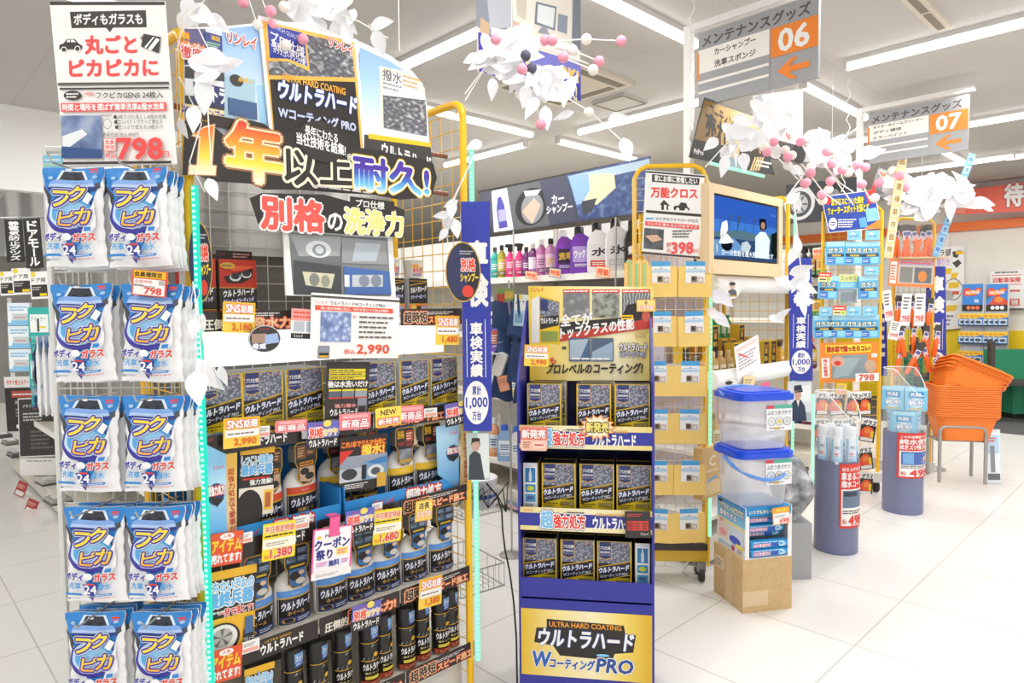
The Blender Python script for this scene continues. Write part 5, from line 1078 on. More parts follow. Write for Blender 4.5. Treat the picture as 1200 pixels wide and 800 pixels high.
for i, (ya, yb) in enumerate(RT):
    for j, px in enumerate(((774.5, 814) if i < 2 else (771, 808))):
        u, z = cu(px, yb, .06)
        P_CLOTH.put(CR, u, .06, z, f'yellow cloth pack in the {("left", "right")[j]} column, {("top", "second", "third", "fourth", "fifth", "lowest")[i]} row of the cloth rack', 'cloth pack', G7, roll=(0, 1, -1.5, 1)[(i + j) % 4], rz=(4, -6, 3)[(i * 2 + j) % 3])
        b = MB(); b.tube([(0, -.08, 0), (0, .07, 0)], .002, HOOKM, 5); b.tube([(0, -.08, 0), (0, -.085, .015)], .002, HOOKM, 5); o = b.build('peg_hook'); at_fx(o, CR, u, .0, z + .185); tag(o, f'thin hook holding the {("left", "right")[j]} cloth pack of the {("top", "second", "third", "fourth", "fifth", "lowest")[i]} row', 'peg hook', 'hooks of the cloth rack')
s = Sign(CR, .05, [(757, 199), (826, 205), (819, 300), (752, 294)], PAPER, .003)
s.poly([(757, 200), (826, 206), (826, 208), (757, 202)], B2); s.poly([(764, 204), (820, 209), (819, 217), (764, 213)], B2); s.textq('家にお車に常備したい', 767, 205, 212, 817, 216, WHITE, .1); s.textq('万能クロス', 763, 219, 231, 817, 233, R2, .12)
s.poly([(773, 240), (778, 234), (785, 241), (783, 241), (783, 246), (775, 246), (775, 240)], B2); s.rect(778, 240, 781, 246, WHITE); s.poly([(789, 243), (791, 241), (795, 241), (798, 237), (804, 238), (806, 243), (808, 244), (807, 247), (790, 246)], B2); s.ell(792, 243, 796, 248, WHITE); s.ell(802, 244, 806, 249, WHITE)
s.poly([(757, 246), (822, 251), (822, 254), (757, 249)], B2); s.rect(757, 255, 766, 257, M('5aa8d8')); s.textq('マイクロファイバークロス', 768, 254, 258, 818, 261, B2, .02); s.poly([(756, 259), (819, 264), (819, 269), (756, 264)], R2); s.textq('マルチに使える小さめサイズ', 758, 260, 263.5, 817, 268, WHITE, .05)
s.poly([(755, 267), (778, 269), (777, 293), (754, 291)], Mtex('dark_dashboard_photo', 'noise', 20, [(.3, '34373c'), (.7, '6a6e74')])); s.poly([(756, 276), (770, 275), (776, 281), (764, 284)], M('d8b098')); s.bars(788, 269, 812, 279, 3, M('6a6662'))
s.text('税\n込', 781, 284, 786, 295, R2, .03); s.text('398', 787, 284, 812, 297, R2, .12); s.text('円', 813, 292, 818, 297, R2)
s.poly([(752, 295), (820, 301), (820, 303), (752, 297)], B2)
s.done('price_sign', 'white price sign reading 398 clipped to the top of the yellow cloth rack', 'price sign')
b = MB()
for k in range(12): b.box(-.05 + k * .0085, -.05 + k * .0085 + .0075, 0, .12, .003 * (k % 3), .135 + .012 * math.sin(k * 2), M(('f2c46a', '8fe0a0', 'f4cc74', 'f6d890')[k % 4], .9))
o = b.build('cloth_bundle'); u, z = cu(742, 341, .03); at_fx(o, CR, u, .20, z); tag(o, 'yellow and green cloths seen edge-on beside the top left cloth pack', 'cloths')
MB().tube([(0, .0, .09), (0, .2, .09)], .002, HOOKM, 5).build('hanger', o)
# power tap and lead on the floor by the rack
r = empty('power_adapter', at_z(823, 668, .02)); b = MB(); b.box(-.018, .018, -.02, .02, .0, .13, M('eeeeec', .4), .006); b.build('body', r)
b = MB(); b.tube([(0, 0, .02), (.01, -.02, -.0), (-.02, -.06, -.005), (-.07, -.05, -.008), (-.10, .02, -.01), (-.05, .08, .02), (0, .02, .13)], .005, M('f2f2f0', .4), 6); b.build('lead', r); tag(r, 'white power adapter with a looped lead beside the foot of the yellow cloth rack', 'power adapter')
# ------------------------------------------------------------------ car shampoo aisle
SX = 3.16
gondola(SX, 4.06, 2.30, 8.0, 'long white shelving unit of the car shampoo aisle behind the blue stand', [(1.60, (-1,)), (1.22, (-1, 1)), (.80, (-1,)), (.34, (-1, 1))], M('f1efeb', .5), 1.95)
SG = Fx(*S(SX, 1.83)[:2], A - 90)
def su(px, py, w=0.0): return SG.uz(px, py, w)
s = Sign(SG, .02, [(560, 224), (762, 183), (757, 249), (578, 273)], M('4a4c58'), .006)
s.poly([(560, 224), (762, 183), (762, 185), (560, 226)], BLACK)
s.poly([(576, 224), (594, 220), (602, 269), (579, 272)], M('dcdee4')); s.poly([(583, 232), (587, 230), (591, 240), (595, 266), (585, 268), (582, 245)], M('4a4aa0')); s.poly([(584, 246), (593, 245), (594, 258), (585, 260)], M('a8a4d8'))
s.poly([(594, 220), (632, 212), (645, 264), (602, 269)], M('5f6062')); s.ell(604, 220, 642, 264, M('26272a')); s.ell(611, 226, 637, 262, M('8a8c90')); s.poly([(612, 248), (626, 232), (634, 240), (624, 262)], M('e0b09c')); s.poly([(614, 224), (634, 222), (630, 228), (616, 230)], M('e8e8ea'))
s.poly([(634, 212), (664, 205), (678, 258), (645, 264)], M('43455a')); s.text('カー', 647, 228, 661, 238, WHITE, .1); s.text('シャンプー', 641, 239, 671, 249, WHITE, .1)
s.poly([(664, 205), (762, 183), (757, 249), (680, 258)], Mtex('wet_blue_bonnet_print', 'noise', 22, [(.3, '2e3f6e'), (.55, '44588c'), (.75, '7f92ba')])); s.poly([(668, 206), (762, 186), (762, 196), (690, 212)], M('b0c8dc')); s.poly([(666, 206), (700, 203), (710, 232), (676, 240)], M('8fb4e0')); s.poly([(690, 204), (720, 203), (722, 220), (700, 240), (684, 236), (692, 222)], M('e9dfb4')); s.poly([(682, 236), (700, 232), (694, 248), (684, 252)], M('3c3e48'))
o = s.done('aisle_banner', 'long banner with bottle, wheel and wash mitt photos over the shampoo shelves', 'banner')
for px in (600, 720):
    u, z = su(px, 250, .02); MB().tube([(u - s.u0, .01, z - s.z0 - .5), (u - s.u0, .01, z - s.z0)], .006, STEEL, 6).build('bracket', o)

# bottle makers
def bottle(name, R, H, body, cap, kind='round', label=None, sx=1.0, sy=1.0):
    r = empty(name); b = MB()
    if kind == 'round':
        b.lathe([(R * .94, 0), (R, .006), (R, H * .62), (R * .9, H * .72), (R * .42, H * .82), (R * .36, H * .86)], M(body, .25), 20, (0, R * sy), sx, sy); b.build('bottle', r, True)
        c = MB(); c.lathe([(R * .45, H * .85), (R * .45, H * .99), (R * .38, H)], M(cap, .35), 14, (0, R * sy)); c.build('cap', r, True)
    elif kind == 'jug':
        W = R * sx; P = rrect(-W, 0, W, H * .72, .02, 4); P = [p for p in P]
        b.slab([(-W, .01), (-W + .01, 0), (W - .01, 0), (W, .01), (W, H * .6), (W * .8, H * .74), (W * .2, H * .84), (-W * .35, H * .86), (-W * .75, H * .78), (-W, H * .62)], 0, R * 1.1, M(body, .25))
        b.tube([(W * .25, R * .5, H * .62), (W * .8, R * .5, H * .6), (W * .98, R * .5, H * .45), (W * .8, R * .5, H * .25)], .012, M(body, .25), 8); b.build('bottle', r)
        c = MB(); c.lathe([(R * .42, H * .82), (R * .42, H * .98), (R * .36, H)], M(cap, .35), 14, (-W * .2, R * .5)); c.build('cap', r, True)
    else:       # trigger
        b.lathe([(R * .94, 0), (R, .006), (R, H * .5), (R * .8, H * .62), (R * .36, H * .74), (R * .34, H * .8)], M(body, .25), 20, (0, R * sy), sx, sy); b.build('bottle', r, True)
        c = MB(); c.slab([(-R * .5, H * .78), (R * .5, H * .78), (R * .6, H * .9), (R * .9, H * .96), (R * .2, H), (-R * .9, H), (-R * 1.1, H * .92), (-R * .5, H * .9)], R * sy - .012, R * sy + .012, M(cap, .35)); c.build('trigger', r)
    if label:
        l = MB(); W = R * sx
        if kind == 'jug': fn = lambda u, v, h: (u - W * .8, -.0004 - h, v + H * .12)
        else: fn = lambda u, v, h: (lambda x: (x, R * sy - R * sy * max(0, 1 - (x / W) ** 2) ** .5 - h - .0005, v + H * .08))(u - W * .86)
        a = Art(l, W * (1.6 if kind == 'jug' else 1.72), H * (.5 if kind != 'jug' else .46), fn=fn, sub=8); label(a); l.build('label', r)
    return Proto(r)
def lab(c1, c2, t=None, tc='ffffff'):
    def f(a):
        a.rect(0, 0, 1, 1, M(c1)); a.rect(0, .0, 1, .28, M(c2)); a.bars(.1, .06, .8, .16, 2, M('f0f0f0'))
        if t: a.text(t, .08, .45, .84, .34, M(tc), .12, slope=.1)
        else: a.bars(.1, .4, .8, .4, 3, M(tc))
    return f
SHM = [(581, 'teal bottle', bottle('shampoo_bottle', .032, .22, '2fa8a0', '46484a', label=lab('52c0ba', '2a8a84'))),
       (589, 'olive bottle', bottle('shampoo_bottle', .032, .23, 'a8a23a', '3a3a30', label=lab('cfc46a', '6a6a2a'))),
       (599, 'left bright pink bottle with black cap', bottle('shampoo_bottle', .034, .23, 'e82f7e', '2a2426', 'trigger', lab('f0528f', 'c01f62'))),
       (610, 'right bright pink bottle with black cap', None),
       (618, 'small dark purple bottle', bottle('shampoo_bottle', .03, .20, '6a2a6a', '3a2a3e', label=lab('8a4a8e', '4a1f4e'))),
       (626, 'rounded white and purple bottle', bottle('shampoo_bottle', .036, .22, '6a3468', 'e8e4ea', label=lab('e6e0ea', '8a4a8a'))),
       (636, 'mauve bottle with white cap', bottle('shampoo_bottle', .038, .24, 'b46a9a', 'f0eef0', label=lab('d8b4cc', '8a4a78', None, '8a3a6a'))),
       (647, 'mauve bottle with black cap', bottle('shampoo_bottle', .038, .24, 'b07a9a', '2a2628', label=lab('dcc0d0', '4a3a4a', None, 'e8b23a'))),
       (664, 'purple jug with a gold and black label', bottle('shampoo_jug', .062, .28, '8a3ab4', 'f0eef0', 'jug', lab('3a2040', '6a2a90', '洗車', 'f0c83a'))),
       (683, 'purple jug with a lilac label', bottle('shampoo_jug', .07, .29, '7a32b0', '2a2628', 'jug', lab('b8a0dc', '6a3aa0', 'ワックス'))),
       (704, 'white jug with a red foot', bottle('shampoo_jug', .07, .30, 'f2f0f2', '2a2628', 'jug', lab('e4e0e2', 'd84a30', '水', '2a2628'))),
       (726, 'white jug with large black lettering', bottle('shampoo_jug', .07, .31, 'f4f2f4', '26252a', 'jug', lab('f2f0f0', 'd8d4d6', '氷', '26252a'))),
       (745, 'black and red jug beside the price sign', bottle('shampoo_jug', .055, .29, '2a282a', '3a3638', 'jug', lab('3a2a2a', 'c8402e', '艶')))]
pp = None
for px, l, p in SHM:
    if p is None: p = pp
    pp = p; u, _ = su(px, 300, -.06)
    p.put(SG, u, -.05, 1.601, l + ' on the top shelf of the shampoo aisle', 'bottle', 'shampoo bottles on the top shelf', rz=44)
for i, (px, c, k) in enumerate(((578, '3a3a3e', 'f0efe8'), (588, 'c83a5a', '2a2a2c'), (598, '4a3a80', 'e8d23a'), (610, '2f2f33', '2f5fc0'), (622, 'c8c4c0', '1f58c8'), (634, '8a9098', '2f2d2e'), (649, '3a4ab0', '8f9398'), (662, 'e8b42a', 'e8a824'), (674, '4a8ad0', '2f6fd0'), (686, 'c0c8d0', '2a62b8'), (698, '2f2e30', 'e8a82a'), (712, 'b83a30', 'd83a30'), (726, '5a5a60', '2c2c30'))):
    if i < 5: pq = bottle('shampoo_bottle', .04, .26, c, k, label=lab('e8e6e4', c))
    else: pq = bottle('shampoo_bottle', .045, .25, c, k, label=lab('dcdcdc', c))
    pq.put(SG, su(px, 335, -.08)[0], -.07, 1.221, f'bottle with a {["cream","black","yellow","blue","bright blue","dark","grey","amber","royal blue","navy blue","orange","red","black plastic"][i]} cap on the second shelf, {NTH[i] if i < 10 else ("eleventh","twelfth","thirteenth")[i-10] + " from the left"}', 'bottle', 'bottles on the second shampoo shelf', rz=44)
def ot(a): a.rect(.05, .08, .9, .84, M('f6dcc0')); a.text('特価', .12, .2, .76, .6, M('e8622a'), .14)
for x0, y0, x1, y1, m, l in ((615, 318, 629, 327, 'e87a5a', 'small red'), (643, 314, 657, 325, '6a6a72', 'small grey'), (698, 312, 714, 325, 'f0883a', 'orange and yellow')):
    qcard(x0, y0, x1, y1, .02, M(m), 'price_tag', l + ' price tag on the edge of the top shampoo shelf', 'price tag', ot, 8, fx=SG)
# hanging goods and lower bottles in the gap left of the stand
HG = Fx(*at_y(600, 400, 3.75)[:2], -20)
navy = Mtex('navy_microfibre', 'noise', 180, [(.3, '2b3e64'), (.7, '3b5280')], .95, bump=.4)
def mitt():
    b = MB(); n = 8
    b.grid(lambda s_, t: ((-.055 + .11 * s_) * (.7 + .5 * (1 - t)), -.02 * math.sin(s_ * math.pi) - .006 * math.sin(s_ * 9 + t * 5), .02 + .22 * t + .01 * math.sin(s_ * 6)), 10, 10, navy)
    b.grid(lambda s_, t: ((.055 - .11 * s_) * (.7 + .5 * (1 - t)), .012 + .01 * math.sin(s_ * math.pi), .02 + .22 * t + .01 * math.sin((1 - s_) * 6)), 10, 10, navy)
    return Proto(b.build('wash_mitt'))
P_MITT = mitt()
for i, (px, py, w) in enumerate(((607, 375, .1), (612, 402, .06), (606, 430, .1), (613, 455, .05), (590, 380, .02), (588, 415, .05), (587, 448, .02))):
    u, z = HG.uz(px, py + 24, w); P_MITT.put(HG, u, w, z, f'navy microfibre wash mitt hanging left of the blue stand, {NTH[i]} in the bunch' if False else f'navy microfibre wash mitt, {("topmost", "second from the top", "third from the top", "lowest")[i] if i < 4 else ("upper", "middle", "lower")[i - 4]} of the {"right" if i < 4 else "left"} string by the blue stand', 'wash mitt', 'navy wash mitts', rz=(12, -10, 14, -6)[i % 4], roll=(4, -5, 3)[i % 3])
r = empty('hook_strip', HG.pt(*[HG.uz(598, 480, .0)[0], .0, 0]), HG.rot); MB().tube([(0, 0, .0), (0, 0, 1.55)], .006, STEEL, 6).build('rail', r)
MB().lathe([(.07, 0), (.07, .008), (.01, .02)], STEEL, 16).build('foot', r)
tag(r, 'thin steel hook strip carrying the navy wash mitts', 'hook strip')
qcard(601, 345, 619, 382, .12, M('b8d4ea'), 'header_card', 'light blue header card above the navy wash mitts', 'card', lambda a: (a.rect(0, .5, 1, .5, M('e8ecec')), a.text('ムートン', .1, .7, .8, .14, BLACK, .05), a.ell(.3, .92, .2, .08, M('e8d83a')), a.rect(.1, .1, .5, .3, M('7fa8cc'))), 4, fx=HG)
qcard(582, 338, 601, 353, .02, M('7a9a5a'), 'goods_pack', 'green and red pack hanging under the shampoo shelf', 'pack', lambda a: (a.rect(0, 0, .5, .6, M('b8503a')), a.rect(.5, .2, .5, .6, M('d0b04a'))), 0, fx=HG)
b = MB(); b.slab(rrect(-.03, 0, .03, .13, .02), 0, .04, M('eceae8', .3)); o = b.build('sponge_pack'); u, z = HG.uz(580, 440, .12); at_fx(o, HG, u, .12, z, 20); tag(o, 'white sponge pack hanging beside the blue flag', 'pack')
pv = bottle('spray_cleaner', .034, .2, '8a5ac8', '7a3ac0', 'trigger', lab('d86a4a', '6a3aa0')); u, z = HG.uz(579, 412, .05)
pv.put(HG, u, .05, z, 'purple trigger spray beside the blue flag', 'spray bottle')
b = MB()
for zz in (0, .06): b.tube([(-.05, .0, zz), (.06, .0, zz), (.06, .22, zz), (-.05, .22, zz)], .0025, WIRE, 5, True)
b.box(-.05, .06, 0, .22, -.003, -.001, WIRE); o = b.build('wire_tray'); at_fx(o, HG, u, .17, z - .005); tag(o, 'small wire tray under the purple trigger spray', 'wire tray')
MB().tube([(0, .22, 0), (0, .36, 0)], .004, WIRE, 5).build('arm', o)
for i, (px, py, h, rr, c, k, l, kd, w) in enumerate(((577, 588, .27, .038, 'e8a878', 'f2f0ee', 'peach coloured bottle with a white cap on the bottom shelf beside the blue stand', 'round', -.03), (591, 590, .25, .06, '8fb0d8', '2f5fc0', 'large light blue jug on the bottom shelf beside the blue stand', 'jug', .02), (605, 588, .25, .05, 'e8e8ea', '2f62b8', 'white jug with a blue cap half behind the blue stand', 'jug', .0), (584, 572, .28, .035, 'f0eeec', 'f4f2f0', 'white bottle behind the light blue jug', 'round', -.14),
        (580, 507, .2, .036, 'eeece8', 'e8e4e0', 'white bottle on the third shampoo shelf', 'round', -.05), (590, 506, .17, .035, '3a4a90', '2a3470', 'navy pack bottle on the third shampoo shelf', 'round', -.05), (602, 508, .15, .03, 'd8c04a', '4a4a40', 'small yellow bottle on the third shampoo shelf', 'round', -.05))):
    z0 = .341 if py > 550 else .801
    pq = bottle('cleaner_bottle', rr, h, c, k, kd, lab('e8eef4', c, None, '3a5a90')); pq.put(SG, su(px, py, w)[0], w - .02, z0, l, 'bottle', 'bottles on the lower shampoo shelves', rz=40)
qcard(594, 587, 606, 596, .02, M('8a98b8'), 'price_tag', 'blue grey price tag on the bottom shampoo shelf edge', 'price tag', ptag, 6, fx=SG)
qcard(586, 440, 598, 458, .12, M('f0a070'), 'price_tag', 'orange and white tag hanging under the navy mitts', 'price tag', ptag, -14, fx=HG)

# blue flag beside the right post of the big display, poster under it
FL = Fx(*at_y(558, 400, 2.27)[:2], 4)
FLB = M('2b39a6', .4)
def flag(fx, x0, y0, x1, y1, e, name, label, w=0):
    """upright inspection-service flag: e = pixel rows of big character 1, 2, small column, ellipse"""
    s = Sign(fx, w, [(x0, y0), (x1, y0), (x1 + (y1 - y0) * .01, y1), (x0 + (y1 - y0) * .012, y1)], FLB, .003); W = x1 - x0; X = lambda f: x0 + W * f
    s.text('車', X(.24), e[0], X(.90), e[1], WHITE, .16); s.text('検', X(.26), e[2], X(.92), e[3], WHITE, .16)
    for f in (.2, .84): s.rect(X(f), e[4], X(f + .02), e[5], WHITE)
    u, z, w_, h_ = s.box(X(.32), e[4] + 3, X(.76), e[5]); s.a.vtext('車検実績', u, z, w_, h_, WHITE, .1)
    s.ell(X(.12), e[6], X(.96), e[7], WHITE); h = e[7] - e[6]
    s.text('累計', X(.4), e[6] + h * .12, X(.7), e[6] + h * .32, FLB, .06); s.text('1,000', X(.18), e[6] + h * .38, X(.92), e[6] + h * .64, FLB, .08); s.text('万台', X(.4), e[6] + h * .7, X(.7), e[6] + h * .9, FLB, .06)
    return s.done(name, label, 'flag')
f1 = flag(FL, 540, 236, 574, 505, (283, 312, 322, 358, 374, 442, 446, 497), 'blue_flag', 'tall blue vehicle inspection flag with white lettering beside the big display')
MB().box(-.05, .0, .003, .03, .70, .73, M('e8e8e6')).box(-.05, .0, .003, .03, .1, .13, M('e8e8e6')).build('clips', f1)
def person_poster(s, x0, y0, x1, y1):
    W = x1 - x0; H = y1 - y0; X = lambda f: x0 + W * f; Y = lambda f: y0 + H * f
    s.poly([(x0, y0), (x1, y0), (x1, y1), (x0, y1)], M('e4e8ee')); s.rect(X(.55), Y(.1), X(.95), Y(.5), M('f4f6f8')); s.rect(X(.05), Y(.78), X(1), y1, M('b8c0cc'))
    s.poly([(X(.1), Y(1)), (X(.12), Y(.6)), (X(.3), Y(.46)), (X(.55), Y(.46)), (X(.72), Y(.62)), (X(.8), Y(1))], M('333e5c')); s.poly([(X(.36), Y(.46)), (X(.5), Y(.46)), (X(.44), Y(.64))], WHITE)
    s.ell(X(.3), Y(.16), X(.56), Y(.48), M('d8a88e')); s.poly([(X(.26), Y(.24)), (X(.28), Y(.1)), (X(.56), Y(.08)), (X(.62), Y(.22))], M('2b3550')); s.poly([(X(.24), Y(.26)), (X(.62), Y(.22)), (X(.64), Y(.26)), (X(.3), Y(.28))], M('222a3e'))
s = Sign(FL, -.01, [(546, 507), (573, 507), (574, 562), (548, 562)], PAPER, .003); s.poly([(546, 507), (573, 507), (574, 562), (548, 562)], M('b8c8c4')); s.rect(560, 508, 573, 560, M('dfe6e4')); s.poly([(549, 562), (550, 534), (556, 527), (563, 532), (568, 562)], M('3a4448')); s.ell(553, 515, 562, 529, M('caa48e')); s.poly([(552, 522), (553, 513), (562, 513), (563, 524), (561, 517), (554, 518)], M('2c2826'))
s.done('person_poster', 'poster of a dark-haired person in dark clothing under the blue flag', 'poster')
# white drum with cables and wire baskets at the right of the big display
p = at_y(559, 592, 2.75); o_ = MB(); o_.lathe([(.075, 0), (.082, .01), (.082, .1), (.085, .105), (.085, .12), (.07, .125)], M('f0f0f0', .35), 28); r = empty('cable_drum', p); o_.build('drum', r, True)
b = MB(); b.lathe([(.0835, .045), (.0835, .06)], M('4a62b0'), 28, cap=False); b.build('blue_band', r)
for k in range(3): MB().tube([(-.08 + .05 * k, -.08, .02 + .02 * k), (0.0 + .03 * k, -.1, .10), (.05, -.1, .02), (.09 + .02 * k, -.09, .06 + .03 * k), (.12, -.06, -.01)], .003, M('2a2827'), 5).build('cable', r)
tag(r, 'white drum with tangled black cables in the upper wire basket', 'cable drum')
def wire_basket(px, py, y, label, W=.20, D=.3, H=.09):
    p = at_y(px, py, y); r = empty('wire_basket', p, math.radians(A - 8)); b = MB()
    for zz, k in ((0, 1), (H, 1.0)): b.tube([(-W / 2, 0, zz), (W / 2, 0, zz), (W / 2, D, zz), (-W / 2, D, zz)], .003, WIRE, 6, True)
    for i in range(9): x = -W / 2 + W * i / 8; b.tube([(x, 0, H), (x, 0, 0), (x, D, 0), (x, D, H)], .0016, WIRE, 4)
    for i in range(6): y_ = D * i / 5; b.tube([(-W / 2, y_, H), (-W / 2, y_, 0), (W / 2, y_, 0), (W / 2, y_, H)], .0016, WIRE, 4)
    b.build('wire_body', r); MB().tube([(-W / 2, D * .5, H), (-W / 2 - .1, D * .5, H), (-W / 2 - .1, D * .5, H - .1)], .004, WIRE, 5).build('hook_arm', r); tag(r, label, 'wire basket'); return r
wire_basket(566, 603, 2.66, 'upper wire basket at the right side of the big display, holding the white drum')
wire_basket(566, 693, 2.52, 'lower empty wire basket at the right side of the big display')
r = empty('power_lead', at_y(590, 590, 2.66)); P = [at_y(x, y, d) - r.location for x, y, d in ((570, 566, 2.62), (582, 580, 2.64), (588, 598, 2.66), (589, 620, 2.62), (592, 645, 2.56), (597, 668, 2.5), (602, 705, 2.4), (605, 745, 2.35), (606, 800, 2.32))]
P.append(Vector((P[-1].x, P[-1].y + .02, .004 - r.location.z))); MB().tube(P, .0035, M('2a2827'), 6).build('wire', r); tag(r, 'black power lead dropping from the wire basket to the floor beside the blue stand', 'power lead')
# ------------------------------------------------------------------ second end-of-aisle display with the television
TE = Fx(1.016, 3.5, A)
def tu(px, py, w=0.0): return TE.uz(px, py, w)
r = empty('display_rack', TE.pt(0, 0, 0), TE.rot)
yellow_frame('side_frame', r, .0, .0, .42, .03, 2.05, False); yellow_frame('side_frame', r, .93, .0, .42, .03, 2.05)
b = MB(); wire_panel(b, .02, .91, .1, 1.98, .06, .06, YTUBE, .0016, 'u', .42); b.build('back_mesh', r)
b = MB(); b.box(0, .93, .02, .42, .03, .16, M('e6e2dc')); b.build('base', r)
TZ = (1.53, tu(890, 440)[1] - .01, .62, .28)
for z in TZ: b = MB(); b.box(.0, .93, .0, .40, z - .02, z, M('f0eeec')); b.build('shelf', r)
for py, zz in ((334, 0), (437, 0)):
    z = tu(880, py)[1]; b = MB(); n = 28; pts = []
    b.tube([(-.03, -.03, z), (.4, -.035, z), (.97, -.03, z)], .048, M('fbfafa', .35), 14)
    b.build('padded_white_edge', r, True)
tag(r, 'yellow framed end-of-aisle display with the television, its shelves edged in padded white', 'display rack')
b = MB(); b.box(0, .93, 0, .02, .1, 1.75, M('d8d2e2', .5)); o = b.build('backing_panel'); at_fx(o, TE, 0, -.45, 0); tag(o, 'pale panel behind the shelves of the television display', 'panel')
r = empty('television', TE.pt(tu(872, 310)[0], .02, tu(872, 320)[1]), TE.rot); c = [tu(x, y, .06) for x, y in ((829, 216), (914, 232), (913, 322), (829, 319))]
u0 = min(p[0] for p in c); u1 = max(p[0] for p in c); z0 = tu(880, 334)[1] + .046; z1 = c[0][1]; ob = r.location; W = u1 - u0; H = z1 - z0; ru = tu(872, 310)[0]; r.location = TE.pt(ru - .05, .06, z0)
b = MB(); WD = M('e9cfa6', .45); x0, x1 = u0 - ru, u1 - ru; f = .045
b.box(x0, x1, -.04, .03, 0, .07, WD); b.box(x0, x1, -.04, .03, H - f, H, WD); b.box(x0, x0 + f, -.04, .03, .07, H - f, WD); b.box(x1 - f, x1, -.04, .03, .07, H - f, WD); b.box(x0 + .01, x1 - .01, .0, .05, .02, H - .02, M('3a3836')); b.build('wooden_surround', r)
b = MB(); sw, shh = W - 2 * f, H - f - .07; b.box(x0 + f, x1 - f, -.03, -.0, .07, H - f, M('1c1c1e', .2)); a = Art(b, sw, shh, x0=x0 + f, z0=.07, y=-.03)
def em(h, st=.9):
    return Mglow(h, st)
SKYS = Mtex('screen_blue_picture', 'noise', 4, [(.3, '173a7a'), (.6, '2f66b8')]); 
a.rect(.02, .03, .96, .94, Mglow('3f78cc', .9)); a.rect(.02, .62, .96, .35, Mglow('2f5cb8', .9)); a.poly([(.02, .42), (.4, .5), (.7, .46), (.98, .52), (.98, .36), (.02, .3)], Mglow('5a7a88', .8)); a.rect(.02, .03, .96, .32, Mglow('33507a', .8))
a.poly([(.02, .3), (.3, .36), (.46, .2), (.3, .08), (.02, .06)], Mglow('6a94c4', .9)); a.ell(.2, .24, .08, .09, Mglow('141a24', .6)); a.poly([(.42, .3), (.5, .34), (.56, .26), (.52, .14), (.4, .18)], Mglow('c9d8e0', .8))
for k in range(7): a.poly([(.1 + k * .12, .45), (.105 + k * .12, .45), (.12 + k * .12 + .02 * (k % 3), .72), (.115 + k * .12, .72)], Mglow('5a7390', .5))
a.ell(.74, .62, .055, .085, Mglow('8a6a58', .6)); a.poly([(.68, .7), (.7, .74), (.79, .74), (.81, .6), (.78, .56), (.7, .56)], Mglow('1e2028', .5)); a.ell(.745, .63, .035, .06, Mglow('b08a72', .9))
a.poly([(.62, .08), (.62, .42), (.70, .52), (.79, .52), (.86, .4), (.84, .08)], Mglow('dcecf6', .95)); a.poly([(.88, .1), (.88, .5), (.98, .56), (.98, .1)], Mglow('1c2a26', .5))
a.text('カーの性能を最大限に引き出す', .12, .08, .8, .09, Mglow('e8f0f4', .95), .06); a.text('リンレイ', .86, .8, .1, .05, Mglow('8ab4e0', .8))
b.build('screen', r); tag(r, 'television in a pale wooden surround showing a person beside a car under blue sky', 'television')
# goods between the padded shelf edges
def tall(name, W, H, D, body, art): 
    b = MB(); b.box(-W / 2, W / 2, 0, D, 0, H, body); art(Art(b, W, H)); return Proto(b.build(name))
def bx1(a): a.rect(.05, .03, .9, .94, M('2c2826')); a.text('超', .3, .62, .4, .16, M('e8b23a'), .1); a.text('耐久', .2, .4, .6, .14, M('f0d060'), .1); a.rect(.15, .1, .7, .16, M('4a4a6a')); a.bars(.1, .8, .8, .1, 2, M('d8a83a'))
def bx2(a): a.rect(.06, .5, .6, .44, M('f2f0ee')); a.text('1', .15, .6, .14, .24, BLACK, .1); a.rect(.34, .6, .26, .22, M('6a6a6e')); a.rect(.2, .1, .2, .3, M('e8e8e6')); a.rect(.7, .05, .26, .9, M('2c2826'))
pT1 = tall('glass_coating_carton', .07, .20, .06, M('e8c03a'), bx1); pT2 = tall('glass_coating_carton', .12, .19, .06, M('f0c63a'), bx2)
z = TZ[1] + .001
for i, (px, w, p, l) in enumerate(((884, -.08, pT2, 'yellow carton with a white window panel'), (898, -.06, pT1, 'first dark carton right of the yellow carton'), (907, -.06, pT1, 'second dark carton right of the yellow carton'), (864, -.09, pT1, 'dark carton left of the yellow carton'), (874, -.10, pT1, 'dark carton half behind the yellow carton'))):
    p.put(TE, tu(px, 410, w)[0], w, z, l + ' on the television display', 'box', 'black and gold cartons under the television')
def b2(a): a.rect(.05, .1, .9, .8, M('3a3238')); a.text('艶', .2, .4, .6, .4, M('e8a030'), .1); a.bars(.1, .14, .8, .2, 2, M('e8e0d8'))
pT3 = tall('wax_box', .07, .12, .06, M('d8a83a'), b2)
for hh, w_, l in ((.10, -.17, 'lower front'), (.205, -.285, 'higher rear')):
    b = MB(); b.box(.0, .88, 0, .11, 0, hh, M('d8d2ea')); o = b.build('riser_box'); at_fx(o, TE, .025, w_, z); tag(o, f'pale lilac {l} riser under the television carrying small boxes', 'riser')
for i in range(8): (pT3 if i % 3 else pT1).put(TE, .07 + .105 * i, -.175, z + .101, f'small gold box, {NTH[i]} on the lower riser under the television', 'box', 'small boxes on the lower riser')
for i in range(5): pT3.put(TE, .07 + .085 * i, -.295, z + .206, f'small gold box, {NTH[i]} on the higher riser under the television', 'box', 'small boxes on the rear riser')
gold = bottle('gold_bottle', .03, .17, 'c8a46a', 'd8b888', label=lab('e8dcc0', 'b08a4a', None, '8a6a3a'))
for i, px in enumerate((832, 841, 850, 859)): gold.put(TE, tu(px, 410, -.02)[0], -.02, z, f'pale gold bottle, {NTH[i]} beside the yellow cloth rack on the television display', 'bottle', 'pale gold bottles')
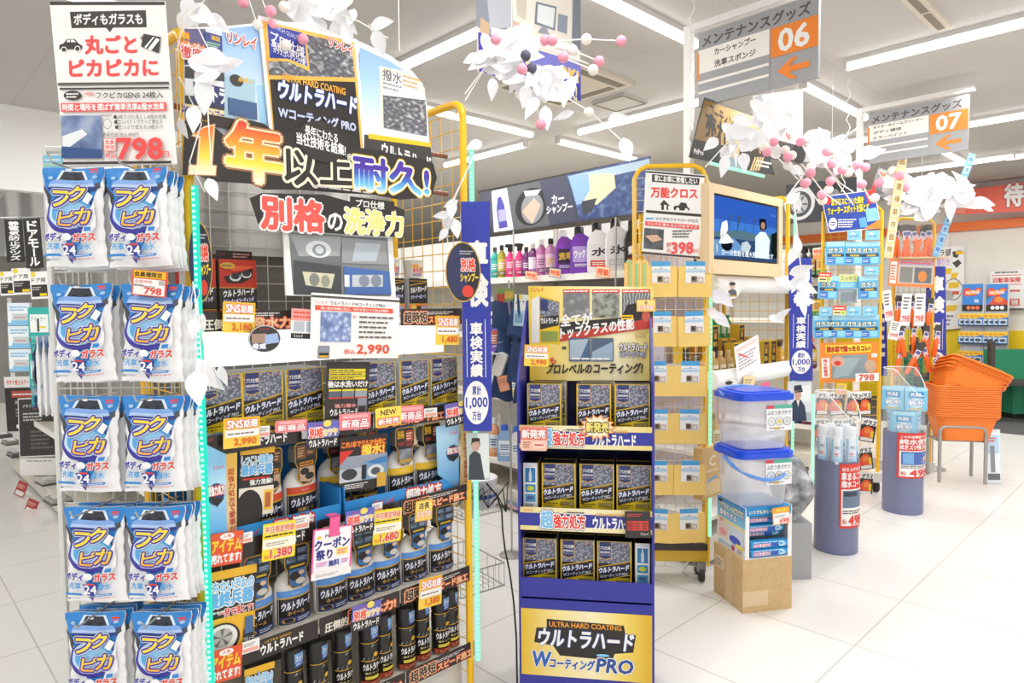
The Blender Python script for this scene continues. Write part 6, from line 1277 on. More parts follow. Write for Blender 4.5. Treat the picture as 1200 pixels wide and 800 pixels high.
gt = bottle('sprayer', .035, .2, 'c89a3a', '3a3436', 'trigger', lab('e0b04a', '2e2a28')); gt.put(TE, tu(918, 410, -.06)[0], -.05, z, 'dark and amber trigger spray beside the second blue flag', 'spray bottle')
green = bottle('green_bottle', .026, .15, '6ac06a', '4a9a4a', label=lab('e4f0e0', '3a8a4a'))
for i in range(5): green.put(TE, .52 + .075 * i, -.31, z + .206, f'green bottle, {NTH[i]} on the higher rear riser under the television', 'bottle', 'green bottles under the television')
def portrait(a): a.ell(.5, .5, .5, .5, M('eeeae4')); a.ell(.5, .68, .17, .16, M('d8b09a')); a.poly([(.2, .12), (.25, .42), (.4, .52), (.6, .52), (.75, .42), (.8, .12)], M('5a5c66')); a.ell(.5, .8, .2, .1, M('3a3432')); a.bars(.2, .1, .6, .12, 1, GOLD)
for i, (x0, y0, x1, y1, l) in enumerate(((852, 328, 864, 350, 'upper left padded shelf edge'), (933, 332, 944, 352, 'second blue flag'), (847, 444, 861, 466, 'lower padded shelf edge'))):
    disc(TE if i != 1 else TE, .085, x0, y0, x1, y1, 'round_tag', 'small oval portrait tag on the ' + l, portrait, 0, -20, .03)
def pl(a): a.rect(.0, .0, 1, 1, M('fdfcfa')); a.rect(.06, .8, .88, .12, M('f0d8d4')); a.bars(.1, .2, .8, .5, 5, M('b8a8b8')); a.poly([(.1, .74), (.14, .76), (.5, .5), (.46, .48)], RED)
qcard(864, 398, 892, 436, .09, PAPER, 'price_list', 'large white slanted price list leaning on the lower padded shelf edge', 'price list', pl, -12, fx=TE)
qcard(871, 441, 884, 458, .09, M('f6d8a0'), 'price_card', 'small yellow and white price card on the lower padded edge', 'price card', ptag, 3, fx=TE)
qcard(862, 453, 886, 466, .08, M('4a4aa8'), 'price_card', 'navy price card under the lower padded edge', 'price card', lambda a: (a.rect(.06, .1, .2, .7, WHITE), a.text('リンレイ', .34, .5, .5, .3, WHITE, .08), a.bars(.34, .14, .6, .24, 1, M('e8e8f8'))), -4, fx=TE)
b_ = qcard(892, 448, 902, 470, .09, PINK, 'coupon_card', 'narrow pink edged coupon card hanging from the lower padded edge', 'coupon card', lambda a: (a.rect(.1, .05, .8, .7, M('fdf4f8')), a.vtext('クーポン', .3, .1, .4, .6, NAVY, .1)), 0, fx=TE)
FL2 = Fx(*at_y(937, 400, 4.02)[:2], 6)
f2 = flag(FL2, 924, 302, 951, 446, (318, 336, 342, 358, 368, 408, 410, 438), 'blue_flag', 'blue vehicle inspection flag beside the television display, above the uniformed person poster')
MB().box(-.08, .0, .003, .06, .6, .63, M('e8e8e6')).build('clip', f2)
s = Sign(FL2, -.01, [(923, 447), (950, 448), (951, 494), (924, 492)], PAPER, .003); person_poster(s, 923, 447, 951, 493); o = s.done('person_poster', 'poster of a person in a navy uniform and cap under the second blue flag', 'poster')
o = led_strip('light_strip', [TE.pt(-.03, .03, z_) for z_ in (.2, 1.2, 1.95)], 'pale green light strip on the left post of the television display', col='9aeeb8', n_led=70)
o = led_strip('light_strip', [TE.pt(.96, .03, z_) for z_ in (.2, 1.2, 1.95)], 'pale green light strip on the right post of the television display', col='9aeeb8', n_led=70)
# lower shelf goods left of the buckets (brown paper bags / chamois)
def bag(a): a.rect(0, 0, 1, 1, M('d8b47a')); a.text('C', .36, .62, .3, .2, M('f2e6cc'), .1); a.bars(.2, .5, .6, .06, 1, M('f0e4cc')); a.poly([(.1, .06), (.9, .06), (.9, .3), (.1, .4)], M('e8cc98')); a.poly([(.2, .3), (.8, .36), (.7, .42), (.25, .36)], M('8fb4d0'))
qcard(823, 523, 846, 582, .06, M('d8b47a'), 'chamois_pack', 'brown chamois pack between the yellow cloth rack and the lower bucket', 'pack', bag, 0, fx=TE, t=.05)
pk = bottle('gold_bottle', .034, .2, 'd0b080', 'b89a6a', label=lab('e8dcc0', 'b89258', None, '8a6a3a'))
for i, px in enumerate((828, 838)): pk.put(TE, tu(px, 500, -.02)[0], .0, TZ[2] + .14 if False else TZ[2] + .001, f'pale gold bottle, {("left", "right")[i]} of two behind the upper bucket', 'bottle', 'gold bottles behind the bucket')

# ------------------------------------------------------------------ carton, tube box and clear buckets in front
KP = at_z(870, 719, 0); KA = 12
CF = Fx(KP.x, KP.y, KA)       # its origin: front corner of the carton
CW, CD, CH = .25, .26, .246
b = MB(); kr = Mtex('kraft_board', 'noise', 40, [(.3, 'c9a877'), (.7, 'd4b585')], .85); b.box(0, CW, 0, CD, 0, CH, kr); a = Art(b, CW, CH, x0=0); a.rect(.0, .02, .5, .30, M('d9bd92', .7)) if False else a.rect(.0, .12, .52, .28, M('dcc39c', .35))
a2 = Art(b, CD, CH, fn=lambda u, v, h: (-h, CD - u, v)); a2.rect(.06, .55, .30, .22, M('e2d2b4')); a2.bars(.08, .58, .26, .16, 3, M('8a7a60')); a2.rect(.42, .0, .22, 1, M('d6ba8c', .3))
b.box(-.0005, CW + .0005, CD / 2 - .002, CD / 2 + .002, CH, CH + .001, M('a88a5c')); o = b.build('cardboard_carton'); at_fx(o, CF, 0, 0, 0); tag(o, 'plain brown cardboard carton on the floor under the light blue tube box', 'carton')
r = empty('tube_box', CF.pt(.012, 0, CH + .001), CF.rot); TW, TD, TH = .235, .25, .235
TB = M('1f8fd0', .4); b = MB(); t = .004
b.box(0, t, 0, TD, 0, TH, WHITE); b.box(TW - t, TW, 0, TD, 0, TH, WHITE); b.box(t, TW - t, TD - t, TD, 0, TH, WHITE); b.box(t, TW - t, 0, TD - t, 0, t, WHITE); b.box(t, TW - t, 0, TD - t, TH - t, TH, TB); b.box(t, TW - t, 0, t, TH * .84, TH - t, TB); b.box(t, .02, 0, t, t, TH * .84, WHITE); b.box(TW - .02, TW - t, 0, t, t, TH * .84, WHITE)
a2 = Art(b, TD, TH, fn=lambda u, v, h: (-h, TD - u, v)); a2.rect(0, .58, 1, .42, Mramp('tube_box_side_print', [(0, '8cd0e8'), (1, '1a7fc4')], 'z', .13, .24)); a2.text('いつでもキレイ&ピカピカに', .08, .78, .86, .13, M('f6f0b0'), .12, out=(M('2a5ab0'), .1)); a2.text('長持ちする', .1, .63, .6, .13, WHITE, .12, out=(M('2a5ab0'), .1)); a2.rect(.05, .9, .14, .05, BLACK)
a2.rect(.0, .52, 1, .05, M('f2e6a0')); a2.rect(.05, .18, .36, .32, M('f0dcd4')); a2.rect(.45, .16, .5, .34, M('dce4f0')); a2.ell(.22, .3, .14, .08, M('e8a0a0')); a2.ell(.66, .26, .2, .08, M('3a5ac8')); a2.text('汚れ', .12, .5, .12, .06, RED, .1); a2.rect(.7, .14, .26, .08, M('f6e070')); a2.bars(.08, .04, .5, .08, 2, M('7ab8e0')); a2.rect(.55, .04, .1, .1, M('b83a6a')); a2.rect(.74, .04, .16, .08, M('b0b0b0'))
af = Art(b, TW, TH, x0=0); af.text('いつでもキレイ', .08, .88, .5, .07, M('f4f0b8'), .1, out=(M('2a5ab0'), .1)); b.build('open_box', r)
tag(r, 'light blue and white open-front box of rolled tubes standing on the brown carton', 'box')
def roll():
    b = MB(); R = .02; b.xf = Matrix.Translation((0, R, R)) @ Matrix.Rotation(math.pi / 2, 4, 'Y'); b.lathe([(R * .9, -.092), (R, -.088), (R, .088), (R * .9, .092)], M('2f9ad8', .3), 16); b.xf = None
    a = Art(b, .17, .034, z0=.003, fn=lambda u, v, h: (u - .085, R - (R + h + .0003) * math.cos((v - .017) / R), R + (R + h + .0003) * math.sin((v - .017) / R)), sub=4)
    a.rect(.02, .2, .5, .5, M('e4a8c8')); a.text('ふき取り', .06, .25, .4, .4, WHITE, .12, out=(M('c84a8a'), .14)); a.rect(.55, .2, .2, .5, M('3a5ab8')); a.ell(.86, .5, .1, .35, M('b8dcf0')); a.bars(.04, .76, .9, .18, 1, M('dff0fa')); return Proto(b.build('rolled_tube'))
P_ROLL = roll()
for i, (zz, w) in enumerate(((.152, -.02), (.108, -.02), (.079, -.045), (.044, .008), (.005, .008))): P_ROLL.put(CF, .013 + TW / 2, w, CH + .001 + zz, f'blue rolled tube, {("topmost", "second from the top", "middle", "second from the bottom", "lowest")[i]} in the light blue box', 'tube', 'rolled tubes in the light blue box')
qcard(906, 594, 926, 614, .03, M('f8a83a'), 'price_card', 'orange topped price card reading 698 on the light blue tube box', 'price card', lambda a: (a.rect(.04, .04, .92, .62, WHITE), a.text('特価', .2, .72, .6, .22, M('f6e04a'), .1), a.bars(.1, .4, .7, .16, 2, M('a8a8a8')), a.text('698', .4, .08, .52, .26, M('e8452e'), .12)), -3, fx=CF)
CLB = Mclear('f6f8fe', .42, .08); BL = M('2353dc', .3); LB_ = M('6aa0ee', .3)
def bucket(handle_up):
    r = empty('clear_bucket'); W, D, H = .27, .25, .235; T = .012
    b = MB(); P0 = rrect(-W / 2 + .02, 0.02, W / 2 - .02, D - .02, .045, 5); P1 = rrect(-W / 2, 0, W / 2, D, .05, 5); n = len(P0)
    def lp(k, z): return [(P0[i][0] + (P1[i][0] - P0[i][0]) * k, P0[i][1] + (P1[i][1] - P0[i][1]) * k, z) for i in range(n)]
    V = []; Fs = []
    for k, z in ((0, 0), (.15, .004), (.9, H * .92), (1, H)): V += lp(k, z)
    for j in range(3):
        for i in range(n): Fs.append((j * n + i, j * n + (i + 1) % n, (j + 1) * n + (i + 1) % n, (j + 1) * n + i))
    Fs.append(tuple(range(n - 1, -1, -1))); b.add(V, Fs, CLB); b.build('body', r, True)
    l = MB(); Pl = rrect(-W / 2 - .012, -.012, W / 2 + .012, D + .012, .055, 5); l.prism(Pl, H - .012, H + .012, BL); l.prism(rrect(-W / 2 + .0, .0, W / 2 - .0, D, .05, 5), H + .012, H + .022, M('2a5ae6', .3)); l.prism(rrect(-W / 2 + .03, .03, W / 2 - .03, D - .03, .05, 5), H + .022, H + .026, BL)
    l.box(W / 2 + .01, W / 2 + .022, D / 2 - .03, D / 2 + .03, H - .02, H + .008, BL); l.build('lid', r)
    h = MB(); n = 14; pts = []
    for i in range(n + 1):
        t = math.pi * i / n; x = -(W / 2 + .012) * math.cos(t); s_ = math.sin(t)
        pts.append((x, D / 2 - s_ * (D / 2 + .025), H - .02 - s_ * .085) if not handle_up else (x, D / 2 + s_ * (D / 2 + .03), H + .002 + s_ * .02))
    h.tube(pts, .008, LB_, 8); h.build('handle', r, True)
    q = MB(); a = Art(q, .13, .115, x0=-.01, z0=.10 if not handle_up else .085, y=-.0012 - (-.0)); a.rect(0, .86, 1, .14, M('58b8a0')); a.rect(0, .86, .3, .14, M('d84a5a')); a.rect(0, 0, 1, .86, M('f2f4f6', .3)); a.text('ふたつきバケツ', .04, .62, .9, .17, M('4a4a4c'), .06)
    for k in range(3): a.ell(.2 + .3 * k, .36, .15, .17, M('6a6c6a'), ring=.12); a.ell(.2 + .3 * k, .36, .08, .09, M(('d8dce0', 'e8d070', 'c8d0d4')[k]))
    a.bars(.1, .06, .6, .08, 1, M('9a9a9a')); a.rect(.3, .04, .2, .09, M('d8b04a')); q.build('label', r)
    return r
zb = CH + .001 + TH + .001
for k, (up, l) in enumerate(((False, 'lower clear bucket with a blue lid and its blue handle hanging down in front'), (True, 'upper clear bucket with a blue lid and its handle folded back'))):
    q = bucket(up); at_fx(q, CF, .122, -.0, zb + k * (.235 + .028)); tag(q, l, 'bucket', 'clear buckets stacked on the tube box')
# dark silver inflatable wrapped goods behind the buckets
b = MB(); b.grid(lambda s_, t: (.1 * math.cos(6.283 * s_) * (1 + .15 * math.sin(s_ * 31 + t * 9)) * math.sin(.25 + 2.7 * t), .08 * math.sin(6.283 * s_) * (1 + .2 * math.sin(s_ * 23)) * math.sin(.25 + 2.7 * t), .33 * t), 28, 16, Mtex('silver_film', 'noise', 14, [(.35, '55585c'), (.55, 'a9acb0'), (.7, 'e4e6e8')], .2))
o = b.build('wrapped_cover', smooth=True); o.location = at_y(928, 585, 3.45); o.location.z = .29; tag(o, 'crumpled grey film wrapped bundle behind the right side of the clear buckets', 'bundle')
b = MB(); b.box(-.075, .075, -.07, .07, 0, .289, M('a4a6a9')); q = b.build('bundle_stand'); q.location = (o.location.x, o.location.y, 0); tag(q, 'grey box carrying the crumpled film bundle behind the buckets', 'box')
# ------------------------------------------------------------------ tyre goods aisle, blue pack rack, orange tool rack
gondola(5.7, 6.6, 2.30, 8.5, 'white shelving unit of the tyre goods aisle behind the light blue pack rack', [(1.62, (-1,)), (1.28, (-1, 1)), (.86, (-1,)), (.38, (-1, 1))], M('eeece8', .5), 1.9)
TG = Fx(*S(5.7, 1.83)[:2], A - 90)
s = Sign(TG, .02, [(921, 217), (1004, 207), (1004, 257), (924, 262)], M('43454a'), .006)
s.poly([(921, 217), (1004, 207), (1004, 257), (924, 262)], M('3a3c40')); s.ell(919, 219, 955, 258, M('d8dade')); s.ell(923, 224, 951, 254, M('4a4c50')); s.ell(927, 228, 947, 250, M('b8babe'))
for k in range(6):
    t = k * 1.047; cx, cy = 937, 239; s.poly([(cx, cy), (cx + 9 * math.cos(t - .14), cy + 10 * math.sin(t - .14)), (cx + 9 * math.cos(t + .14), cy + 10 * math.sin(t + .14))], M('5a5c60'))
s.ell(962, 214, 992, 250, M('26272a')); s.ell(969, 221, 985, 243, M('85878c'))
o = s.done('aisle_banner', 'dark banner with white-rimmed wheels over the tyre goods shelves', 'banner')
u, z = TG.uz(930, 240, .02); MB().tube([(u - s.u0, .01, -.5), (u - s.u0, .01, .1)], .006, STEEL, 6).build('bracket', o)
dk = bottle('tyre_cleaner', .05, .27, '2c2a2c', '3a3838', 'trigger', lab('e8c86a', '3a8a3a', None, 'b8402e')); wb = bottle('tyre_cleaner', .045, .25, 'c8c4cc', '8a8690', label=lab('e4e0e6', '9a96a0'))
for i, (px, p) in enumerate(((938, wb), (946, dk), (956, dk), (965, dk), (928, wb))): p.put(TG, TG.uz(px, 290, -.06)[0], -.05, 1.621, f'{"grey" if p is wb else "dark trigger"} tyre cleaner bottle under the wheel banner, {("second from the left", "third from the left", "fourth from the left", "rightmost", "leftmost")[i]}', 'bottle', 'tyre cleaners on the top shelf', rz=44)
pur = bottle('tyre_foam', .05, .28, '6a2434', 'e8962a', 'trigger', lab('c8b03a', '5a2a3a')); nav = bottle('tyre_foam', .05, .26, '2a3470', '22284e', 'trigger', lab('8a4a7a', '2a2a50'))
for i, (px, p, zz) in enumerate(((949, pur, .381), (936, nav, .381), (940, nav, .861), (952, pur, .861), (946, wb, 1.281), (958, dk, 1.281))): p.put(TG, TG.uz(px, 520, -.04)[0], -.03, zz, f'{("wine red bottle with an orange trigger, lower shelf", "navy bottle, lower shelf", "navy bottle, third shelf", "wine red bottle with an orange trigger, third shelf", "grey bottle, second shelf", "dark bottle, second shelf")[i]}, behind the cylinder bin', 'bottle', 'tyre goods beside the cylinder bin', rz=44)
def oo(a): a.rect(.0, .4, 1, .6, M('f6e8d8')); a.text('特価', .1, .45, .8, .4, M('e8602e'), .14)
qcard(953, 290, 966, 303, .03, M('f4a060'), 'price_card', 'orange and white price card under the dark tyre cleaners', 'price card', oo, -4, fx=TG)

BR = Fx(*at_y(993, 400, 5.0)[:2], -6)
def brw(px, py, w=0.0): return BR.uz(px, py, w)
r = empty('pack_rack', BR.pt(0, 0, 0), BR.rot); x0, x1 = brw(963, 400)[0], brw(1031, 400)[0]; zt = brw(1000, 240)[1]
b = MB(); b.tube([(x0, 0, .1), (x0, 0, zt - .05), (x0 + .05, 0, zt), (x1 - .05, 0, zt), (x1, 0, zt - .05), (x1, 0, .1)], .013, YTUBE, 8); b.build('tube_frame', r, True)
b = MB(); wire_panel(b, x0, x1, .15, zt - .05, .06, .06, YTUBE, .0018, 'u', .016); b.build('wire_mesh', r)
b = MB(); b.box(x0 - .01, x1 + .01, -.05, .22, .08, .15, M('d8d4cc')); b.build('base', r)
for x in (x0 + .03, x1 - .01):
    b = MB(); b.xf = Matrix.Translation((x, 0, .04)) @ Matrix.Rotation(math.pi / 2, 4, 'Y'); b.lathe([(.014, -.016), (.04, -.013), (.04, .013), (.014, .016)], M('242322'), 14); b.build('caster', r)
tag(r, 'yellow tube rack on casters carrying light blue blister packs and orange packs', 'mesh rack')
s = Sign(BR, .06, [(962, 230), (1025, 222), (1033, 267), (971, 273)], M('2a4db0'), .004)
s.poly([(962, 230), (1025, 222), (1033, 267), (971, 273)], M('f2e8d8')); s.poly([(963, 231), (1024, 223), (1032, 266), (972, 272)], M('2747a8')); s.ell(965, 231, 974, 240, RED); s.poly([(1013, 224), (1025, 222), (1028, 237), (1018, 239)], RED)
s.textq('窓ガラスについた鱗を', 974, 233, 241, 1012, 238, M('f4e23a'), .1, out=(BLACK, .1)); s.textq('ウォータースポットを落とす', 970, 243, 252, 1018, 247, M('f4e23a'), .1, out=(BLACK, .1)); s.ell(971, 255, 981, 269, WHITE); s.bars(973, 259, 979, 265, 2, NAVY); s.bars(982, 256, 1004, 267, 4, WHITE); s.poly([(1014, 245), (1027, 243), (1030, 258), (1016, 260)], M('86c0ea')); s.poly([(1006, 256), (1014, 254), (1017, 266), (1008, 267)], M('5fa6e0')); s.poly([(1012, 268), (1032, 256), (1033, 267)], ORANGE)
s.done('rack_sign', 'tilted blue sign with yellow headlines on top of the light blue pack rack', 'sign')
def lbp(a): a.rect(0, 0, 1, 1, M('5ab4e8')); a.rect(0, .8, 1, .2, M('a8dcf4')); a.text('ガラス', .1, .52, .8, .2, M('f2f2d8'), .12, out=(M('23405e'), .14)); a.rect(.04, .34, .92, .14, M('2c4a66')); a.rect(.3, .36, .5, .08, M('c8a84a')); a.rect(.06, .06, .4, .24, M('3f6fc8')); a.rect(.52, .06, .42, .26, M('8fd0f0')); a.bars(.08, .1, .34, .14, 2, M('d0e4f8'))
P_LB = Proto(pack('blue_blister_pack', .125, .165, .03, M('6abcea', .2), lbp))
rows = [(297, (979, 1000, 1020)), (337, (970, 1018)), (383, (965, 981, 1000, 1019))]
for i, (py, xs) in enumerate(rows):
    for j, px in enumerate(xs):
        for d in (0, 1):
            u, z = brw(px, py + 13, .10); P_LB.put(BR, u + .022 * d, .10 - .04 * d, z, f'{"front" if d == 0 else "rear"} light blue pack, {NTH[j]} in the {("top", "middle", "bottom")[i]} row of the pack rack', 'blister pack', 'light blue blister packs', roll=(0, 2, -2)[(i + j) % 3])
def lbh(a): a.rect(0, 0, 1, 1, M('86c8ee')); a.ell(.4, .5, .2, .3, M('c8e8f8')); a.bars(.2, .2, .6, .4, 1, M('5a9ac8'))
for i, (x0_, y0, x1_, y1) in enumerate(((993, 270, 1009, 281), (1014, 270, 1031, 281), (1013, 312, 1030, 322), (960, 360, 975, 370), (992, 359, 1009, 370), (1011, 359, 1028, 370))): qcard(x0_, y0, x1_, y1, .12, M('8accf0'), 'hook_card', f'pale blue hook card of the pack rack, {("first of the top row", "second of the top row", "of the middle row", "leftmost of the bottom row", "middle of the bottom row", "rightmost of the bottom row")[i]}', 'card', lbh, 0, fx=BR)
for i, (x0_, y0, x1_, y1) in enumerate(((959, 319, 974, 330), (976, 358, 991, 369))): qcard(x0_, y0, x1_, y1, .13, M('f4e6a8'), 'price_card', f'red and yellow price card on the {("middle", "bottom")[i]} row of the light blue pack rack', 'price card', lambda a: (a.rect(0, .5, 1, .5, M('e8503a')), a.bars(.1, .6, .8, .25, 1, WHITE), a.bars(.1, .1, .5, .3, 1, BLACK), a.rect(.66, .1, .26, .3, M('9ac83a'))), 2, fx=BR)
qcard(983, 321, 1005, 338, .06, M('d8dc9a'), 'back_card', 'pale yellow and blue backing card between the packs of the middle row', 'card', lambda a: (a.rect(0, 0, 1, .45, M('6cc0ec')), a.text('スッキリ', .1, .55, .8, .3, M('8a9a3a'), .08), a.bars(.1, .1, .8, .25, 2, M('d0ecf8'))), 0, fx=BR)
qcard(983, 339, 1004, 355, .05, M('a8b0b8', .3), 'sample_pack', 'grey clear sample pack between the packs of the middle row', 'pack', lambda a: (a.rect(.1, .1, .8, .7, M('8a929a', .2)), a.rect(.1, .05, .2, .1, M('6ac04a'))), 0, fx=BR)
def osign(a):
    a.rect(0, 0, 1, 1, M('ea8a2e')); a.rect(.1, .74, .78, .2, M('f6d83a')); a.text('撥水窓で困ったらコレ!', .12, .77, .74, .14, M('c83a1e'), .14, out=(BLACK, .06)); a.rect(.2, .08, .62, .6, M('8a979c')); a.poly([(.22, .1), (.5, .16), (.7, .6), (.3, .62)], M('9fb0b6')); a.ell(.3, .52, .12, .14, M('d8a898')); a.ell(.3, .48, .06, .06, RED); a.rect(.02, .12, .14, .5, WHITE); a.vtext('撥水窓専用', .05, .14, .08, .46, RED, .08); a.ell(.86, .38, .1, .16, M('c8a890')); a.rect(.6, .0, .4, .2, WHITE); a.text('798', .66, .02, .26, .15, M('d8402e'), .12); a.rect(.88, .6, .1, .1, M('e8e4e0'))
qcard(962, 401, 1030, 447, .09, M('ea8a2e'), 'rack_sign', 'orange sign with a hand photo and price 798 in the middle of the pack rack', 'sign', osign, -2, fx=BR)
def opk(a): a.rect(0, 0, 1, 1, M('2c2826')); a.rect(0, .72, 1, .28, WHITE); a.text('ガラス', .08, .72, .84, .22, BLACK, .14, shear=.2); a.ell(.5, .42, .4, .26, M('e8602a')); a.ell(.5, .46, .2, .12, M('f08a4a')); a.rect(.1, .04, .8, .14, M('e8e4e0')); a.rect(.7, .2, .2, .3, M('f0c83a')); a.poly([(.0, .2), (.3, .2), (.0, .55)], M('e83a2a'))
P_OP = Proto(pack('orange_sponge_pack', .10, .17, .03, M('e4e0dc', .3), opk))
for i, py in enumerate((474, 505, 537, 568)):
    for j, px in enumerate((963, 980, 997, 1014)):
        u, z = brw(px, py + 12, .08); P_OP.put(BR, u, .08 + .012 * ((i + j) % 3), z, f'orange sponge pack, {NTH[j]} in the {("first", "second", "third", "lowest")[i]} row under the orange sign', 'blister pack', 'orange sponge packs', roll=(4, -6, 8, -3)[(i * 3 + j) % 4], rz=(10, -14, 6)[(i + j) % 3])
qcard(980, 449, 992, 462, .13, M('f8d04a'), 'price_card', 'yellow and white price card below the orange sign of the pack rack', 'price card', ptag, 2, fx=BR)

# orange tool rack
OT = Fx(*at_y(1068, 400, 5.55)[:2], 4)
def ow(px, py, w=0.0): return OT.uz(px, py, w)
r = empty('tool_rack', OT.pt(0, 0, 0), OT.rot); x0, x1 = ow(1046, 400)[0], ow(1092, 400)[0]; zt = ow(1070, 256)[1]
b = MB(); b.tube([(x0, 0, .0), (x0, 0, zt - .05), (x0 + .05, 0, zt), (x1 - .05, 0, zt), (x1, 0, zt - .05), (x1, 0, .0)], .012, YTUBE, 8); b.build('tube_frame', r, True)
b = MB(); wire_panel(b, x0, x1, .1, zt - .05, .05, .05, M('8a8680', .4), .0018, 'u', .014); b.build('wire_mesh', r); b = MB(); b.box(x0 - .02, x1 + .02, -.04, .35, .0, .08, M('cfcbc4')); b.build('base', r)
tag(r, 'narrow yellow framed rack full of orange-handled hand tools behind the second cylinder bin', 'mesh rack')
r = empty('tool_tray', OT.pt(*[ow(1069, 300)[0], .1, ow(1069, 304)[1]]), OT.rot); W = ow(1097, 300)[0] - ow(1042, 300)[0]; cl = Mclear('f4f0ea', .05)
b = MB(); b.box(-W / 2, W / 2, -.05, .1, 0, .012, M('d8b890')); b.build('shelf', r); b = MB(); b.box(-W / 2, W / 2, -.05, -.047, .012, .30, cl); b.box(-W / 2, -W / 2 + .003, -.047, .1, .012, .3, cl); b.box(W / 2 - .003, W / 2, -.047, .1, .012, .3, cl); b.build('clear_front', r); tag(r, 'clear fronted tray at the top of the tool rack holding orange handled tools', 'tray')
def tool():
    r = empty('hand_tool'); b = MB(); b.lathe([(.014, 0), (.02, .01), (.018, .09), (.021, .13), (.013, .15)], M('ee6a22', .35), 12); b.build('handle', r, True); c = MB(); c.slab([(-.012, .145), (.012, .145), (.03, .23), (.024, .26), (-.024, .26), (-.03, .23)], -.004, .004, M('4a4644', .4, .3)); c.build('blade', r); d = MB(); d.slab([(-.02, .14), (.02, .14), (.02, .21), (-.02, .21)], -.009, -.006, M('e8e4ea')); a = Art(d, .04, .07, x0=-.02, z0=.14, y=-.009); a.rect(.1, .5, .8, .4, M('5a5a9a')); a.bars(.1, .1, .8, .3, 2, RED); d.build('sleeve', r); return Proto(r)
P_TOOL = tool()
for i, px in enumerate((1048, 1054, 1060, 1066, 1072, 1078, 1084, 1091)): u, z = ow(px, 301, .11); P_TOOL.put(OT, u, .10, ow(1069, 304)[1] + .013, f'orange handled tool, {NTH[i]} in the clear top tray', 'hand tool', 'orange handled tools in the clear tray', roll=(4, -8, 10, -12, 20, -15, 8, -5)[i])
def ocard(a): a.rect(0, 0, 1, 1, M('e88a4a')); a.rect(.2, .12, .78, .68, M('c8c0bc')); a.rect(.2, .8, .78, .16, M('a89ab8')); a.bars(.24, .83, .7, .1, 1, M('e85a4a')); a.rect(.24, .16, .28, .56, M('8a8684')); a.rect(.56, .16, .38, .56, M('6a6e74')); a.ell(.74, .4, .1, .2, M('d88a4a')); a.rect(.02, .1, .14, .8, M('f2ece4')); a.bars(.03, .2, .12, .6, 6, M('d8603a'))
qcard(1041, 304, 1094, 336, .12, M('e88a4a'), 'rack_sign', 'orange edged photo card under the clear tool tray', 'sign', ocard, 3, fx=OT)
def pst(a): a.bars(.15, .5, .7, .42, 4, M('5a5654')); a.text('798', .1, .1, .8, .2, M('e8452e'), .1, slope=.2); a.rect(0, 0, 1, .03, M('c8c4c0'))
for i, (a0, b0, a1, b1, w) in enumerate(((1055, 344, 1066, 382, .14), (1071, 344, 1083, 382, .14), (1038, 340, 1048, 376, .16), (1040, 376, 1052, 398, .17))): qcard(a0, b0, a1, b1, w, WHITE, 'price_strip', f'white price strip with red figures on the tool rack, {("second", "third", "first", "lowest")[i]} from the left' if i < 3 else 'lowest white price strip at the left of the tool rack', 'price card', pst, (4, 2, -8, 12)[i], 'white price strips', fx=OT)
for k, (px, py, w) in enumerate(((1051, 384, .09), (1069, 384, .09), (1086, 386, .09), (1052, 414, .1), (1060, 418, .12), (1069, 415, .1), (1078, 418, .12), (1087, 416, .1), (1094, 418, .12), (1096, 440, .1), (1100, 452, .08), (1050, 440, .1), (1090, 436, .14), (1062, 438, .14), (1075, 440, .1))):
    u, z = ow(px, py, w); P_TOOL.put(OT, u, w, z, f'orange handled tool hung on the rack below the photo card, number {k + 1}' if False else f'orange handled tool hanging {("left", "middle", "right")[k] if k < 3 else ""}{"under the white price strips" if k < 3 else ("in the crowded lower row, " + (NTH[k - 3] if k < 9 else ("far right upper", "far right lower", "bottom left", "bottom right", "bottom second", "bottom middle")[k - 9]))}', 'hand tool', 'orange handled tools on hooks', roll=(3, -4, 8, 12, -10, 2, 15, -6, 9, 160, 172, 10, -20, 25, -12)[k], rz=(10, -15, 5)[k % 3])
f3 = flag(Fx(*at_y(1098, 400, 5.62)[:2], 4), 1085, 312, 1108, 440, (324, 342, 348, 366, 374, 410, 412, 434), 'blue_flag', 'blue vehicle inspection flag half hidden behind the orange tool rack')
MB().tube([(0, .012, -1.0), (0, .012, .8)], .006, STEEL, 6).build('pole', f3)
b = MB(); b.lathe([(.1, 0), (.1, .012), (.01, .03)], STEEL, 18, (0, .012)); q = b.build('pole_foot', f3); q.location = (0, 0, -f3.location.z)
s = Sign(Fx(*at_y(1036, 400, 5.7)[:2], 0), 0, [(1029, 355), (1039, 355), (1040, 440), (1030, 440)], FLB, .003); s.bars(1031, 360, 1038, 420, 6, WHITE); o = s.done('side_flag', 'narrow blue strip flag between the pack rack and the tool rack', 'flag'); MB().tube([(0, .01, -1.1), (0, .01, .5)], .005, STEEL, 5).build('pole', o)

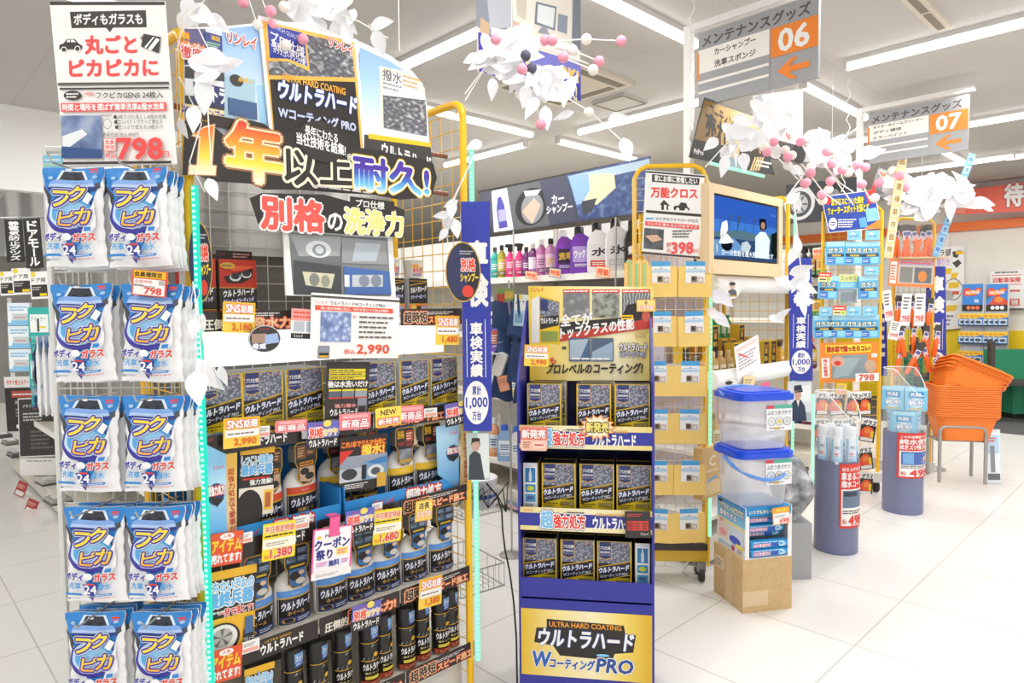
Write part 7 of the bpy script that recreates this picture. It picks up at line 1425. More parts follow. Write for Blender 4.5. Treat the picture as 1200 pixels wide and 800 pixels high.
# cylinder bins
def bin_(px, pyb, w_px, solid_y, top_y, label, content):
    p0 = at_z(px, pyb, 0); R = w_px / 2 / F_PX * (p0.y + .1) ; c = Vector((p0.x * (1 + R / p0.y), p0.y + R, 0)); fx = Fx(c.x, c.y, math.degrees(math.atan2(-c.x, c.y)) * 1.0)
    H = fx.uz(px, solid_y, R)[1]; HT = fx.uz(px, top_y, 0)[1]
    r = empty('cylinder_bin', c, fx.rot); NB = Mtex('indigo_board', 'noise', 2, [(.3, '323f7c'), (.7, '3a488a')], .35)
    b = MB(); b.lathe([(R, 0), (R, H), (R - .004, H), (R - .004, H - .02)], NB, 36, cap=False); b.lathe([(R - .005, 0), (R - .005, .01)], NB, 36); b.lathe([(R - .005, H - .03), (R - .005, H - .02)], NB, 36); b.build('drum', r, True)
    cf = Mclear('f2f6fa', .18, .05); b = MB(); n = 36; V = []; Fs = []
    for i in range(n + 1):
        t = 2 * math.pi * i / n; ztop = HT - (HT - H) * .42 * max(0, math.cos(t - math.pi * 1.85)) ** 1.2; V += [((R + .002) * math.cos(t), (R + .002) * math.sin(t), .004), ((R + .002) * math.cos(t), (R + .002) * math.sin(t), ztop)]
    for i in range(n): Fs.append((2 * i, 2 * i + 2, 2 * i + 3, 2 * i + 1))
    b.add(V, Fs, cf); b.tube([V[2 * i + 1] for i in range(n)], .003, M('e8ecee', .2), 5, True); b.build('clear_sleeve', r, True)
    tag(r, label, 'bin')
    return r, fx, R, H, HT
def wrap(r, R, x_, z0, W, H, art, name):
    b = MB(); fn = lambda u, v, h: ((R + .004 + h) * math.sin((u + x_) / R), -(R + .004 + h) * math.cos((u + x_) / R), v + z0); a = Art(b, W, H, fn=fn, sub=14, dz=.0005); art(a); return b.build(name, r)
r1, f1x, R1, H1, HT1 = bin_(979, 651, 48, 541, 459, 'indigo cylinder bin in front holding white spray cans, with a red price sign', None)
def redsign(t1, t2, pr, ph):
    def f(a):
        a.rect(0, 0, 1, 1, M('dc3c34')); a.text(t1, .08, .89, .8, .055, WHITE, .06); a.text(t2[0], .06, .75, .86, .12, WHITE, .1); a.text(t2[1], .06, .64, .86, .10, WHITE, .1)
        a.rect(.06, .04, .88, .57, PAPER)
        if ph: a.rect(.1, .32, .8, .27, M('6a7c94')); a.poly([(.1, .32), (.9, .32), (.9, .46), (.6, .52), (.3, .46), (.1, .4)], M('b8cae0')); a.rect(.14, .5, .5, .07, M('35404e'))
        else: a.rect(.1, .3, .8, .29, M('4a6ab4')); a.rect(.14, .32, .26, .24, M('7ab0e0')); a.poly([(.6, .36), (.74, .32), (.88, .5), (.72, .57)], WHITE); a.poly([(.68, .36), (.8, .4), (.76, .5), (.68, .46)], M('e8c0a8'))
        a.bars(.1, .22, .8, .07, 2, M('5a5654')); a.text('税込', .1, .07, .12, .08, M('e0442e'), .04); a.text(pr, .3, .05, .58, .15, M('e0402e'), .1)
    return f
wrap(r1, R1, .015, H1 - .37, .16, .36, redsign('拭き上げながら', ('車まるごと', '撥水コート'), '498', True), 'price_sign')
wc = MB(); 
def white_can():
    r = empty('white_spray_can'); R = .03; b = MB(); b.lathe([(R - .002, 0), (R, .004), (R, .15), (R * .8, .165)], M('eef2f6', .25), 20); b.build('body', r, True); c = MB(); c.lathe([(R * .92, .163), (R * .95, .20), (R * .8, .21)], M('e8eef4', .2), 18); c.build('cap', r, True)
    q = MB(); a = Art(q, R * 2.2, .14, fn=lambda u, v, h: ((R + h + .0004) * math.sin(u / R - 1.1), -(R + h + .0004) * math.cos(u / R - 1.1), v + .005), sub=8); a.rect(0, 0, 1, .7, M('e6eef6')); a.rect(0, 0, .22, 1, M('7cc4ea')); a.rect(.8, 0, .2, 1, M('8accee')); a.text('PHC', .36, .6, .34, .12, M('4a6a8a'), .06); a.rect(.3, .36, .3, .08, M('e87a8a')); a.rect(.3, .1, .5, .14, M('9ad0ee')); a.bars(.3, .28, .4, .06, 1, M('8aa0b8')); q.build('label', r); return Proto(r)
P_WC = white_can()
for i, (dx, dy) in enumerate(((-.07, -.045), (0, -.085), (.07, -.045), (-.035, .03), (.04, .03))): P_WC.put(f1x, dx, -dy, H1 - .019, f'white and light blue spray can in the front cylinder bin, {("front left", "front middle", "front right", "rear left", "rear right")[i]}', 'spray can', 'white spray cans in the cylinder bin', rz=(-10, 0, 14, 30, -20)[i])
r2, f2x, R2b, H2, HT2 = bin_(1057, 604, 43, 507, 431, 'indigo cylinder bin further back filled with light blue wipes packs, with a red price sign', None)
wrap(r2, R2b, -.035, H2 - .30, .24, .30, redsign('この内容量使うので', ('純水使用', '拭きスジ残さない'), '498', False), 'price_sign')
def pure(a): a.rect(0, 0, 1, 1, M('7cc6e8')); a.rect(0, .86, 1, .14, M('a8dcf0')); a.rect(.16, .56, .68, .26, M('2f8fc8')); a.text('PURE', .28, .62, .44, .14, WHITE, .12); a.ell(.5, .34, .36, .2, M('d8eef8')); a.text('純水', .2, .24, .6, .22, WHITE, .12, out=(M('2f7fc0'), .14)); a.rect(.2, .05, .6, .06, M('e8c04a'))
P_PW = Proto(pack('pure_wipes_pack', .13, .155, .03, M('74c2e6', .2), pure))
for i, (dx, dy, dz, rz) in enumerate(((.0, -.085, .0, 0), (-.088, -.02, .0, -80), (-.055, -.01, .0, -78), (.06, -.012, .0, 78), (.088, -.02, .0, 80), (-.066, -.06, .16, -6), (.068, -.06, .16, 6), (.0, .0, .16, 0), (.0, .05, .0, 0))): P_PW.put(f2x, dx, -dy, H2 - .019 + dz, f'light blue wipes pack in the rear cylinder bin, {("lower front facing out", "lower left outer edge-on", "lower left inner edge-on", "lower right inner edge-on", "lower right outer edge-on", "upper left", "upper right", "upper behind", "lower behind")[i]}', 'wipes pack', 'light blue wipes packs in the cylinder bin', rz=rz)
led_strip('light_strip', [f1x.pt(-R1 - .012, -.02, z_) for z_ in (.30, .5, HT1 - .02)], 'short pale green light strip along the left of the front cylinder bin', col='a8f0c8', n_led=40)

# orange baskets stacked on a steel stand
BK = Fx(*at_z(1128, 566, 0)[:2], -14); BK = Fx(BK.o.x, BK.o.y, -14)
def bw(px, py, w=0.0): return BK.uz(px, py, w)
GT = M('a5a3a1', .35, .5); r = empty('basket_stand', BK.pt(0, 0, 0), BK.rot); x0, x1 = bw(1101, 540)[0], bw(1155, 540)[0]; zt = bw(1128, 500)[1]
for y in (0, .26): b = MB(); b.tube([(x0, y, 0), (x0, y, zt - .04), (x0 + .012, y, zt - .012), (x0 + .04, y, zt), (x1 - .04, y, zt), (x1 - .012, y, zt - .012), (x1, y, zt - .04), (x1, y, 0)], .0125, GT, 10); b.build('tube_frame', r, True)
b = MB(); 
for x in (x0, x1): b.tube([(x, 0, zt - .12), (x, .26, zt - .12)], .008, GT, 8)
for k in range(3): b.tube([(x0, .05 + .08 * k, zt - .12), (x1, .05 + .08 * k, zt - .12)], .006, GT, 8)
b.build('rails', r); tag(r, 'grey steel tube stand under the stack of orange shopping baskets', 'basket stand')
OB = M('f07e22', .4)
def basket():
    r = empty('shopping_basket'); W0, D0, W1, D1, H = .33, .23, .42, .31, .20; b = MB()
    def ring(k, z, g=0): return [(x * (1 + (W1 / W0 - 1) * k), y * (1 + (D1 / D0 - 1) * k), z) for x, y in rrect(-W0 / 2 + g, -D0 / 2 + g, W0 / 2 - g, D0 / 2 - g, .04, 4)]
    n = len(ring(0, 0)); V = []; Fs = []; L = [(0, 0), (.5, H * .5), (1, H)]
    for k, z in L: V += ring(k, z)
    for k, z in reversed(L): V += ring(k, max(z, .004), .004)
    for j in range(5):
        for i in range(n): Fs.append((j * n + i, j * n + (i + 1) % n, (j + 1) * n + (i + 1) % n, (j + 1) * n + i))
    Fs.append(tuple(range(n - 1, -1, -1))); Fs.append(tuple(range(5 * n, 6 * n))); b.add(V, Fs, OB)
    for i in range(0, n, 1):           # ribs of the wall
        p, q = Vector(ring(0, .02)[i]), Vector(ring(1, H - .01)[i]); b.tube([p * 1.003, q * 1.003], .0013, OB, 4)
    b.build('body', r); c = MB(); P = [(x * W1 / W0, y * D1 / D0) for x, y in rrect(-W0 / 2 - .008, -D0 / 2 - .008, W0 / 2 + .008, D0 / 2 + .008, .04, 4)]; c.tube([(x, y, H - .004) for x, y in P], .008, OB, 6, True); c.tube([(x * .985, y * .985, H - .022) for x, y in P], .004, OB, 5, True); c.build('rim', r)
    h = MB(); 
    for sg in (-1, 1): h.tube([(-W1 * .42, sg * D1 * .46, H), (-W1 * .3, sg * (D1 * .46 + .012), H + .008), (W1 * .3, sg * (D1 * .46 + .012), H + .008), (W1 * .42, sg * D1 * .46, H)], .005, OB, 6)
    h.build('handle', r); return Proto(r)
P_BK = basket(); ub = (x0 + x1) / 2 + .03; z0 = zt - .11; dzb = (bw(1128, 452)[1] - z0 - .2) / 14
OW = ['lowest', 'second from the bottom', 'third from the bottom', 'fourth from the bottom', 'fifth from the bottom', 'sixth from the bottom', 'seventh from the bottom', 'eighth, mid-stack', 'ninth from the bottom', 'tenth from the bottom', 'eleventh from the bottom', 'twelfth from the bottom', 'thirteenth from the bottom', 'fourteenth from the bottom', 'level one right under the tilted baskets']
for i in range(15): P_BK.put(BK, ub, -.13, z0 + dzb * i, f'orange shopping basket, the {OW[i]} of the stack', 'basket', 'orange shopping baskets')
for i in range(4): P_BK.put(BK, ub - .035 + .0126 * i, -.10 + .0065 * i, z0 + dzb * 15 + .05 + .0288 * i, f'orange shopping basket lying tilted on the stack, the {("lowest", "second", "third", "topmost")[i]} of four', 'basket', 'orange shopping baskets', roll=24, pitch=-12)
qcard(1157, 503, 1175, 566, -.02, M('dde4ea', .3), 'leaflet_holder', 'clear holder with a grey blue leaflet hung on the right of the basket stand', 'leaflet holder', lambda a: (a.rect(.06, .04, .88, .9, M('e8eef4')), a.rect(.1, .55, .8, .34, M('b8d0e6')), a.rect(.3, .2, .3, .5, M('8a8f96')), a.rect(.1, .06, .8, .12, M('6a6e74')), a.bars(.12, .76, .6, .1, 2, RED)), -3, fx=BK)
b = MB(); b.box(-.05, .0, .003, .02, .02, .05, GT)
b = MB(); u, z = bw(1159, 506, -.02); b.tube([(0, 0, 0), (-.06, 0, .0)], .004, GT, 6); o = b.build('holder_clip'); at_fx(o, BK, u, -.02, z); tag(o, 'small steel clip joining the leaflet holder to the basket stand', 'clip')

# far wall: toys on two panels, posters, notice, chair, green bench
TW_ = Fx(*S(10.6, 1.0)[:2], A - 90)
def toy_panel(xa, xb, ytop, label, style):
    ua, zt_ = TW_.uz(xa, ytop, 0); ub_, _ = TW_.uz(xb, ytop, 0); r = empty('toy_stand', TW_.pt((ua + ub_) / 2, 0, 0), TW_.rot); W = ub_ - ua
    b = MB(); b.box(-W / 2, W / 2, .03, .05, .12, zt_ - .35, M('e8e8e6')); b.build('panel', r); b = MB()
    for x in (-W / 2, W / 2): b.box(x - .015, x + .015, .02, .06, 0, zt_, M('d8d8d6', .35))
    b.box(-W / 2, W / 2, -.15, .06, 0, .12, M('d8d8d6')); b.build('frame', r)
    zh = TW_.uz(xa, ytop + 24, 0)[1]; zk = TW_.uz(xa, ytop + 31, 0)[1]; b = MB(); b.box(-W / 2, W / 2, 0, .01, zk, zt_, BLACK); a = Art(b, W, zt_ - zh, z0=zh); a.rect(0, 0, 1, 1, M('3a86d8'))
    if style: a.poly([(.1, 0), (.5, .5), (1, .2), (1, 0)], M('d8503a')); a.poly([(0, .2), (.4, .5), (.2, .8), (0, .7)], M('48606e')); a.ell(.6, .25, .2, .14, M('e8903a'))
    a.poly([(.02, .5), (.1, .78), (.3, .82), (.5, .66), (.75, .82), (.97, .78), (.86, .6), (.6, .42), (.4, .44), (.2, .4)], M('e8442e')); a.poly([(.14, .52), (.3, .7), (.5, .58), (.75, .74), (.9, .72), (.6, .5), (.3, .48)], YEL); a.text('Hot Wheels', .16, .5, .68, .18, WHITE, .1, out=(M('e8442e'), .1), slope=.06)
    if not style: a.text('¥8', .6, .1, .2, .16, WHITE, .08)
    a2 = Art(b, W, zh - zk, z0=zk)
    for k in range(3): a2.ell(.32 + .22 * k, .5, .1, .32, M('e8784a') if not style else WHITE)
    b.build('header', r); tag(r, label, 'toy stand'); return r, (ua + ub_) / 2, W
def toyc(a): a.rect(0, 0, 1, 1, M('3f7cc8')); a.poly([(0, .55), (1, .75), (1, 1), (0, 1)], M('f0c83a')); a.text('Hot', .2, .72, .5, .16, M('e8442e'), .1); a.rect(.1, .12, .8, .42, M('c8d4e0')); a.ell(.5, .32, .3, .12, M('3a4a5a')); a.rect(.0, .0, 1, .08, M('2a2a2c'))
P_TOY = Proto(pack('toy_car_card', .105, .165, .02, M('3a78c4', .3), toyc))
for pi, (xa, xb, yt, style, lb) in enumerate(((1128, 1152, 333, 0, 'left toy car stand with a blue header on the far wall'), (1156, 1181, 333, 1, 'right toy car stand with an orange and blue header on the far wall'))):
    r, uc, W = toy_panel(xa, xb, yt, lb, style)
    for ri, py in enumerate((382, 403, 426, 447)):
        for k in range(4):
            if pi == 0 and ri == 3: continue
            u = uc - W * .38 + W * .76 * k / 3; z = TW_.uz(1150, py, .06)[1]; P_TOY.put(TW_, u, .06 + .004 * k, z, f'carded toy car on the {("left", "right")[pi]} stand, {NTH[k]} in the {("top", "second", "third", "lowest")[ri]} row', 'toy car', 'carded toy cars')
WR = Fx(*S(10.92, 1.0)[:2], A - 90)
s = Sign(WR, .0, [(1090, 291), (1130, 287), (1130, 384), (1092, 388)], PAPER, .004)
s.text('2ラ部', 1097, 292, 1114, 300, BLACK, .1); s.poly([(1116, 295), (1126, 293), (1122, 302), (1117, 301)], M('4a4640')); s.rect(1120, 294, 1129, 298, YEL); s.poly([(1116, 308), (1123, 304), (1127, 308), (1121, 314)], M('4a4640')); s.text('乗り方', 1098, 303, 1113, 311, M('d8a8e0'), .08)
for x, y, w in ((1104, 315, 12), (1115, 320, 8), (1112, 331, 13), (1108, 358, 14)): s.poly([(x, y), (x + w, y - 1), (x + w - 2, y + 6), (x - 1, y + 7)], M('f2c832'))
s.ell(1106, 326, 1128, 352, M('8a8884'), ring=.1); s.ell(1103, 340, 1118, 352, M('b8b6b2')); s.rect(1116, 341, 1124, 345, M('d86a4a')); s.bars(1096, 368, 1118, 382, 3, M('8a86a8')); s.done('wall_poster', 'tall white poster with yellow tags and grey drawings on the far wall', 'poster')
s = Sign(WR, .0, [(1160, 318), (1200, 315), (1200, 362), (1160, 363)], PAPER, .004); s.text('自動車保険', 1164, 325, 1196, 331, RED, .08); s.rect(1162, 322, 1198, 322.8, RED); s.rect(1162, 333, 1198, 333.8, RED); s.bars(1166, 317, 1194, 321, 1, M('8a8684')); s.bars(1184, 338, 1196, 343, 1, RED); s.rect(1183, 350, 1195, 358, M('e86a5a')); s.text('保険', 1185, 351, 1193, 357, WHITE, .08); s.rect(1160, 361, 1200, 363.5, M('6a6866'))
s.done('wall_notice', 'white framed notice with red lettering at the right edge of the far wall', 'notice')
DW = M('3a3330', .5); r = empty('dark_chair', at_y(1184, 482, 7.9), math.radians(60)); r.location.z = 0
for x in (-.2, .2):
    for y in (-.2, .2): MB().box(x - .02, x + .02, y - .02, y + .02, .006, .45 if y < 0 else .95, DW).build('leg', r)
MB().box(-.22, .22, -.22, .22, .44, .48, DW).build('seat', r); b = MB()
for z in (.6, .75, .9): b.box(-.18, .18, .19, .21, z - .03, z + .03, DW)
b.build('backrest', r); tag(r, 'dark wooden chair behind the orange baskets on the carpet', 'chair')
r2_ = copy_tree(r); r2_.location = at_y(1094, 478, 8.6); r2_.location.z = 0; r2_['label'] = 'dark wooden chair half hidden behind the orange tool rack'
GRN = M('2f8f6a', .6)
for xa, xb, y, l in ((1189, 1240, 8.0, 'green bench at the right edge of the photo'), (1086, 1105, 9.0, 'green bench glimpsed behind the orange tools')):
    pa, pb = at_y(xa, 440, y), at_y(xb, 440, y); W = (pb - pa).length; r = empty('padded_bench', (pa.x, pa.y, .006)); b = MB(); b.box(0, W, 0, .5, .06, .42, GRN, .02); b.build('seat_block', r); b = MB(); b.box(0, W, .42, .56, .42, .80 if y < 9 else .7, GRN, .02); b.build('backrest', r); b = MB(); b.box(.03, W - .03, .04, .5, 0, .06, BLACK); b.build('plinth', r); tag(r, l, 'bench')
# ------------------------------------------------------------------ aisle signs on white poles
PW_ = M('f6f5f3', .4); SGREY = M('a4a5a8', .6)
def aisle_sign(X, corners, pole_px, head, lines, num, label, zb0=0):
    fx = Fx(*S(X, 1.83)[:2], A - 90); r = empty('aisle_sign'); (xl, ytl, ybl), (xr, ytr, ybr) = corners
    ul, zt = fx.uz(xl, ytl); _, zb = fx.uz(xl, ybl); ur, zt2 = fx.uz(xr, ytr); _, zb2 = fx.uz(xr, ybr); zt = (zt + zt2) / 2; zb = (zb + zb2) / 2
    up = fx.uz(pole_px, 200)[0]; W = ur - ul; H = zt - zb
    r.location = fx.pt(up, 0, 0); r.rotation_euler = (0, 0, fx.rot)
    b = MB(); b.box(-.02, .02, -.02, .02, zb0, zt + .05, PW_); b.build('pole', r); b = MB(); b.box(-.02, ur - up + .03, -.018, .018, zt + .02, zt + .055, PW_); b.build('arm', r)
    b = MB(); b.box(ul - up, ur - up, -.012, .012, zb, zt, SGREY); a = Art(b, W, H, x0=ul - up, z0=zb, y=-.012)
    a.rect(0, 0, 1, 1, SGREY); a.text(head, .04, .79, .90, .15, M('5c5654'), .1); a.rect(.0, .44, .625, .32, M('f6f2ea')); a.rect(-.012, .36, .02, .36, ORANGE)
    n = len(lines)
    for i, t in enumerate(lines): a.text(t, .05 if n > 2 else .15, .76 - .32 * (i + 1) / n + .32 / n * .22, .52 if len(t) > 8 else (.36 if len(t) > 5 else .3), .32 / n * .56, M('4a4644'), .06)
    for z in (.30, .16) if n < 3 else (.3, .16): a.rect(0, z, .62, .035, M('f6f2ea'))
    a.rect(.625, 0, .006, .76, M('9a9a9c')); a.rect(.635, .38, .365, .37, ORANGE); a.text(num, .70, .43, .23, .27, WHITE, .12); a.poly([(.69, .19), (.80, .32), (.85, .32), (.78, .225), (.94, .225), (.94, .15), (.78, .15), (.85, .055), (.80, .055)], ORANGE)
    b.build('panel', r); tag(r, label, 'aisle sign'); return r
aisle_sign(3.165, ((820, 40, 118), (961, -7, 99)), 807, 'メンテナンスグッズ', ['カーシャンプー', '洗車スポンジ'], '06', 'grey and orange aisle sign for car shampoo and sponges, nearest the camera', 2.06)
aisle_sign(5.7, ((1019, 138, 187), (1136, 106, 181)), 1007, 'メンテナンスグッズ', ['タイヤ・ホイールクリーナー', 'ボディ補修', 'カラーペイント'], '07', 'grey and orange aisle sign for tyre and wheel cleaners, further back')

# ------------------------------------------------------------------ hanging posters
def cords(o, pts, top):     # two thin cords to the ceiling
    for x, z in pts: MB().tube([(x, .003, z), (x, .003, top - o.location.z)], .0012, M('e4e4e2'), 4).build('cord', o)
HP = Fx(*at_y(560, 83, 2.6)[:2], A)
s = Sign(HP, 0, [(558, -60), (680, -30), (680, 119), (560, 84)], PAPER, .003); Q = s.poly
Q([(558, -60), (680, -30), (680, 119), (560, 84)], M('e9e4da')); Q([(558, -60), (590, -52), (600, 30), (575, 45), (558, 30)], M('8a8f9c')); Q([(563, 20), (574, 28), (573, 48), (562, 42)], M('c9a98c')); Q([(570, -10), (600, 0), (602, 32), (574, 34)], M('b8bcc4')); Q([(602, 24), (620, 34), (618, 36), (600, 28)], M('d8b49c'))
Q([(604, -30), (618, -26), (616, 24), (606, 18)], M('cfc8b8')); Q([(628, 2), (652, 8), (650, 36), (626, 28)], M('7d8894')); Q([(630, 5), (650, 10), (648, 33), (629, 26)], M('e4e8ea')); Q([(654, 16), (665, 19), (664, 40), (653, 36)], M('8d98a4')); Q([(636, 30), (640, 32), (644, 42), (630, 38)], M('9aa0a8')); Q([(672, -32), (680, -30), (680, 60), (670, 50)], M('7a828e'))
Q([(575, 32), (672, 52), (668, 60), (575, 42)], WHITE); Q([(560, 38), (680, 74), (680, 119), (561, 84)], M('3d3fae')); Q([(600, 50), (680, 74), (680, 90), (610, 74)], M('7a7acc')); s.text('かんたんだからOK!', 596, 72, 675, 92, M('f6ecae'), .12, slope=-.12); s.text('OK!', 654, 80, 677, 93, YEL, .14, out=(WHITE, .06)); s.bars(636, 92, 672, 106, 3, WHITE); s.bars(572, 62, 600, 78, 3, M('d8d8f4'))
o = s.done('hanging_poster', 'large poster with an office photo and navy foot hanging behind the white leaves', 'poster'); cords(o, ((-.25, .2), (.25, .2)), CEIL)
GF = Fx(*at_y(858, 160, 3.55)[:2], A - 8)
s = Sign(GF, 0, [(826, 114), (884, 134), (908, 205), (808, 184)], M('3a3430'), .006); Q = s.poly
Q([(826, 116), (884, 136), (902, 182), (814, 163)], Mramp('poster_gold_print', [(0, '8a6a34'), (.4, 'c9a458'), (.7, 'e8d09a'), (1, 'a8854a')], 'x', -.25, .25)); Q([(814, 163), (902, 182), (908, 205), (808, 184)], M('2c302e')); Q([(826, 114), (884, 134), (884, 137), (826, 117)], M('6a6662'))
s.text('コーティング', 832, 124, 864, 142, M('3a2c20'), .1, slope=-.25); s.text('売れてます', 827, 138, 888, 166, M('32261c'), .12, slope=-.26); s.text('No.1', 880, 166, 899, 184, M('3a2c20'), .1); s.text('PitPro', 813, 175, 824, 181, WHITE, .1); s.bars(886, 188, 904, 197, 2, WHITE)
Q([(846, 200), (850, 182), (862, 180), (872, 186), (876, 200)], M('8aa0a8')); s.ell(855, 168, 866, 186, M('d8b48c')); Q([(860, 180), (864, 180), (862, 199)], WHITE); 
for k in range(4): Q([(878 + 3 * k, 200), (880 + 3 * k, 200), (886 + 3 * k, 184), (884 + 3 * k, 184)], M('d8b88a'))
o = s.done('gold_poster', 'tilted gold and black poster behind white leaves under the aisle 06 sign', 'poster'); cords(o, ((-.15, .25), (.15, .2)), CEIL)
WP = Fx(*at_y(912, 150, 4.15)[:2], 8)
s = Sign(WP, 0, [(883, 112), (941, 104), (941, 192), (883, 184)], PAPER, .003); Q = s.poly
Q([(883, 112), (941, 104), (941, 152), (883, 142)], M('d8dce2')); Q([(884, 114), (892, 110), (900, 140), (886, 140)], M('a8aeb6')); Q([(905, 126), (930, 124), (940, 150), (914, 146)], M('f4f6f8')); Q([(914, 128), (926, 127), (930, 140), (918, 142)], M('b0b8c0')); s.text('No.1', 921, 154, 929, 164, RED, .06); Q([(883, 158), (912, 164), (941, 172), (941, 192), (883, 184)], M('4a4644')); s.ell(928, 168, 944, 192, M('2e2b2a'))
o = s.done('white_poster', 'pale poster with a red No.1, right of the gold poster', 'poster'); cords(o, ((-.12, .4), (.12, .4)), CEIL)
GK = Fx(*at_y(1055, 200, 5.6)[:2], A - 6)
s = Sign(GK, 0, [(1030, 193), (1086, 210), (1072, 240), (1018, 228)], M('6a6c70'), .006); s.poly([(1030, 195), (1086, 212), (1072, 240), (1018, 228)], Mtex('asphalt_print', 'noise', 30, [(.3, '5a5c60'), (.7, '9c9ea2')])); s.poly([(1030, 193), (1086, 210), (1085, 213), (1030, 196)], M('3a3836')); s.text('ガンコ', 1030, 200, 1056, 215, M('e8642a'), .14, out=(WHITE, .1), slope=-.2); s.text('汚れ', 1056, 212, 1066, 222, BLACK, .1); s.rect(1075, 211, 1082, 219, M('4a4c50')); s.poly([(1018, 228), (1024, 212), (1028, 214), (1024, 229)], RED)
o = s.done('grey_poster', 'tilted grey poster with orange lettering behind the leaves of the tool rack', 'poster'); cords(o, ((-.12, .2), (.12, .15)), CEIL)
WB = Fx(*S(10.6, 1.0)[:2], A - 90)
s = Sign(WB, 0, [(1108, 225), (1290, 203), (1290, 243), (1108, 252)], M('ee6a54'), .004); s.textq('待ち時間', 1177, 216, 242, 1272, 236, WHITE, .12, out=(M('b8483a'), .08)); s.poly([(1110, 228), (1140, 224), (1130, 250), (1112, 250)], M('f28a74'))
o = s.done('red_banner', 'long red banner with white lettering hanging before the far wall', 'banner'); cords(o, ((-.8, .2), (.4, .2)), CEIL)
# two leaning banner strips
for (xa, ya), (xb, yb), y, w, c, l in (((1041, 302), (1063, 150), 5.2, .07, 'e6cf9a', 'beige patterned banner strip leaning over the tool rack'), ((1096, 300), (1140, 180), 5.4, .055, '7ab4de', 'blue patterned banner strip leaning to the right of the tool rack')):
    pa, pb = at_y(xa, ya, y), at_y(xb, yb, y); L = (pb - pa).length; mb, a = card_mb(w, L, M(c), .004)
    for k in range(10): a.rect(.12, .03 + k * .097, .76, .07, M('f2e6c8' if c[0] == 'e' else 'b8d8f0')); a.text('特価市祭得選良品大'[k % 9], .22, .04 + k * .097, .56, .05, M('a8843a' if c[0] == 'e' else '2f6fb8'), .1)
    o = mb.build('banner_strip'); o.location = pa; o.rotation_euler = (0, math.atan2(pb.x - pa.x, pb.z - pa.z), 0); tag(o, l, 'banner strip'); MB().tube([(0, .006, -.02), (0, .006, L * .4)], .005, STEEL, 5).tube([(0, .006, .0), (0, .1, -.02)], .004, STEEL, 5).build('pole', o)
# curly white ribbons
def ribbon(px, y, y0, y1, lab):
    pt = at_y(px, y0, y); pb = at_y(px, y1, y); top = min(pt.z, CEIL); r = empty('curly_ribbon', (pt.x, y, top)); L = top - pb.z; n = int(L * 60); b = MB()
    b.tube([(.012 * math.cos(k * .9), .012 * math.sin(k * .9), -L * k / n) for k in range(n + 1)], .003, M('f8f7f4', .5), 5); b.build('spiral', r); MB().tube([(0, 0, 0), (.012, 0, 0)], .003, PW_, 5).build('knot', r); tag(r, lab, 'ribbon'); return r
ribbon(997, 4.9, -60, 165, 'white curly ribbon hanging from the ceiling left of the aisle 07 sign'); ribbon(811, 3.45, -20, 190, 'white curly ribbon hanging beside the pole of the aisle 06 sign'); ribbon(989, 5.0, 160, 225, 'short white curly ribbon above the light blue pack rack')

# ------------------------------------------------------------------ white leaf sprays with pink and white balls
LEAF = M('f6f7fa', .35); PINKB = M('f2a0b4', .8); WHB = M('f2ece4', .8); DKB = M('55556a', .7)
def leaf_into(b, c, L, dirv, rnd):
    d = Vector(dirv).normalized(); up = Vector((rnd.uniform(-.5, .5), -1, rnd.uniform(-.5, .5))).normalized(); sd = d.cross(up).normalized(); up = sd.cross(d)
    bend = rnd.uniform(-.25, .25) * L; wd = L * rnd.uniform(.24, .34); V = []; Fs = []; n = 7
    for i in range(n + 1):
        t = i / n; w = wd * math.sin(math.pi * t ** .75) * (1 - t * .25) + .0008; m = c + d * (L * t) + up * (bend * t * t)
        V += [m - sd * w + up * w * .3, m, m + sd * w + up * w * .3]
    for i in range(n): q = 3 * i; Fs += [(q, q + 1, q + 4, q + 3), (q + 1, q + 2, q + 5, q + 4)]
    b.add(V, Fs, LEAF)
def garland(name, y, stems, leaves, balls, label, seed, hang=None, ls=1.0):
    rnd = random.Random(seed); P = lambda x, yy, dy=0: at_y(x, yy, y + dy); o0 = P(*stems[0][0]); r = empty(name, o0); b = MB()
    for st in stems: b.tube([P(x, yy, (0 if i == 0 else rnd.uniform(-.03, .03))) - o0 for i, (x, yy) in enumerate(st)], .0025 * y / 2.5, M('f2efea', .5), 5)
    if hang: q = P(*hang) - o0; b.tube([q, (q.x, q.y, CEIL - o0.z)], .0014, M('ecebe8'), 4)
    b.build('stem', r); b = MB()
    for x, yy, s_, ang in leaves:
        a = math.radians(ang); L = s_ / F_PX * y * ls; c = P(x, yy, rnd.uniform(-.05, .05)) - o0; leaf_into(b, c - Vector((math.cos(a), 0, math.sin(a))) * L * .5, L, (math.cos(a), rnd.uniform(-.4, .4), math.sin(a)), rnd)
    if leaves: b.build('leaves', r, True)
    if balls:
        for x, yy, cc in balls:
            bb = MB(); bb.ball((0, 0, 0), (5.2 if y > 3 else 6.0) / F_PX * y, {'p': PINKB, 'w': WHB, 'd': DKB}[cc], 12, 8); q = bb.build('ball', r, True); q.location = P(x, yy, rnd.uniform(-.13, -.05)) - o0
    tag(r, label, 'leaf garland'); return r
def scat(x0, y0, x1, y1, n, s0, s1, seed):
    rnd = random.Random(seed); return [(rnd.uniform(x0, x1), rnd.uniform(y0, y1), rnd.uniform(s0, s1), rnd.uniform(0, 360)) for _ in range(n)]
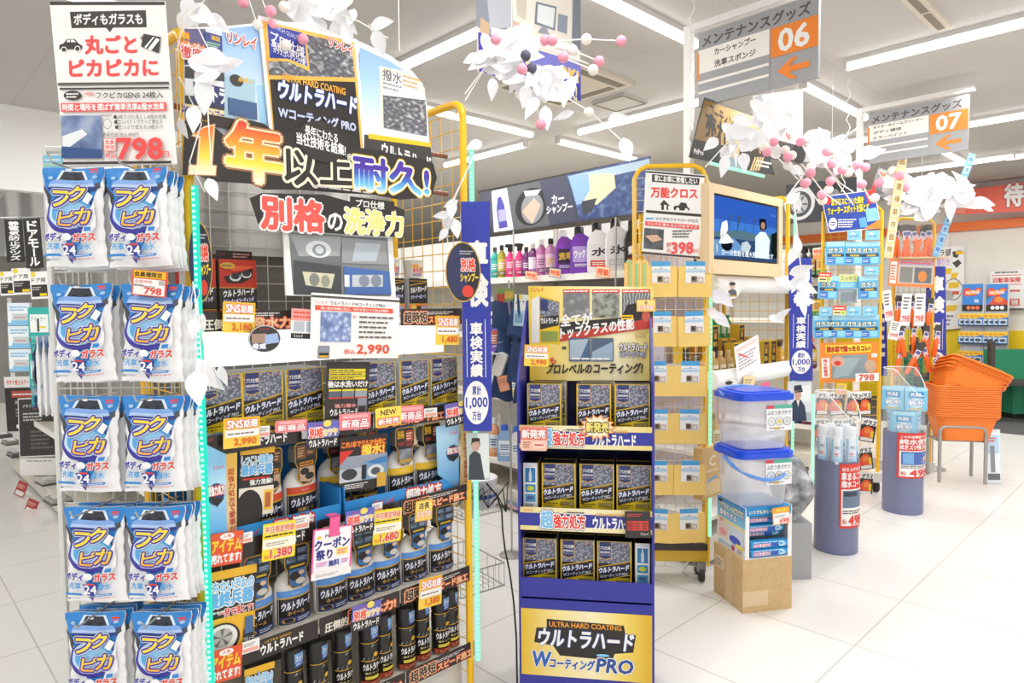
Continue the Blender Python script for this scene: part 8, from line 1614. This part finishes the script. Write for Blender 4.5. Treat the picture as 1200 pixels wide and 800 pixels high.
garland('leaf_garland', 1.68, [[(207, 60), (216, 20), (235, 5), (270, -30)], [(222, 10), (238, 45), (247, 62)], [(235, 80), (243, 120), (248, 200)], [(210, 90), (225, 120), (236, 145), (222, 190), (240, 225)]],
        [(218, 12, 34, 250), (226, 22, 36, 200), (240, 20, 40, 330), (255, 28, 34, 320), (212, 26, 28, 240), (240, 75, 40, 350), (252, 70, 40, 340), (268, 78, 38, 5), (236, 95, 40, 260), (236, 112, 40, 262), (228, 140, 30, 265), (244, 92, 30, 200), (217, 105, 26, 250), (216, 150, 26, 300), (226, 196, 20, 270), (249, 222, 28, 290)], [], 'white leaf spray hanging over the left end of the header board', 3)
garland('leaf_garland', 1.95, [[(340, -10), (375, 10), (420, 25), (455, 45)], [(285, -20), (300, 24), (302, 29)], [(300, -20), (318, 28), (336, 52)], [(345, -10), (355, 46)], [(432, 28), (440, 45)]],
        scat(345, 0, 410, 40, 12, 26, 42, 4) + [(372, 40, 44, 270), (376, 52, 36, 260), (452, 32, 34, 350), (444, 50, 30, 285), (412, 22, 24, 250), (398, 3, 26, 20)], [(285, 3, 'p'), (317, 13, 'p'), (318, 29, 'p'), (302, 30, 'w'), (355, 46, 'p'), (335, 53, 'w'), (333, 8, 'w')], 'white leaf spray with pink balls above the middle of the header board', 5, (468, 60))
garland('leaf_garland', 2.35, [[(545, 110), (575, 70), (600, 60), (640, 55), (690, 75)], [(640, 100), (690, 130), (740, 175)], [(600, 75), (625, 110), (634, 145)], [(650, 48), (687, 46), (728, 48)], [(655, 55), (671, 59), (702, 72)], [(655, 66), (695, 82)], [(545, 118), (565, 85), (590, 72)]],
        scat(563, 48, 622, 88, 16, 24, 42, 7) + scat(600, 60, 660, 115, 16, 24, 44, 8) + scat(635, 90, 678, 118, 9, 26, 40, 9) + [(577, 104, 26, 270), (622, 128, 30, 240), (640, 138, 28, 275), (660, 136, 26, 200), (612, 38, 34, 40), (550, 68, 22, 190), (724, 138, 24, 10), (733, 176, 30, 280), (555, 172, 22, 210)],
        [(581, 46, 'p'), (639, 47, 'p'), (647, 47, 'p'), (728, 48, 'p'), (687, 46, 'w'), (671, 59, 'w'), (702, 72, 'p'), (660, 67, 'p'), (695, 82, 'w'), (612, 81, 'p'), (616, 65, 'd'), (623, 80, 'd'), (634, 146, 'p'), (690, 132, 'w')], 'large white leaf and ball garland hanging before the office poster', 11, (600, 60))
garland('leaf_garland', 3.35, [[(826, 196), (845, 175), (870, 150), (905, 135)], [(890, 160), (905, 178), (935, 210)], [(905, 160), (925, 190), (958, 235)], [(880, 150), (907, 166)], [(938, 165), (950, 190)]],
        scat(852, 140, 905, 180, 13, 22, 32, 12) + scat(888, 118, 925, 150, 8, 24, 36, 13) + [(832, 170, 24, 220), (848, 195, 26, 260), (872, 190, 22, 280), (935, 200, 20, 330)], [(907, 166, 'p'), (899, 178, 'p'), (923, 184, 'p'), (920, 176, 'w'), (928, 182, 'w'), (923, 194, 'w'), (895, 172, 'w'), (938, 166, 'p'), (950, 202, 'p'), (943, 215, 'p')], 'white leaf spray with pink balls in front of the gold poster', 17, (905, 135))
garland('leaf_garland', 4.6, [[(915, 240), (945, 200), (975, 170), (1005, 150)], [(960, 185), (985, 215), (1000, 225)], [(930, 180), (965, 225), (985, 240)], [(985, 175), (1010, 215), (1020, 235)], [(945, 170), (975, 205), (1000, 240)]],
        scat(945, 150, 1010, 200, 18, 22, 32, 18) + [(1020, 180, 30, 10), (962, 178, 26, 60), (985, 165, 30, 50)], [(969, 178, 'p'), (975, 192, 'p'), (987, 199, 'p'), (994, 202, 'w'), (973, 212, 'p'), (950, 203, 'p'), (945, 214, 'p'), (963, 228, 'p'), (971, 222, 'w'), (1004, 193, 'p'), (1014, 196, 'p'), (1010, 216, 'p'), (964, 235, 'w'), (1025, 232, 'w'), (950, 196, 'w'), (980, 184, 'w')], 'white leaf twigs with many pink balls over the tyre goods banner', 19, (975, 170))
garland('leaf_garland', 5.3, [[(1040, 240), (1080, 220), (1120, 225), (1165, 240)], [(1060, 230), (1090, 210), (1110, 205)]], scat(1042, 212, 1140, 246, 40, 24, 38, 20) + [(1150, 238, 28, 350), (1158, 243, 22, 340)], [(1054, 206, 'p'), (1030, 214, 'p'), (1060, 220, 'p'), (1046, 200, 'w')], 'thick white leaf garland over the top of the orange tool rack', 23, (1080, 222))
garland('leaf_garland', 2.20, [[(545, 205), (530, 235), (520, 260), (525, 285)], [(556, 180), (540, 215), (530, 240)]], [(517, 252, 20, 190), (524, 262, 24, 250), (530, 248, 22, 270), (519, 275, 18, 230), (534, 268, 24, 280), (528, 238, 18, 200)], [], 'small white leaf spray at the right yellow post above the oval tag', 29)
garland('leaf_garland', 1.62, [[(226, 330), (232, 365), (240, 410), (255, 440)], [(232, 370), (236, 420), (246, 455)], [(228, 350), (238, 395)]], [(238, 378, 22, 270), (243, 438, 40, 300), (252, 445, 34, 310), (236, 455, 44, 285), (228, 385, 24, 260), (262, 440, 26, 290)], [], 'drooping white leaf strips on the left post in front of the coating boxes', 31)
garland('leaf_garland', 3.4, [[(828, 215), (834, 250), (840, 290), (838, 320)], [(836, 280), (850, 270)], [(835, 330), (855, 345)]], [(848, 266, 22, 60), (848, 280, 24, 340), (836, 292, 20, 200), (840, 302, 20, 280), (832, 230, 18, 260), (845, 348, 28, 340), (852, 352, 24, 320), (846, 375, 28, 320), (836, 368, 22, 330)], [], 'white leaf vine along the left post of the television display', 37)
garland('leaf_garland', 3.85, [[(930, 230), (934, 270), (938, 310), (934, 350)], [(936, 320), (948, 345)], [(918, 240), (928, 232)]], [(930, 232, 20, 40), (936, 240, 18, 300), (934, 285, 24, 100), (930, 300, 26, 250), (938, 316, 28, 20), (934, 328, 28, 200), (944, 338, 26, 330), (934, 348, 24, 200), (945, 352, 24, 350), (938, 362, 24, 270), (928, 336, 20, 240), (946, 322, 22, 60), (910, 374, 20, 340), (916, 366, 20, 40)], [], 'white leaf vine over the second blue flag', 41)
led_strip('light_strip', [GF.pt(-.22, .03, GF.uz(810, 187, .03)[1]), GF.pt(.0, .03, GF.uz(858, 198, .03)[1]), GF.pt(.235, .03, GF.uz(909, 209, .03)[1])], 'pale green light strip along the foot of the gold poster', col='a8f0c8', n_led=40)
